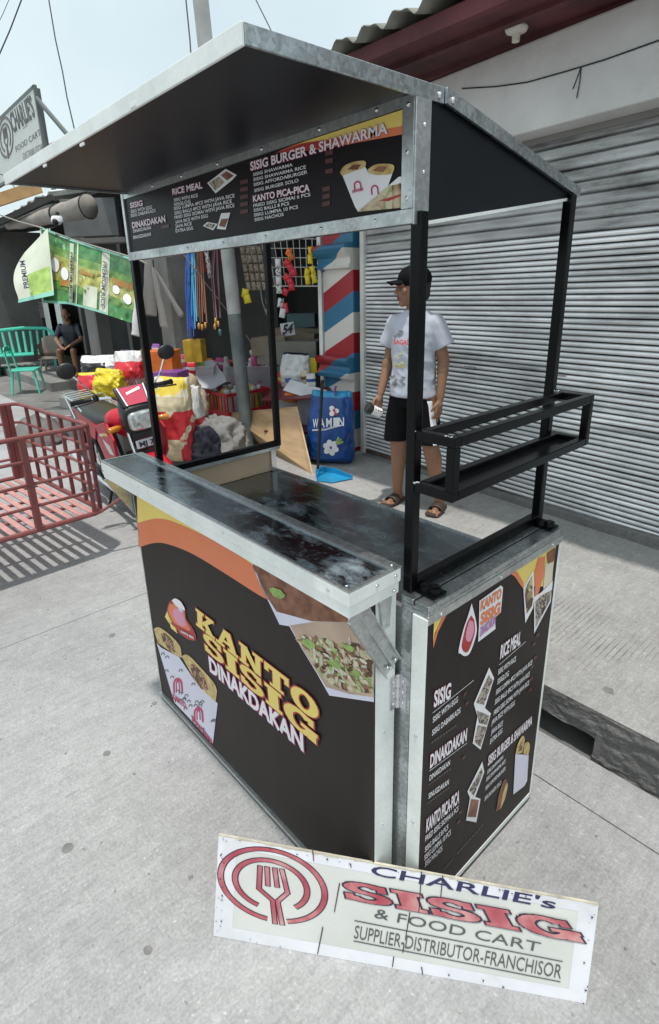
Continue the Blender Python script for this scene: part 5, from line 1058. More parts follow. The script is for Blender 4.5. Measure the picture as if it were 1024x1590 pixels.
for i in range(5):
    for j in range(6):
        cl = ('white', 'lime', 'green', 'white', 'yellow', 'white')[(i*2+j+rb.randrange(2)) % 6]; c = V((x0+.058+i*.081, y0+.055+j*.082, zb+.013))
        nm = {'white': 'white', 'lime': 'pale green', 'green': 'dark green', 'yellow': 'yellow'}[cl]; O6 = ('first', 'second', 'third', 'fourth', 'fifth', 'sixth'); lab = nm+' capped bottle, %s from the left in the %s row of the red crate' % (O6[j], ('back', 'fourth', 'third', 'second', 'front')[i])
        c.z += rb.uniform(-.008, .012)
        if cl not in first: first[cl] = bottle(c, .25, .038, M['bin'] if cl == 'white' else P_[cl], P_['white'] if cl != 'yellow' else P_['yellow'], 'bottle', lab); o = first[cl]
        else: o = dup(first[cl], c, rb.uniform(0, 6), lab)
        if o is not first[cl]: o.rotation_euler = (rb.uniform(-.16, .16), rb.uniform(-.16, .16), rb.uniform(0, 6))
        o['group'] = nm+' bottles in the crate'
# table under it all and crates around
for q, lb in (([(262, 592), (268, 575), (305, 558), (331, 559), (345, 578), (318, 590)], 'pale translucent lid lying over the bin left of the crate'), ([(296, 600), (310, 580), (345, 576), (352, 592), (330, 604)], 'small translucent lid tilted against the steel pole')):
    b = MB(); pts = [D(x, y, 5.6+(600-y)*.008) for x, y in q]; b.ext(pts, fw*.006); tag(fix_normals(b.build('bin_lid', film('lid_plastic', (.66, .66, .74), .3, .25) if 'lid_plastic' not in bpy.data.materials else bpy.data.materials['lid_plastic'])), lb, 'lid')
tb = thing('goods_table', (cc.x-.3, cc.y, .19), 'low wooden display table under the shop goods behind the motorcycle', 'table')
b = MB(); tz = cc.z-crz/2-.004; b.bb((cc.x-1.25, cc.y-.34, tz-.03), (cc.x+.3, cc.y+.7, tz)); b.build('table_top', M['old_wall'], tb)
for x in (cc.x-1.2, cc.x+.25):
    for y in (cc.y-.29, cc.y+.65): b = MB(); b.bb((x-.025, y-.025, .19), (x+.025, y+.025, tz-.031)); b.build('leg', M['old_wall'], tb)
# translucent bins
def bin_(px, py, d, w_, dp_, h_, rz, label, m=None):
    c = D(px, py, d); rot = Euler((0, 0, rz)).to_matrix(); t = thing('storage_bin', c-V((0, 0, h_/2)), label, 'bin', None)
    b = MB(); lo = [rot @ V((sx*w_*.43, sy*dp_*.43, -h_/2)) for sx, sy in ((-1, -1), (1, -1), (1, 1), (-1, 1))]; hi = [rot @ V((sx*w_*.5, sy*dp_*.5, h_/2)) for sx, sy in ((-1, -1), (1, -1), (1, 1), (-1, 1))]
    b.add([c+q for q in lo+hi], [[3, 2, 1, 0], [0, 1, 5, 4], [1, 2, 6, 5], [2, 3, 7, 6], [3, 0, 4, 7]]); o = b.build('bin_body', m or M['bin'], t); o.modifiers.new('s', 'SOLIDIFY').thickness = .003
    b = MB(); b.tube([c+q for q in hi+[hi[0]]], .008, 6); b.build('bin_rim', m or M['bin'], t); return t
bin_(300, 586, 5.9, .50, .36, .24, .9, 'wide translucent plastic bin left of the red bottle crate')
bin_(400, 584, 6.3, .60, .36, .25, .75, 'translucent plastic bin holding bottles above the red crate')
bottle(D(406, 594, 6.2), .37, .052, P_['pink'], P_['white'], 'drink_bottle', 'tall pink drink bottle leaning behind the red crate', (.1, -.25))
for px, py, lb in ((354, 592, 'left of the steel pole'), (392, 594, 'right of the steel pole'), (419, 598, 'right of the pink bottle')): bottle(D(px, py, 6.25), .27, .043, P_['white'], P_['white'], 'milk_bottle', 'white plastic bottle '+lb+' above the crate')
# red and yellow rice sack left of the crate
rb_ = D(274, 716, 4.7); rs_ = thing('rice_sack', rb_, 'tall red and yellow rice sack standing behind the motorcycle handlebar', 'sack')
pillow('sack_body', rb_, .29, .23, .70, .75, [ramp_mat('rice_sack_print', 6.5, [(0, (.55, .02, .03)), (.61, (.55, .03, .04)), (.63, (.66, .55, .38)), (.70, (.68, .62, .52)), (.74, (.25, .15, .08))], kind='noise', detail=2), ramp_mat('yellow_sack_print', 8, [(0, (.66, .48, .04)), (.52, (.72, .55, .05)), (.58, (.66, .62, .5))], kind='noise', detail=2), P_['cream'], P_['white']], lambda u, v: 1 if v > .80 else (2 if v > .62 else (2 if (v < .30 and .70 < u < .84) else 0)), 5.1, rs_, (-.05, .03), .12, .3)
for px, w_, lab, mm_ in ((303, .10, 'narrow white and red sack wedged right of the rice sack', ['white', 'red']),):
    p = D(px, 704, 4.95); pillow('narrow_sack', p, .17, .20, .60, .7, [P_[k] for k in mm_], lambda u, v: 1 if .3 < v < .55 else 0, 8.2, None, (0, .03), .12, .3); tag(bpy.data.objects['narrow_sack'], lab, 'sack')
# grey cloth heap
def heap(name, px, py, d, rad, m, seed, label, cat):
    c = D(px, py, d); b = MB()
    def f(u, v):
        t = 2*math.pi*u; a = math.pi/2*v; q = V((math.cos(t)*math.cos(a), math.sin(t)*math.cos(a), math.sin(a))); k = .95+.25*noise.noise(q*1.6+V((seed, 0, 0)))+.34*(.5-abs(noise.noise(q*2.3+V((0, seed, 0)))))+.16*(.4-abs(noise.noise(q*5.1+V((seed, seed, 0)))))
        return c+V((q.x*rad[0]*k, q.y*rad[1]*k, max(q.z*rad[2]*k, 0)))
    b.grid(f, 64, 26, 0, True); return tag(fix_normals(b.build(name, m, None, smooth=True)), label, cat)
M['cloth'] = mat('grey_canvas', (.21, .205, .195), .8, var=.2, scale=6, bump=.2, bscale=20)
heap('canvas_heap', 334, 692, 5.1, (.34, .28, .27), M['cloth'], 2.2, 'crumpled grey canvas heaped beside the plywood sheet', 'canvas')
heap('dark_bag', 312, 706, 4.8, (.18, .17, .22), mat('navy_cloth', (.012, .014, .026), .85, var=.3, scale=8), 6.1, 'dark navy bag slumped below the grey canvas', 'bag')
# maroon crates on the right, white sack, boxes
mq = thing('maroon_shelf', D(465, 640, 5.0), 'maroon painted wooden shelf between the red crate and striped pillar', 'shelf')
c = D(463, 628, 5.05); rz_ = .55
obox('board', c+V((0, 0, .10)), (.55, .35, .02), rz_, P_['maroon'], mq, tilt=(.1, -.05)); obox('board', c+V((0, 0, -.22)), (.55, .35, .02), rz_, P_['maroon'], mq)
obox('back_board', c+Euler((0, 0, rz_)).to_matrix() @ V((0, .1, -.08)), (.5, .012, .26), rz_, M['tape'], mq)
t = D(474, 606, 4.95); tag(obox('carton_flap', t, (.36, .16, .008), .5, M['tape'], tilt=(.5, .25)), 'open white carton flap lying on the maroon shelf', 'carton')
wsb = D(459, 603, 5.25); ws = thing('white_sack', wsb, 'white plastic sack with blue lettering on the maroon shelf', 'sack')
wo = pillow('sack_body', wsb, .26, .16, .33, .75, [P_['white'], P_['navy']], lambda u, v: 1 if v > .955 else 0, 11.7, ws, (0, .05), .14, .4)
b = MB(); a, e = D(442, 594, 5.13), D(463, 594.5, 5.13); text(b, 'wned', a, e, D(442, 583, 5.13)-a, (CP-a).normalized(), .0, .05); b.build('lettering', P_['blue'], ws)
tag(obox('grey_carton', D(455, 545, 5.6), (.62, .4, .22), .55, M['cardg']), 'large dusty cardboard carton under the number card', 'carton')
tag(obox('carton', D(470, 524, 5.9), (.50, .4, .18), .35, M['card'], tilt=(.05, .1)), 'brown cardboard carton tilted on top of the dusty one', 'carton')
tag(obox('small_carton', D(418, 535, 5.6), (.34, .3, .16), .9, M['card'], tilt=(0, -.1)), 'small brown carton left of the dusty cardboard carton', 'carton')
tag(obox('yellow_packet', D(485, 567, 5.2), (.10, .05, .14), .6, P_['yellow']), 'small yellow packet beside the striped pillar above the shelf', 'packet')
c = D(447, 511, 5.5); nc = thing('number_card', c, 'white card with the number 54 leaning on the carton', 'card'); obox('card_face', c, (.135, .006, .125), .75, M['whitep'], nc, .001, (0, -.12))
b = MB(); a = D(438.5, 519, 5.47); text(b, '54', a, D(454, 516, 5.47), D(441, 504, 5.47)-a, (CP-a).normalized(), 0, .045); b.build('numerals', M['ink'], nc)
tag(obox('teal_bag', D(470, 497, 6.0), (.3, .2, .14), .7, mat('faded_teal', (.12, .2, .22), .7)), 'faded teal bag on top of the cartons at the back', 'bag')

# --- hanging wire rack with sachets
wr = thing('wire_rack', D(435, 380, 5.0), 'white wire grid rack hung with snack sachets in the shopfront', 'rack')
def WRp(u, v): # u left-right, v top-down
    a = V(D(372+u*123, 356, 5.1-.35*u)); c = V(D(394+u*100, 444, 5.1-.35*u)); return a.lerp(c, v)
M['wire'] = mat('white_coated_wire', (.55, .54, .50), .5, var=.1)
for i in range(13): b = MB(); b.tube([WRp(i/12, 0), WRp(i/12, 1)], .0035, 5); b.build('wire', M['wire'], wr)
for i in range(7): b = MB(); b.tube([WRp(0, i/6), WRp(1, i/6)], .0035 if i < 6 else .006, 5); b.build('wire', M['wire'], wr)
def sachet(px, py, wpx, hpx, d, m, tilt, lab, grp, name='sachet'):
    c = D(px, py, d); w_, h_ = wpx*d/FPX, hpx*d/FPX; b = MB(); ri, upv = cr, V((0, 0, 1)); sd = V((math.cos(tilt), math.sin(tilt))); 
    def f(u, v):
        x, z = (u-.5)*w_, (v-.5)*h_; k = .012*math.sin(math.pi*u)*math.sin(math.pi*v)+.003*noise.noise(V((u*4, v*4, px)))
        return c+ri*(x*sd.x-z*sd.y)+upv*(x*sd.y+z*sd.x)-fw*k
    b.grid(f, 6, 7); o = b.build(name, m, None, smooth=True); o.modifiers.new('s', 'SOLIDIFY').thickness = .004; tag(o, lab, 'sachet', grp); return o
M['bwpack'] = ramp_mat('black_white_packet', 60, [(.0, (.62, .62, .62)), (.52, (.62, .62, .62)), (.56, (.03, .03, .03))], kind='noise', const=True)
M['coffee'] = ramp_mat('brown_sachet_print', 80, [(0, (.22, .16, .11)), (.4, (.46, .41, .34)), (.7, (.12, .09, .07))])
for i, y in enumerate((408, 422, 436, 449)):
    for x, lb in ((416, 'left'), (432, 'right')): sachet(x+i*.5, y, 9, 12.5, 4.72, M['bwpack'] if i in (1, 3) else P_['white'], .02, 'white and black sachet, %s row, %s side of the double strip on the rack' % (('top', 'second', 'third', 'bottom')[i], lb), 'double strip of white sachets')
for x, y, a, lb in ((418, 472, .1, 'upper left'), (419, 487, .12, 'lower left'), (436, 470, -.15, 'upper right'), (439, 486, -.2, 'lower right')): sachet(x, y, 9, 14, 4.72, P_['white'] if y > 480 else M['bwpack'], a, lb+' white sachet of the strip hanging below the wire rack', 'lower white sachets')
for i in range(7): sachet(446+(i % 3)*5-(i > 4)*3, 408+i*7.5, 10, 11, 4.75, P_['red'], (-.5, .4, .1)[i % 3], 'red snack sachet, %s from the top of the bunch on the wire rack' % ('first', 'second', 'third', 'fourth', 'fifth', 'sixth', 'lowest')[i], 'red sachets on the rack')
for x, y, a, lb in ((452, 398, .5, 'lower'), (449, 391, -.4, 'upper')): sachet(x, y, 9, 11, 4.78, P_['orange'], a, lb+' orange sachet at the top of the red bunch', 'orange sachets')
sachet(444, 478, 7, 15, 4.72, P_['red'], .1, 'single red sachet hanging below the rack beside white ones', 'red sachet')
for x, y, a, lb in ((477, 424, -.15, 'middle left'), (478, 434, .1, 'lowest left'), (486, 420, .25, 'middle right'), (488, 432, .3, 'lowest right'), (482, 402, 0, 'second from top'), (483, 390, .1, 'topmost')): sachet(x, y, 8, 14, 4.7, P_['yellow'], a, 'yellow snack sachet, '+lb+' of the bunch at the right end of the rack', 'yellow sachets on the rack')
for x, y, a, lb in ((381, 455, -.2, 'upper'), (384, 464, .2, 'lower')): sachet(x, y, 11, 13, 4.9, P_['yellow'], a, lb+' yellow sachet hanging beside the steel pole', 'yellow sachets by the pole')
for i in range(5):
    for j in range(4): sachet(377+j*8.5+i*2.2, 388+i*14, 7.5, 12.5, 4.95, M['coffee'], .12, 'brown sachet, %s from the top in the %s strip from the steel pole' % (('first', 'second', 'third', 'fourth', 'fifth')[i], ('first', 'second', 'third', 'fourth')[j]), 'brown sachet strips')
b = MB(); b.tube([D(404, 445, 4.9), D(408, 470, 4.9), D(416, 492, 4.85)], .006, 5); tag(b.build('grey_strap', M['cloth']), 'grey strap hanging below the left of the wire rack', 'strap')
# --- hanging cords left of the pole
def cords(name, x0, x1, ytop, ybot, n, d, m, lab, seed):
    rr = random.Random(seed); t = thing(name, D((x0+x1)/2, ybot, d), lab, 'cords')
    for k in range(n):
        x = x0+(x1-x0)*k/max(1, n-1); b = MB(); yb = ybot-rr.uniform(0, 22)
        b.tube([D(x*.6+(x0+x1)/2*.4, ytop, d), D(x+rr.uniform(-2, 2), (ytop*.6+yb*.4), d-.02), D(x+4+rr.uniform(-2, 2), yb, d-.03)], .006, 5); b.build('cord', m[k % len(m)], t)
    return t
cords('lanyard_bundle', 287, 299, 388, 527, 9, 5.0, [P_['blue'], P_['blue'], mat('cobalt_cord', (.02, .05, .42), .5)], 'bundle of deep blue lanyards hanging in the shopfront', 1)
cords('light_blue_bundle', 296, 303, 388, 512, 4, 4.98, [P_['skyblue'], mat('light_blue_cord', (.08, .36, .58), .5)], 'light blue cords hanging beside the deep blue lanyards', 2)
oc = cords('brown_bundle', 303, 316, 385, 505, 6, 5.0, [P_['brown'], mat('rust_cord', (.30, .10, .05), .6)], 'rust brown cords with gold pendants hanging left of the pole', 3)
mcx = cords('maroon_bundle', 330, 339, 382, 498, 4, 5.0, [P_['maroon'], mat('mauve_cord', (.22, .14, .16), .6)], 'maroon cords with gold pendants hanging right beside the pole', 4)
M['gold'] = mat('gold_pendant', (.60, .33, .10), .3, .6)
for px, py, t in ((309, 506, oc), (314, 508, oc), (319, 505, oc), (335, 498, mcx), (339, 503, mcx), (334, 507, mcx)): b = MB(); b.ell(D(px, py, 4.93), (.016, .012, .028)); b.build('pendant', M['gold'], t, True)
b = MB(); b.ell(D(342, 516, 4.93), (.02, .014, .035), Euler((.3, .5, 0)).to_matrix()); b.build('pendant', mat('teal_pendant', (.1, .22, .24), .3), mcx, True)
sachet(322, 400, 7, 60, 5.02, M['bwpack'], .08, 'long black and white label strip hanging among the cords', 'label strip', 'label_strip')
sachet(314, 400, 6, 40, 5.03, P_['red'], .05, 'red strip hanging among the brown cords', 'red strip', 'label_strip')
sachet(341, 390, 12, 34, 5.05, P_['maroon'], .05, 'dark maroon cloth hanging top left of the pole', 'maroon cloth', 'hanging_cloth')
tag(obox('yellow_box', D(303, 544, 5.15), (.17, .14, .20), .7, mat('ochre_box', (.50, .30, .03), .5, var=.3, scale=9)), 'yellow box with red mark under the blue lanyards', 'box')
tag(obox('maroon_ledge', D(330, 568, 6.5), (.70, .4, .09), .7, P_['maroon']), 'dark maroon ledge behind the translucent bins', 'ledge')
# weathered door post and hanging clear bags
b = MB(); p = D(270, 470, 5.6); b.bb((p.x-.13, p.y-.1, .19), (p.x+.13, p.y+.1, 2.7)); tag(b.build('wall_post', M['old_wall']), 'weathered grey wall post left of the blue lanyards', 'post')
for i, (px, py, wp, hp, a, lb) in enumerate(((232, 440, 22, 95, -.1, 'upper clear plastic bag hanging right of the green sacks'), (247, 462, 13, 88, .08, 'long clear plastic bag hanging on the weathered post'), (262, 455, 9, 75, .45, 'slanting rolled clear plastic hanging on the weathered post'), (214, 478, 16, 85, -.18, 'white torn plastic fringe at the right end of the green sacks'))):
    d = 4.9; c = D(px, py, d); b = MB(); w_, h_ = wp*d/FPX, hp*d/FPX
    def f(u, v, c=c, w_=w_, h_=h_, a=a, i=i):
        t = 2*math.pi*u; sp_2 = .35+.65*(1-v)**.6; x = w_/2*sp_2*math.cos(t)*(1+.3*noise.noise(V((math.cos(t)*2, v*5, i)))); y = .03*sp_2*math.sin(t); z = (v-.5)*h_
        return c+cr*(x*math.cos(a)-z*math.sin(a))+V((0, 0, 1))*(z*math.cos(a)+x*math.sin(a))-fw*y
    b.grid(f, 20, 12, 0, True); tag(b.build('plastic_bag', M['film'] if i < 3 else P_['white'], None, smooth=True), lb, 'plastic bag')
# bags and boxes behind the saddle
tag(obox('orange_box', D(254, 562, 4.75), (.24, .2, .20), .7, P_['orange']), 'orange box right of the black cart post behind the mirror', 'box')
tag(obox('purple_tray', D(266, 581, 4.6), (.22, .2, .06), .6, P_['violet']), 'purple tray under the orange box', 'tray')
def bag(px, py, d, wp, hp, dp_, rz, mats, mf, seed, name, lab, cr_=.12, lean=(0, 0)):
    p = D(px, py, d); o = pillow(name, p, wp*d/FPX, dp_, hp*d/FPX, rz, [P_[k] for k in mats], mf, seed, None, lean, cr_, .4); return tag(o, lab, 'bag')
bag(160, 590, 5.4, 56, 38, .2, .85, ['white', 'black'], lambda u, v: 1 if (.3 < v < .75 and .55 < u < .8) else 0, 1.1, 'white_bag', 'white bag with black label behind the motorcycle seat')
o = bag(208, 616, 4.9, 44, 70, .2, .8, ['white', 'red', 'pink'], lambda u, v: 1 if .42 < v < .80 else 0, 2.1, 'feed_bag', 'white bag with wide red band behind the motorcycle')
b = MB(); a, e = D(192, 597, 4.72), D(224, 596, 4.72); text(b, 'IDEATA', a, e, D(192, 586, 4.72)-a, (CP-a).normalized(), 0, .04); b.build('lettering', P_['maroon'], o)
bag(172, 617, 4.7, 40, 44, .18, .7, ['yellow', 'lime'], lambda u, v: 0, 4.4, 'yellow_bag', 'crumpled bright yellow bag behind the motorcycle seat', .18, (0, .1))
o = bag(144, 622, 4.9, 34, 43, .14, .9, ['yellow', 'red', 'white'], lambda u, v: 1 if .38 < v < .92 else 0, 6.4, 'snack_bag', 'red and yellow snack bag left of the yellow bag', .08)
b = MB(); a, e = D(133, 604, 4.80), D(153, 604, 4.80); text(b, 'sulpa', a, e, D(133, 598, 4.80)-a, (CP-a).normalized(), 0, .05); b.build('lettering', M['whitep'], o)
tag(obox('goods_shelf', D(175, 628, 5.3), (1.2, .5, .10), .1, M['old_wall']), 'low ledge under the bags behind the motorcycle seat', 'ledge')
bx = D(175, 628, 5.3); tag(obox('ledge_support', (bx.x, bx.y, bx.z/2-.03), (1.0, .4, bx.z-.05), .1, M['old_wall']), 'dark block carrying the ledge behind the motorcycle', 'block')
heap('straw_sack', 287, 640, 5.2, (.22, .2, .30), mat('straw_sack_weave', (.42, .34, .24), .8, var=.2, scale=12, bump=.2), 3.9, 'cream woven sack behind the rice sack', 'sack')

# small packets and pouches crowded on the shelves
for px, py, d, w_, h_, c1, c2, lb in ((297, 572, 5.6, .09, .13, 'red', 'white', 'red and white pouch at the left end of the goods table'), (313, 570, 5.9, .10, .12, 'lime', 'yellow', 'lime green pouch behind the pale lid'), (327, 566, 6.2, .08, .14, 'orange', 'white', 'orange pouch on the maroon ledge'), (341, 564, 6.2, .09, .12, 'pink', 'white', 'pink pouch on the maroon ledge beside the pole'), (381, 570, 6.5, .10, .14, 'blue', 'white', 'blue and white pouch right of the pole'), (393, 566, 6.6, .09, .16, 'yellow', 'red', 'yellow and red pouch standing right of the pole'),
                                      (428, 572, 6.2, .10, .15, 'violet', 'white', 'violet pouch beside the back cart post'), (437, 588, 5.5, .09, .13, 'red', 'yellow', 'red and yellow pouch left of the white sack'), (484, 590, 5.0, .08, .12, 'white', 'blue', 'white and blue pouch beside the striped pillar'), (476, 586, 5.1, .07, .13, 'cream', 'brown', 'cream pouch right of the white sack'), (452, 617, 5.0, .12, .09, 'orange', 'cream', 'orange pouch lying under the carton flap'), (283, 560, 5.2, .09, .12, 'pink', 'white', 'pink and white pouch below the blue lanyards'),
                                      (262, 545, 4.9, .08, .09, 'white', 'red', 'white pouch lying on the orange box'), (244, 541, 4.9, .08, .08, 'violet', 'white', 'violet pouch lying on the orange box'), (196, 552, 5.6, .10, .12, 'violet', 'white', 'violet pouch behind the wide red band bag'), (226, 552, 5.2, .09, .13, 'yellow', 'red', 'yellow pouch left of the black cart post')):
    p = D(px, py+h_*FPX/d*.5, d); o = pillow('pouch', p, w_, .05, h_, .7+.3*math.sin(px), [P_[c1], P_[c2]], lambda u, v: 1 if .35 < v < .62 else 0, px*.37, None, (.05*math.sin(py), .12*math.sin(px*1.7)), .10, .35, 24, 14); tag(o, lb, 'pouch')
# ================================================================ LEFT BACKGROUND
M['facade'] = mat('grey_facade', (.16, .155, .15), .9, var=.25, scale=1.2, dirt=.4)
M['dkgrey'] = mat('dark_grey_boards', (.038, .036, .035), .85, var=.3, scale=2)
M['greensack'] = mat('green_sack_weave', (.045, .19, .055), .42, var=.5, scale=7, dirt=.6, dirtc=(.25, .30, .10), bump=.5, bscale=12)
M['olivesack'] = mat('yellow_green_sack_weave', (.34, .34, .08), .42, var=.4, scale=7, dirt=.7, dirtc=(.42, .42, .30), bump=.5, bscale=12)
M['midsack'] = mat('mid_green_sack_weave', (.13, .25, .055), .5, var=.35, scale=5, bump=.12)
M['palesack'] = mat('pale_sack_weave', (.55, .58, .47), .5, var=.12, scale=4, bump=.12)
M['aquasack'] = mat('aqua_sack_hem', (.22, .50, .40), .5, var=.12, scale=4)
far = thing('far_shop_row', (-11, 4, 0), 'row of dark grey shopfronts beyond the hanging green sacks', 'building')
b = MB(); b.bb((-13, 4.0, -.05), (-4.35, 4.25, 3.1)); b.build('wall', M['dkgrey'], far)
b = MB(); b.bb((-14.5, 2.2, -.05), (-13, 7, 3.0)); b.build('end_wall', M['facade'], far)
b = MB(); b.add([(-14.4, 2.55, 2.92), (-4.3, 2.35, 2.80), (-4.3, 4.3, 3.15), (-14.4, 4.3, 3.2), (-14.4, 2.55, 2.98), (-4.3, 2.35, 2.86), (-4.3, 4.3, 3.21), (-14.4, 4.3, 3.26)], [[0, 1, 2, 3], [4, 7, 6, 5], [0, 4, 5, 1], [3, 2, 6, 7], [0, 3, 7, 4], [1, 5, 6, 2]]); fix_normals(b.build('roof', M['dkgrey'], far))
for x in (-12.2, -10.6, -8.2, -6.4): b = MB(); b.bb((x-.07, 3.55, 0), (x+.07, 3.7, 3.0)); b.build('pillar', M['facade'], far)
def fq(x0, y0, x1, y1, Y=3.98): a = ony(x0, y1, Y); c = ony(x1, y0, Y); return a, c
def fpanel(name, x0, y0, x1, y1, m, parent, Y=3.98, t=.03): a, c = fq(x0, y0, x1, y1, Y); b = MB(); b.bb((a.x, Y-t, min(a.z, c.z)), (c.x, Y, max(a.z, c.z))); return b.build(name, m, parent)
fpanel('door', 12, 455, 37, 530, mat('brown_door', (.14, .075, .05), .7, var=.2), far, 3.5, .05)
w_ = fpanel('shutter', 42, 468, 80, 493, M['facade'], far, 3.52, .05)
for k in range(5): fpanel('shutter_slat', 42, 468+k*5, 80, 471.5+k*5, M['old_wall'], far, 3.46, .02)
fpanel('window', 44, 494, 82, 520, mat('dark_window', (.02, .025, .04), .2), far, 3.52, .05)
for x in (41, 82, 90): fpanel('door_jamb', x, 462, x+3.5, 545, M['galvl'], far, 3.44, .04)
# pale wall slab and concrete beam over the shop mouth
cb = thing('concrete_box_beam', D(150, 340, 7.2), 'grey concrete panel under the roof behind the green sacks', 'panel')
obox('panel_face', D(142, 338, 7.2), (.72, .12, .44), .78, mat('grey_panel', (.19, .195, .20), .9, var=.12), cb); obox('panel_ledge', D(160, 374, 7.1), (.9, .2, .06), .78, M['facade'], cb)
# awning roll with its torn edge
ar = thing('awning_roll', D(90, 325, 6.8), 'rolled grey canvas awning tied under the roof edge at the left', 'awning')
b = MB(); a, c = D(12, 352, 7.3), D(139, 320, 6.6); N = 22
pts = [a.lerp(c, k/N)+V((0, 0, .004*math.sin(k*1.3))) for k in range(N+1)]; b.tube(pts, [.035+.095*(k/N)**.8+.003*math.sin(k*2.1) for k in range(N+1)], 18); b.build('canvas', mat('beige_canvas', (.29, .26, .235), .85, var=.2, scale=8, dirt=.4, dirtc=(.12, .10, .09), bump=.2), ar, smooth=True)
for t in (.62, .985): b = MB(); p = a.lerp(c, t); r_ = .04+.095*t**.8; dd_ = (c-a).normalized(); u_ = dd_.cross(V((0, 0, 1))).normalized(); w2 = dd_.cross(u_); b.tube([p+(u_*math.cos(k*.449)+w2*math.sin(k*.449))*r_ for k in range(15)], .010, 6); b.build('tie', M['rubber'], ar)
# corrugated roof edge, timber beam and red roof at the far left
rl = thing('shop_roof_edge', D(40, 315, 7), 'broken translucent and rusty roof sheets above the canvas roll', 'roof')
for i, (p, q, m) in enumerate((((-10, 345), (30, 325), 'galvl'), ((20, 330), (58, 306), 'roofing'), ((45, 316), (78, 297), 'galvl'))):
    a, c = D(*p, 7.2), D(*q, 7.0); b = MB(); bk = V((-.3, 1.2, .25))
    b.grid(lambda u, v, a=a, c=c, bk=bk: a.lerp(c, u)+bk*v+V((0, 0, .022*math.sin(u*22))), 24, 3); o = b.build('roof_sheet', M[m], rl, smooth=True); o.modifiers.new('s', 'SOLIDIFY').thickness = .012
b = MB(); b.bar(D(-20, 354, 7.15), D(82, 306, 6.9), .06, .07); b.build('gutter', M['dkgrey'], rl)
b = MB(); b.bar(D(-25, 318, 7.6), D(62, 289, 7.4), .05, .15); tag(b.build('timber_beam', mat('raw_timber', (.46, .27, .12), .7, var=.2, scale=4)), 'orange brown timber beam under the left end of the awning', 'beam')
b = MB(); b.ext([D(70, 226, 9.5), D(101, 211, 9.5), D(100, 221, 9.5), D(74, 236, 9.5)], V((-1.0, 1.4, .0))); tag(fix_normals(b.build('red_roof', mat('red_roof_sheet', (.30, .06, .06), .6))), 'small patch of red roof beside the hanging food cart sign', 'roof')
cv = thing('security_camera', D(89, 343, 6.2), 'small round white security camera under the canvas roll', 'camera'); p = D(89, 343, 6.2)
b = MB(); b.lathe([(.05, 0), (.062, -.02), (.062, -.06), (.03, -.085)], p+V((0, 0, .05)), 16); b.build('housing', M['whitep'], cv, smooth='auto'); b = MB(); b.ell(p+V((.03, -.03, -.01)), (.035, .035, .035)); b.build('lens', M['rubber'], cv, True); b = MB(); b.tube([p+V((0, 0, .05)), p+V((0, .02, .09))], .02, 8); b.build('mount', M['rubber'], cv)
# green rice sacks sewn into a long sheet
gs = thing('green_sack_sheet', D(120, 420, 5.9), 'long sheet of sewn green and white rice sacks strung up as a sunshade', 'sunshade')
def GP(u, v, off=0):
    """u along the sheet, v from top to bottom, in photo-derived corners at their own depths"""
    top = [(62, 351, 6.3), (110, 371, 6.1), (160, 387, 5.7), (214, 403, 5.2)]; bot = [(66, 470, 6.0), (108, 472, 5.9), (155, 485, 5.5), (216, 505, 5.1)]
    def pc(T, u):
        k = min(2, int(u*3)); t = u*3-k; return [T[k][j]+(T[k+1][j]-T[k][j])*t for j in range(3)]
    a, c = pc(top, u), pc(bot, u); q = [a[j]+(c[j]-a[j])*v for j in range(3)]
    wv = .07*math.sin(v*math.pi)*math.sin(u*9+1)+.07*noise.noise(V((u*6, v*3, 4)))+.06*(.3-abs(noise.noise(V((u*9+v*3, v*4-u*3, 7)))))+.03*(.3-abs(noise.noise(V((u*22, v*9, 2)))))
    return V(D(q[0], q[1]+6*math.sin(math.pi*v)*noise.noise(V((u*3, 1, 2))), q[2]+wv-off))
def gband(name, u0, u1, v0, v1, m, off=0, nu=30, nv=26): b = MB(); b.grid(lambda u, v: GP(u0+(u1-u0)*u, v0+(v1-v0)*v, off), nu, nv); return b.build(name, m, gs, smooth=True)
for i, (u0, u1) in enumerate(((0, .40), (.40, .72), (.72, 1))):
    sk = gband('sack', u0, u1, 0, 1, M['greensack'])
    gband('sack_band', u0+.015, u1, .20+.04*i, .80, M['midsack'], .005); gband('sack_band', u0+.015, u1, .32+.04*i, .68, M['olivesack'], .009)
    gband('seam', u0, u0+.014, 0, 1, M['palesack'], .010, 3, 12)
gband('label_band', .325, .365, .06, .96, M['palesack'], .014, 4, 12); gband('label_band', .66, .72, .04, .98, M['palesack'], .014, 4, 12); gband('pale_patch', .48, .63, .62, .96, M['palesack'], .012, 6, 6); gband('hem', .0, .72, .965, 1.0, M['aquasack'], .02, 20, 3); gband('top_hem', 0, 1, 0, .03, M['aquasack'], .02, 20, 3)
for (cu_, cv2, r_) in ((.16, .47, .075), (.27, .56, .07), (.80, .55, .05), (.90, .64, .06)):
    b = MB(); b.poly([GP(cu_+r_*math.cos(t)*.62, cv2+r_*2.2*math.sin(t)*.62, .03) for t in [2*math.pi*k/18 for k in range(18)]]); b.build('coconut_print', M['whitep'], gs)
for (u0, v0, u1, v1, m) in ((.10, .40, .22, .52, 'orange'), (.22, .64, .33, .74, 'orange'), (.44, .42, .58, .47, 'orange'), (.76, .38, .95, .48, 'orange'), (.06, .62, .12, .66, 'yellow')): gband('print_stroke', u0, u1, v0, v1, ramp_mat('sack_print', 30, [(.45, (.30, .30, .06)), (.5, (.42, .16, .03))], kind='noise') if 'sack_print' not in bpy.data.materials else bpy.data.materials['sack_print'], .022, 5, 3)
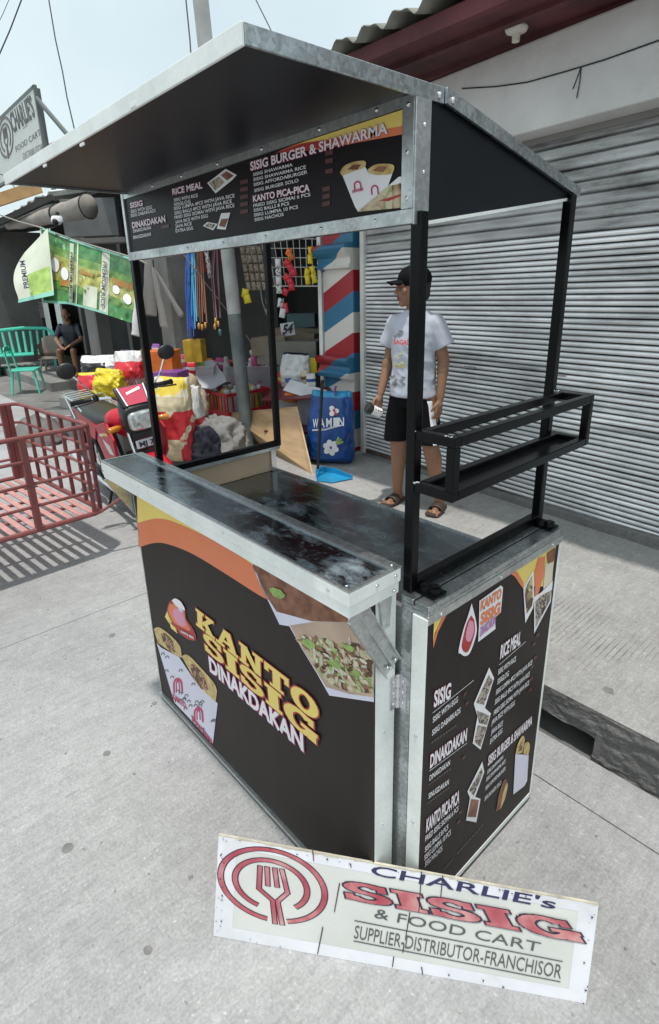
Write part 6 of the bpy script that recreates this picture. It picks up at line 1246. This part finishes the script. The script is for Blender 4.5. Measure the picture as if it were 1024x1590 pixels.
def ghost_text(s, u, v0, v1, parent, pf, wd):
    b = MB(); a, e = pf(u, v0), pf(u, v1); upv = pf(u+wd, (v0+v1)/2)-pf(u, (v0+v1)/2); text(b, s, a, e, upv, (CP-a).normalized(), .075, .03); b.build('lettering', M['ink'], parent)
ghost_text('PREMIUM RICE', .672, .18, .90, gs, lambda u, v: GP(u, v), .035); ghost_text('PREMIUM RICE', .332, .20, .92, gs, lambda u, v: GP(u, v), .025)
def WP(u, v, off=0):                                                # the white sack folded forward at the left end
    top = [(38, 392, 6.3), (74, 354, 6.2)]; bot = [(28, 470, 6.0), (84, 458, 5.9)]; q = [top[0][j]+(top[1][j]-top[0][j])*u for j in range(3)]; r_ = [bot[0][j]+(bot[1][j]-bot[0][j])*u for j in range(3)]
    x = [q[j]+(r_[j]-q[j])*v for j in range(3)]; x[0] -= (1-u)*22*math.sin(math.pi*min(1, v*1.1))*.55; return V(D(x[0], x[1], x[2]-.1+.04*math.sin(v*7+u*3)-off))
b = MB(); b.grid(lambda u, v: WP(u, v), 12, 16); b.build('white_sack', M['palesack'], gs, smooth=True)
b = MB(); b.grid(lambda u, v: WP(.35+u*.6, .55+v*.42, .008), 8, 8); b.build('lime_print', mat('lime_sack_print', (.34, .50, .12), .5, var=.3, scale=12), gs, smooth=True)
b = MB(); b.grid(lambda u, v: WP(u, .93+v*.07, .010), 8, 3); b.build('hem', M['aquasack'], gs, smooth=True)
b = MB(); a, e = D(40, 447, 5.9), D(33, 404, 6.05); text(b, 'PREMIUM', D(45, 447, 5.72), D(38, 404, 5.78), D(37, 448, 5.72)-D(45, 447, 5.72), (CP-a).normalized(), .0, .03); b.build('lettering', M['navyink'], gs)
b = MB(); b.tube([D(-15, 328, 6.8), D(30, 344, 6.5), D(60, 352, 6.3), D(120, 374, 6.05), D(214, 402, 5.2), D(228, 409, 4.9)], .008, 5); tag(b.build('sack_rope', bpy.data.materials['dirty_rope']), 'rope carrying the green sack sheet along its top edge', 'rope')
# hanging sign, a flat panel on a steel frame facing the road
sy = D(52, 133, 7.0).y
hs = thing('hanging_sign', ony(40, 190, sy), 'pale hanging sign reading food cart on a steel frame above the roofs', 'sign')
HP = lambda p, l=0: ony(p[0], p[1], sy)+V((0, -1, 0))*(.002+.002*l)
hc = [HP((52, 134)), HP((73, 243)), HP((-13, 290)), HP((-50, 231))]; 
zt, zb2 = hc[0].z, hc[1].z; xr = hc[0].x; xl = ony(-40, 220, sy).x
b = MB(); b.bb((xl, sy, zb2), (xr, sy+.02, zt)); b.build('sign_sheet', mat('pale_sign_sheet', (.62, .66, .63), .6, var=.06, scale=3), hs)
b = MB()
for a, c in (((xl, zt), (xr, zt)), ((xr, zt+.02), (xr, zb2-.02)), ((xl, zb2), (xr, zb2))): b.bar((a[0], sy+.015, a[1]), (c[0], sy+.015, c[1]), .04, .04, (0, 1, 0))
b.build('sign_frame', mat('grey_frame', (.14, .16, .16), .6), hs)
b = MB(); b.tube([HP((57, 152)), D(106, 210, 7.0)], .03, 8); b.build('brace', bpy.data.materials['grey_frame'], hs)
b = MB(); b.bar((xr-.05, sy+.06, zb2-.6), (xr-.05, sy+.06, zt), .05, .05, (0, 1, 0)); b.build('sign_post', bpy.data.materials['grey_frame'], hs)
def hx(s, bl_, br_, tl_, bo, m): b = MB(); a, e, t = HP(bl_, 1), HP(br_, 1), HP(tl_, 1); text(b, s, a, e, t-a, V((0, -1, 0)), 0, bo); b.build('lettering', m, hs)
gsi = mat('faded_sign_ink', (.10, .11, .11), .6)
hx("CHARLIE'S", (21, 206), (55, 179), (14, 176), .03, gsi); hx('FOOD CART', (25.5, 236), (64, 209), (24, 227), .0, gsi); hx('SUPPLIER', (36, 201), (43, 195), (35.5, 198.5), 0, gsi); hx('DISTRIBUTOR', (37, 248), (68, 233), (35.5, 237), -.01, bpy.data.materials['faded_print'])
crest(hs, HP, (9, 213), (11, -9), (4, 31), gsi, mat('faded_crest', (.22, .19, .185), .6), 1)
# overhead cables
for i, (pts, lb) in enumerate((([(42, -30, 9), (33, 0, 9), (16, 45, 9), (-8, 100, 9)], 'leftmost black cable slanting down to the left edge'), ([(70, -30, 9), (76, 0, 9), (86, 60, 9), (97, 110, 9), (104, 150, 9), (119, 215, 9)], 'wavy black cable hanging down left of the awning'), ([(286, -30, 8), (289, 0, 8), (295, 60, 8), (300, 130, 8)], 'straight cable just left of the pole top'), ([(385, -30, 10), (398, 0, 10), (417, 38, 10), (440, 85, 10)], 'short cable slanting down right of the pole top'), ([(22, -20, 12), (5, 20, 12), (-10, 50, 12)], 'thin cable crossing the top left corner'), ([(-10, 268, 8), (8, 272, 8), (30, 300, 8)], 'short cable below the hanging sign'))):
    b = MB(); b.tube([D(*p) for p in pts], .010 if i < 4 else .006, 6); tag(b.build('overhead_cable', M['wirec']), lb, 'cable')
# step and low ground at the left
b = MB(); b.bb((-12.5, 2.15, 0), (-8.55, 3.9, .16)); struct(b.build('step', M['old_wall'], bevel=.01))
struct(MB().bb((-13, 1.45, .0005), (-6.3, 4.0, .004)).build('path', mat('shaded_path', (.17, .165, .16), .9, var=.25, scale=2)))  # dark tone is shade painted into the ground colour
b = MB(); c = onz(62, 682, 0)
b.grid(lambda u, v: c+V((math.cos(2*math.pi*u)*math.cos(math.pi/2*v)*(.42+.1*noise.noise(V((math.cos(6.28*u)*2, math.sin(6.28*u)*2, v*3)))), math.sin(2*math.pi*u)*math.cos(math.pi/2*v)*.3, math.sin(math.pi/2*v)*.26*(1+.3*noise.noise(V((u*5, v*4, 2)))))), 24, 9, 0, True); tag(fix_normals(b.build('rubble_block', M['kerb'], smooth='auto')), 'broken grey concrete lump on the road behind the trailer', 'rubble')
# ---------------------------------------------------------------- plastic seats
M['gplast'] = mat('sea_green_plastic', (.08, .58, .43), .35, var=.08, scale=4); M['tplast'] = mat('grey_brown_plastic', (.24, .205, .175), .4, var=.1, scale=4)
def leg4(t, m, w_, dpt, zs, sp_=.05):
    for sx in (-1, 1):
        for sy2 in (-1, 1):
            b = MB(); a = V((sx*w_/2, sy2*dpt/2, zs)); e = V((sx*(w_/2+sp_), sy2*(dpt/2+sp_), 0)); d = e-a
            o_ = len(b.v); b.add([a+V((-.03*sx-.02, -.012, 0)), a+V((.045-.03*sx-.02, -.012, 0)), a+V((.045-.03*sx-.02, .03, 0)), a+V((-.03*sx-.02, .03, 0)), e+V((-.014, -.01, 0)), e+V((.014, -.01, 0)), e+V((.014, .014, 0)), e+V((-.014, .014, 0))], [[0, 1, 2, 3], [4, 7, 6, 5], [0, 4, 5, 1], [1, 5, 6, 2], [2, 6, 7, 3], [3, 7, 4, 0]])
            fix_normals(b.build('leg', m, t, bevel=.004, world=False))
def gchair(loc, rz, label):
    t = thing('plastic_chair', loc, label, 'chair', None, rz); m = M['gplast']
    b = MB(); b.box((0, 0, .40), (.42, .40, .03)); b.build('seat', m, t, bevel=.012, world=False); leg4(t, m, .36, .34, .39)
    b = MB(); pts = [(-.19, .19, .41), (-.185, .215, .60), (-.165, .235, .72), (-.10, .245, .76), (.10, .245, .76), (.165, .235, .72), (.185, .215, .60), (.19, .19, .41)]
    for k in range(len(pts)-1): b.bar(pts[k], pts[k+1], .085 if 1 < k < 5 else .06, .02, (0, 1, 0))
    b.build('backrest', m, t, bevel=.005, world=False); return t
sc_c = onz(36, 611, .0); gchair(onz(47, 609, .004), R(150), 'sea green plastic chair with open arched back in front of the green bench')
bt = thing('plastic_bench', onz(46, 580, .004), 'wide sea green plastic bench with slatted back at the far left', 'bench', None, R(70)); m = M['gplast']
b = MB(); b.box((0, 0, .42), (1.15, .48, .04)); b.build('seat', m, bt, bevel=.015, world=False)
for k in range(9):
    x = -.5+k*.125; b = MB(); b.tube([(x, .22, .44), (x*1.06, .28, .65), (x*1.1, .33, .88)], [.03, .026, .026], 6); b.build('back_slat', m, bt, 'auto', world=False)
b = MB(); b.tube([(-.60, .20, .66), (-.58, .30, .84), (-.45, .34, .92), (0, .36, .95), (.45, .34, .92), (.58, .30, .84), (.60, .20, .66)], .035, 8); b.build('top_rail', m, bt, 'auto', world=False)
for sx in (-1, 1):
    b = MB(); b.tube([(sx*.60, .22, .66), (sx*.60, -.2, .66), (sx*.58, -.26, .5)], .035, 8); b.build('armrest', m, bt, 'auto', world=False); b = MB(); b.box((sx*.57, 0, .21), (.05, .46, .42)); b.build('side_leg', m, bt, bevel=.01, world=False)
ct_ = thing('plastic_chair', onz(86, 580, .1), 'grey brown plastic armchair with a round hole in its side beside the green bench', 'chair', None, R(60)); m = M['tplast']; ct_.location.z = .0
b = MB(); b.box((0, 0, .42), (.46, .44, .03)); b.build('seat', m, ct_, bevel=.012, world=False); leg4(ct_, m, .40, .38, .41)
for sx in (-1, 1):
    b = MB(); ring = []
    o_ = [(-.26, .42), (-.28, .60), (-.20, .66), (0, .68), (.16, .66), (.26, .70), (.27, .42), (0, .40)]; N = len(o_)
    h_ = [(.02+.085*math.cos(2*math.pi*(k+5)/N), .54+.075*math.sin(2*math.pi*(k+5)/N)) for k in range(N)][::1]
    oo = [(-.26, .42), (.0, .40), (.27, .42), (.28, .56), (.26, .70), (.0, .68), (-.2, .66), (-.28, .56)]; hh_ = [(.02+.09*math.cos(R(a)), .545+.08*math.sin(R(a))) for a in (225, 270, 315, 0, 45, 90, 135, 180)]
    for x in (sx*.235, sx*.255): b.add([(x, p[0], p[1]) for p in oo+hh_], [[k, (k+1) % 8, 8+(k+1) % 8, 8+k] for k in range(8)])
    fix_normals(b.build('side_panel', m, ct_, world=False))
b = MB(); b.grid(lambda u, v: ((u-.5)*.46, .24+.10*v+.02*math.cos((u-.5)*3), .44+.40*v-.05*(2*u-1)**2*v), 10, 6); o = b.build('backrest', m, ct_, smooth=True, world=False); o.modifiers.new('s', 'SOLIDIFY').thickness = .02

# ================================================================ PEOPLE
M['skin'] = mat('brown_skin', (.26, .130, .075), .5, var=.08, scale=10); M['skinl'] = mat('toe_skin', (.42, .26, .19), .5)
M['shirt'] = mat('pale_grey_tshirt', (.46, .48, .55), .85, var=.05, scale=5, bump=.25, bscale=9); M['blackcloth'] = mat('black_cloth', (.005, .005, .006), .85, var=.2, spec=.15)
M['capcloth'] = mat('black_cap_cloth', (.005, .005, .006), .8, var=.2, spec=.15); M['hair'] = mat('black_hair', (.01, .009, .009), .6)
def body(name, mb, m, parent, vox, sm=4, fac=.5):
    o = mb.build('tmp', m); r = o.modifiers.new('r', 'REMESH'); r.mode = 'VOXEL'; r.voxel_size = vox; r.use_smooth_shade = True
    s = o.modifiers.new('s', 'SMOOTH'); s.factor = fac; s.iterations = sm
    dg = bpy.context.evaluated_depsgraph_get(); dg.update(); me = bpy.data.meshes.new_from_object(o.evaluated_get(dg)); me.name = name
    o.modifiers.clear(); o.data = me; o.name = name; o.parent = parent; me.polygons.foreach_set('use_smooth', [True]*len(me.polygons)); return o
def rings(mb, secs, n=20):
    """secs: (cx, cy, cz, rx, ry) stacked ellipses joined into one trunk"""
    o = len(mb.v)
    for cx, cy, cz, rx, ry in secs:
        for k in range(n):
            t = 2*math.pi*k/n; c_, s_ = math.cos(t), math.sin(t); mb.v.append(V((cx+rx*math.copysign(abs(c_)**.85, c_), cy+ry*math.copysign(abs(s_)**.85, s_), cz)))
    for i in range(len(secs)-1):
        for k in range(n): a = o+i*n+k; c = o+i*n+(k+1) % n; mb.f.append([a, c, c+n, a+n]); mb.m.append(0)
    mb.f.append([o+k for k in range(n)][::-1]); mb.f.append([o+(len(secs)-1)*n+k for k in range(n)]); mb.m += [0, 0]
def limb(mb, pts, rs):
    for i in range(len(pts)-1): mb.cap(pts[i], pts[i+1], rs[i], rs[i+1], 14)
def hand(mb, wr_, dirv, palmn, side, s=1., curl=.35):
    """palm, four fingers of different lengths and a thumb leaving the side of the palm"""
    wr_ = V(wr_); d = V(dirv).normalized(); nn = V(palmn); nn = (nn-d*nn.dot(d)).normalized(); sd = d.cross(nn)*side
    mb.cap(wr_, wr_+d*.035*s, .021*s, .024*s)
    for k in range(4):
        off = sd*((k-1.5)*.0185*s); mb.cap(wr_+d*.02*s+off*.6, wr_+d*.075*s+off, .013*s, .0105*s)
        L_ = (.058, .068, .073, .064)[3-k]*s if side > 0 else (.064, .073, .068, .058)[3-k]*s
        p0 = wr_+d*.078*s+off*1.08; p1 = p0+(d*(1-curl*.3)+nn*curl*.5)*L_*.45; p2 = p1+(d*(1-curl)+nn*curl)*L_*.34; p3 = p2+(d*(.8-curl)+nn*curl*1.4)*L_*.24
        mb.cap(p0, p1, .0082*s, .0075*s, 8); mb.cap(p1, p2, .0075*s, .0068*s, 8); mb.cap(p2, p3, .0068*s, .0058*s, 8)
    t0 = wr_+d*.022*s-sd*.018*s; t1 = t0+(d*.8-sd*.75+nn*.3).normalized()*.036*s; t2 = t1+(d*1-sd*.2+nn*.4).normalized()*.030*s; mb.cap(t0, t1, .013*s, .0095*s, 8); mb.cap(t1, t2, .0092*s, .0072*s, 8)
def head(mb, c, yaw, s=1., pitch=0):
    """skull, jaw, brow, nose, lips, chin and ears around centre c; the face looks toward -y turned by yaw"""
    rm = Euler((pitch, 0, yaw)).to_matrix(); c = V(c); q = lambda x, y, z: c+rm @ V((x*s, y*s, z*s))
    mb.ell(q(0, .012, .025), (.074*s, .092*s, .088*s), rm, 20, 14); mb.ell(q(0, -.025, -.035), (.060*s, .066*s, .072*s), rm, 18, 12); mb.ell(q(0, -.058, -.088), (.030*s, .026*s, .022*s), rm)
    mb.cap(q(-.034, -.074, .018), q(.034, -.074, .018), .012*s, .012*s); mb.cap(q(0, -.086, .012), q(0, -.102, -.024), .008*s, .013*s); mb.ell(q(-.011, -.094, -.028), (.009*s, .009*s, .007*s), rm); mb.ell(q(.011, -.094, -.028), (.009*s, .009*s, .007*s), rm)
    mb.cap(q(-.018, -.080, -.053), q(.018, -.080, -.053), .0075*s, .0075*s, 8); mb.cap(q(-.014, -.079, -.064), q(.014, -.079, -.064), .0075*s, .0075*s, 8)
    for sx in (-1, 1): mb.ell(q(sx*.046, -.062, -.018), (.022*s, .018*s, .02*s), rm); mb.ell(q(sx*.076, .010, -.010), (.009*s, .019*s, .031*s), Euler((pitch+.1, sx*.15, yaw+sx*.35)).to_matrix()); 
    return q, rm
# --- the standing man ------------------------------------------------------
mn = thing('person', (-.350, 1.992, .19), 'man standing in black cap, pale grey printed t-shirt and black shorts by the shutter', 'person', None, R(14))
def pm(b, name, m, vox=None, sm=4, smooth=True, parent=mn, bevel=0): 
    return body(name, b, m, parent, vox, sm) if vox else b.build(name, m, parent, smooth, bevel, world=False)
b = MB(); HY = R(-48)
hc_ = V((-.012, -.015, 1.385))
q_, rm_ = head(b, hc_, HY, .97)
limb(b, [(0, .015, 1.20), (-.004, .005, 1.31)], [.060, .050]); rings(b, [(0, .01, .74, .105, .08), (0, .01, .85, .105, .08), (0, .005, 1.0, .115, .085), (0, .01, 1.12, .125, .082), (0, .015, 1.19, .10, .065), (0, .015, 1.235, .055, .05)])
for sx, el, wr_ in ((1, (.182, .035, .965), (.188, -.01, .745)), (-1, (-.182, .03, .965), (-.188, -.075, .755))):
    limb(b, [(sx*.128, .012, 1.175), el, wr_], [.042, .036, .024]); b.cap((sx*.13, .012, 1.17), V(el).lerp(V((sx*.13, .012, 1.17)), .45), .042, .040)
    mid = V(el).lerp(V(wr_), .25); b.ell(mid, (.037, .037, .07), None, 12, 8)
for sx, kn, an in ((1, (.140, -.012, .43), (.195, .03, .085)), (-1, (-.087, -.012, .43), (-.110, .03, .085))):
    limb(b, [(sx*.075, .01, .74), kn, an], [.085, .054, .033]); b.ell(V(kn).lerp(V(an), .28)+V((0, .022, 0)), (.046, .044, .10), None, 14, 8)
    tx_ = (sx*.05 if sx > 0 else -.14); fdir = V((tx_, -1, 0)).normalized(); a = V(an)+V((0, .015, -.05)); b.cap(a+V((0, .01, -.005)), a+fdir*.11+V((0, 0, -.018)), .030, .022); b.cap(V(an), a, .034, .032)
    sd = V((-fdir.y, fdir.x, 0))
    for k in range(5):
        p0 = a+fdir*.10+sd*((k-2)*.0165)+V((0, 0, -.017)); ln = (.032, .038, .040, .042, .050)[k if sx > 0 else k] if True else 0; ln = (.050, .042, .040, .036, .030)[k] if sx < 0 else (.030, .036, .040, .042, .050)[k]; b.cap(p0, p0+fdir*ln+V((0, 0, -.004)), .0095, .0085 if ln < .045 else .011, 8)
hand(b, (.188, -.015, .735), (-.03, -.12, -1), (-1, .2, 0), 1, .95, .4)
hand(b, (-.188, -.08, .745), (-.08, -.35, -1), (.8, -.5, 0), -1, .95, .85)
bd = pm(b, 'body', M['skin'], .0042, 3)
# face details
for sx in (-1, 1):
    b = MB(); b.ell(q_(sx*.030, -.0775, -.004), (.012, .005, .0042), rm_, 10, 6); pm(b, 'eye', mat('eye_white', (.30, .26, .24), .4) if 'eye_white' not in bpy.data.materials else bpy.data.materials['eye_white'])
    b = MB(); b.ell(q_(sx*.031, -.0815, -.004), (.0065, .003, .0046), rm_, 8, 6); pm(b, 'iris', M['hair']); b = MB(); b.cap(q_(sx*.014, -.090, .019), q_(sx*.046, -.082, .020), .0045, .0035, 6); pm(b, 'eyebrow', M['hair'])
b = MB(); b.cap(q_(-.017, -.0865, -.0545), q_(.017, -.0865, -.0545), .0055, .0055, 8); b.cap(q_(-.013, -.0855, -.063), q_(.013, -.0855, -.063), .0055, .0055, 8); pm(b, 'lips', mat('lip_skin', (.20, .07, .055), .5))
b = MB(); b.ell(q_(0, .026, .022), (.0745, .088, .092), rm_, 18, 12); b.ell(q_(0, .055, -.03), (.066, .055, .06), rm_, 16, 10); pm(b, 'hair', M['hair'], .006, 3)
# cap with stiff brim
b = MB(); b.ell(q_(0, .014, .052), (.083, .103, .080), rm_, 22, 14); cp_ = pm(b, 'cap', M['capcloth'], .005, 3)
b = MB(); b.grid(lambda u, v: q_((u-.5)*.15*(1-.25*v*v), -.075-.085*v*(1-(2*u-1)**2*.55), .045-.012*(2*u-1)**2*1.6-.010*v), 13, 7); o = pm(b, 'cap_brim', M['capcloth']); o.modifiers.new('s', 'SOLIDIFY').thickness = .006
# t-shirt: body and sleeves in one shell, a bit loose, with folds
b = MB(); rings(b, [(0, -.002, .745, .146, .112), (0, 0, .80, .141, .110), (0, 0, .92, .134, .104), (0, .0, 1.04, .138, .104), (0, .008, 1.14, .144, .100), (0, .012, 1.195, .136, .086), (0, .014, 1.236, .095, .070), (0, .014, 1.262, .064, .060)], 26)
for sx in (-1, 1):
    sh_ = V((sx*.124, .012, 1.180)); e_ = V((sx*.186, .030, 1.050)); b.cap(sh_, sh_.lerp(e_, .45), .060, .063); rot = (sh_-e_).to_track_quat('Z', 'Y').to_matrix(); b.lathe([(.062, 0), (.062, .07), (.058, .13)], e_, 18, rot)
shirt = pm(b, 'shirt', M['shirt'], .006, 4)
for v in shirt.data.vertices:
    c_ = v.co; k = .007*noise.noise(V((c_.x*9+c_.z*5, c_.y*7, c_.z*11)))+.016*(.3-abs(noise.noise(V((c_.x*7-c_.z*4, c_.y*6, c_.z*9+c_.x*5)))))+.011*(.3-abs(noise.noise(V((c_.x*15+c_.z*9, c_.y*9, c_.z*17)))))*max(.3, 1-abs(c_.z-.84)/.2)
    v.co += V((c_.x, c_.y, 0)).normalized()*k
def shp(name, pts, m):                                              # print on the chest: cast on the shirt
    b = MB()
    for poly in pts:
        q = []
        for x, z in poly:
            h_, loc, nr, i = shirt.ray_cast(V((x, -.5, z)), V((0, 1, 0))); q.append((loc if h_ else V((x, -.12, z)))+V((0, -.003, 0)))
        b.poly(q)
    return b.build(name, m, shirt, world=False)
rr = random.Random(2)
def splash(cx, cz, w_, h_, n, sz): return [[(cx+dx+sz*rr.uniform(.6, 1.3)*math.cos(t), cz+dz+sz*.6*rr.uniform(.6, 1.3)*math.sin(t)) for t in [2*math.pi*k/8 for k in range(8)]] for dx, dz in [(rr.uniform(-w_, w_), rr.uniform(-h_, h_)) for _ in range(n)]]
shp('shirt_print', splash(-.062, 1.125, .028, .018, 9, .010), P_['grey']); shp('shirt_print', splash(-.045, .985, .05, .05, 8, .016), mat('pale_yellow_print', (.60, .58, .40), .8)); shp('shirt_print', splash(-.05, .93, .035, .02, 5, .012), mat('olive_print', (.40, .38, .16), .8)); shp('shirt_print', splash(-.06, .845, .06, .03, 12, .014), P_['grey'])
b = MB(); text(b, 'SAGADA', V((-.078, -.112, 1.068)), V((.062, -.116, 1.068)), V((0, 0, .028)), V((0, -1, 0)), .006, .04); b.build('shirt_lettering', mat('coral_print', (.65, .10, .13), .8), shirt, world=False)
# shorts with white side stripe
b = MB(); rings(b, [(0, .01, .68, .132, .105), (0, .01, .74, .128, .102), (0, .01, .79, .12, .098)], 24)
for sx in (-1, 1): rings(b, [(sx*.112+.012, -.004, .455, .084, .088), (sx*.104+.008, 0, .52, .083, .090), (sx*.092, .005, .60, .082, .094), (sx*.078, .01, .70, .076, .096), (sx*.08, .01, .74, .07, .09)], 20)
shorts = pm(b, 'shorts', M['blackcloth'], .006, 4)
b = MB(); prof_ = [(.460, .208, -.004), (.52, .195, 0), (.60, .174, .005), (.70, .154, .01), (.74, .135, .01)]
def spf(u, v):
    k = min(3, int(v*4)); t = v*4-k; z, x, y = [prof_[k][j]+(prof_[k+1][j]-prof_[k][j])*t for j in range(3)]; a = R(-36)+R(19)*u; hh_, loc, nr, i = shorts.ray_cast(V((x*2.2*math.cos(a)+.0, y+.4*math.sin(a), z)), V((-math.cos(a)*x*1.6, -.4*math.sin(a), 0)).normalized()); return (loc+nr*.003) if hh_ else V((x, y, z))
b.grid(spf, 5, 12); pm(b, 'side_stripe', M['whitep'], parent=shorts)
# slides
for sx, an in ((1, (.195, .03, .085)), (-1, (-.110, .03, .085))):
    sl_ = thing('slide_sandal', mn.location, 'dark brown open toe slide sandal on the man\'s %s foot' % ('left' if sx > 0 else 'right'), 'sandal', None, R(14)); fdir = V((sx*.05 if sx > 0 else -.14, -1, 0)).normalized(); a = V(an)+V((0, .015, -.05)); sd = V((-fdir.y, fdir.x, 0)); out = []
    for t, w_ in ((-.055, .030), (-.02, .038), (.04, .041), (.10, .049), (.145, .046), (.165, .028)): out.append((t, w_))
    poly = [a+fdir*t+sd*w_ for t, w_ in out]+[a+fdir*t-sd*w_ for t, w_ in out[::-1]]; poly = [V((p.x, p.y, .002)) for p in poly]
    b = MB(); b.ext(poly, (0, 0, .020)); fix_normals(b.build('sole', mat('brown_rubber', (.045, .03, .025), .6) if 'brown_rubber' not in bpy.data.materials else bpy.data.materials['brown_rubber'], sl_, bevel=.004, world=False))
    b = MB(); b.grid(lambda u, v: a+fdir*(.035+.055*v)+sd*(.051*math.cos(math.pi*u))+V((0, 0, -.022+.052*math.sin(math.pi*u)*(1-.18*v))), 13, 5); o = b.build('strap', bpy.data.materials['brown_rubber'], sl_, smooth=True, world=False); o.modifiers.new('s', 'SOLIDIFY').thickness = .006
# the tumbler in his right hand
rm14 = Euler((0, 0, R(14))).to_matrix(); hb_ = mn.location+rm14 @ V((-.198, -.135, .655)); ax = (cr*-1+cu*.32-fw*.5).normalized(); qr = ax.to_track_quat('Z', 'Y').to_matrix()
tm = thing('tumbler', hb_, 'white tumbler with black lid held in the standing man\'s hand', 'tumbler'); b = MB(); b.lathe([(.024, -.05), (.028, -.045), (.031, .022)], hb_, 18, qr); b.build('cup', M['whitep'], tm, smooth='auto'); b = MB(); b.lathe([(.033, .023), (.034, .05), (.029, .060), (.012, .062)], hb_, 18, qr); b.build('lid', M['blackp'], tm, smooth='auto')
# --- the seated person far back in the shade ---------------------------------
s0 = onz(118, 582, .16); st_ = thing('person', s0, 'person in dark blue shirt sitting in the shade below the green sacks', 'person', None, R(50))
b = MB(); head(b, (0, -.02, 1.10), 0, .95, .15); limb(b, [(0, .04, .92), (0, .01, 1.03)], [.06, .05]); rings(b, [(0, .12, .44, .15, .10), (0, .10, .6, .14, .09), (0, .06, .8, .16, .09), (0, .05, .92, .12, .07)])
for sx in (-1, 1):
    limb(b, [(sx*.08, .10, .45), (sx*.13, -.26, .47), (sx*.13, -.24, .06)], [.085, .058, .036]); b.cap((sx*.13, -.24, .04), (sx*.15, -.37, .03), .035, .026)
    limb(b, [(sx*.17, .06, .89), (sx*.23, -.06, .66), (sx*.08, -.27, .56)], [.048, .038, .026]); hand(b, (sx*.08, -.27, .56), (-sx*.6, -.7, -.3), (0, 0, -1), sx, .95, .6)
body('body', b, M['skin'], st_, .008, 3)
b = MB(); rings(b, [(0, .12, .42, .17, .125), (0, .10, .6, .16, .115), (0, .06, .8, .175, .105), (0, .05, .90, .15, .085), (0, .05, .945, .07, .06)])
for sx in (-1, 1): b.cap((sx*.16, .06, .89), (sx*.21, -.02, .74), .062, .058)
body('shirt', b, P_['navy'], st_, .010, 3)
b = MB(); rings(b, [(0, .12, .40, .165, .12), (0, .12, .47, .16, .12)])
for sx in (-1, 1): b.cap((sx*.08, .10, .45), (sx*.12, -.16, .475), .095, .080)
body('shorts', b, M['blackcloth'], st_, .010, 3)
b = MB(); b.ell((0, .005, 1.135), (.078, .088, .080), None, 16, 10); b.ell((0, .045, 1.08), (.068, .05, .06)); body('hair', b, M['hair'], st_, .010, 2)
tag(obox('seat_block', s0+Euler((0, 0, R(50))).to_matrix() @ V((0, .14, .18)), (.4, .32, .36), R(50), M['dkgrey']), 'dark low block the shaded person sits on', 'seat')
b = MB()
p = D(146, 530, 9.3); b.bb((p.x-.05, p.y-.05, .16), (p.x+.05, p.y+.05, 2.2)); tag(b.build('curtain_edge', ramp_mat('red_white_cloth', 8, [(.0, (.45, .05, .08)), (.35, (.6, .6, .6)), (.6, (.05, .06, .15))])), 'narrow red white and blue cloth hanging behind the shaded person', 'cloth')
for px, lb in ((158, 'weathered pale concrete post right of the shaded person'),): p = D(px, 540, 9.0); b = MB(); b.bb((p.x-.22, p.y-.1, 0), (p.x+.22, p.y+.1, 2.6)); tag(b.build('concrete_post', M['facade']), lb, 'post')
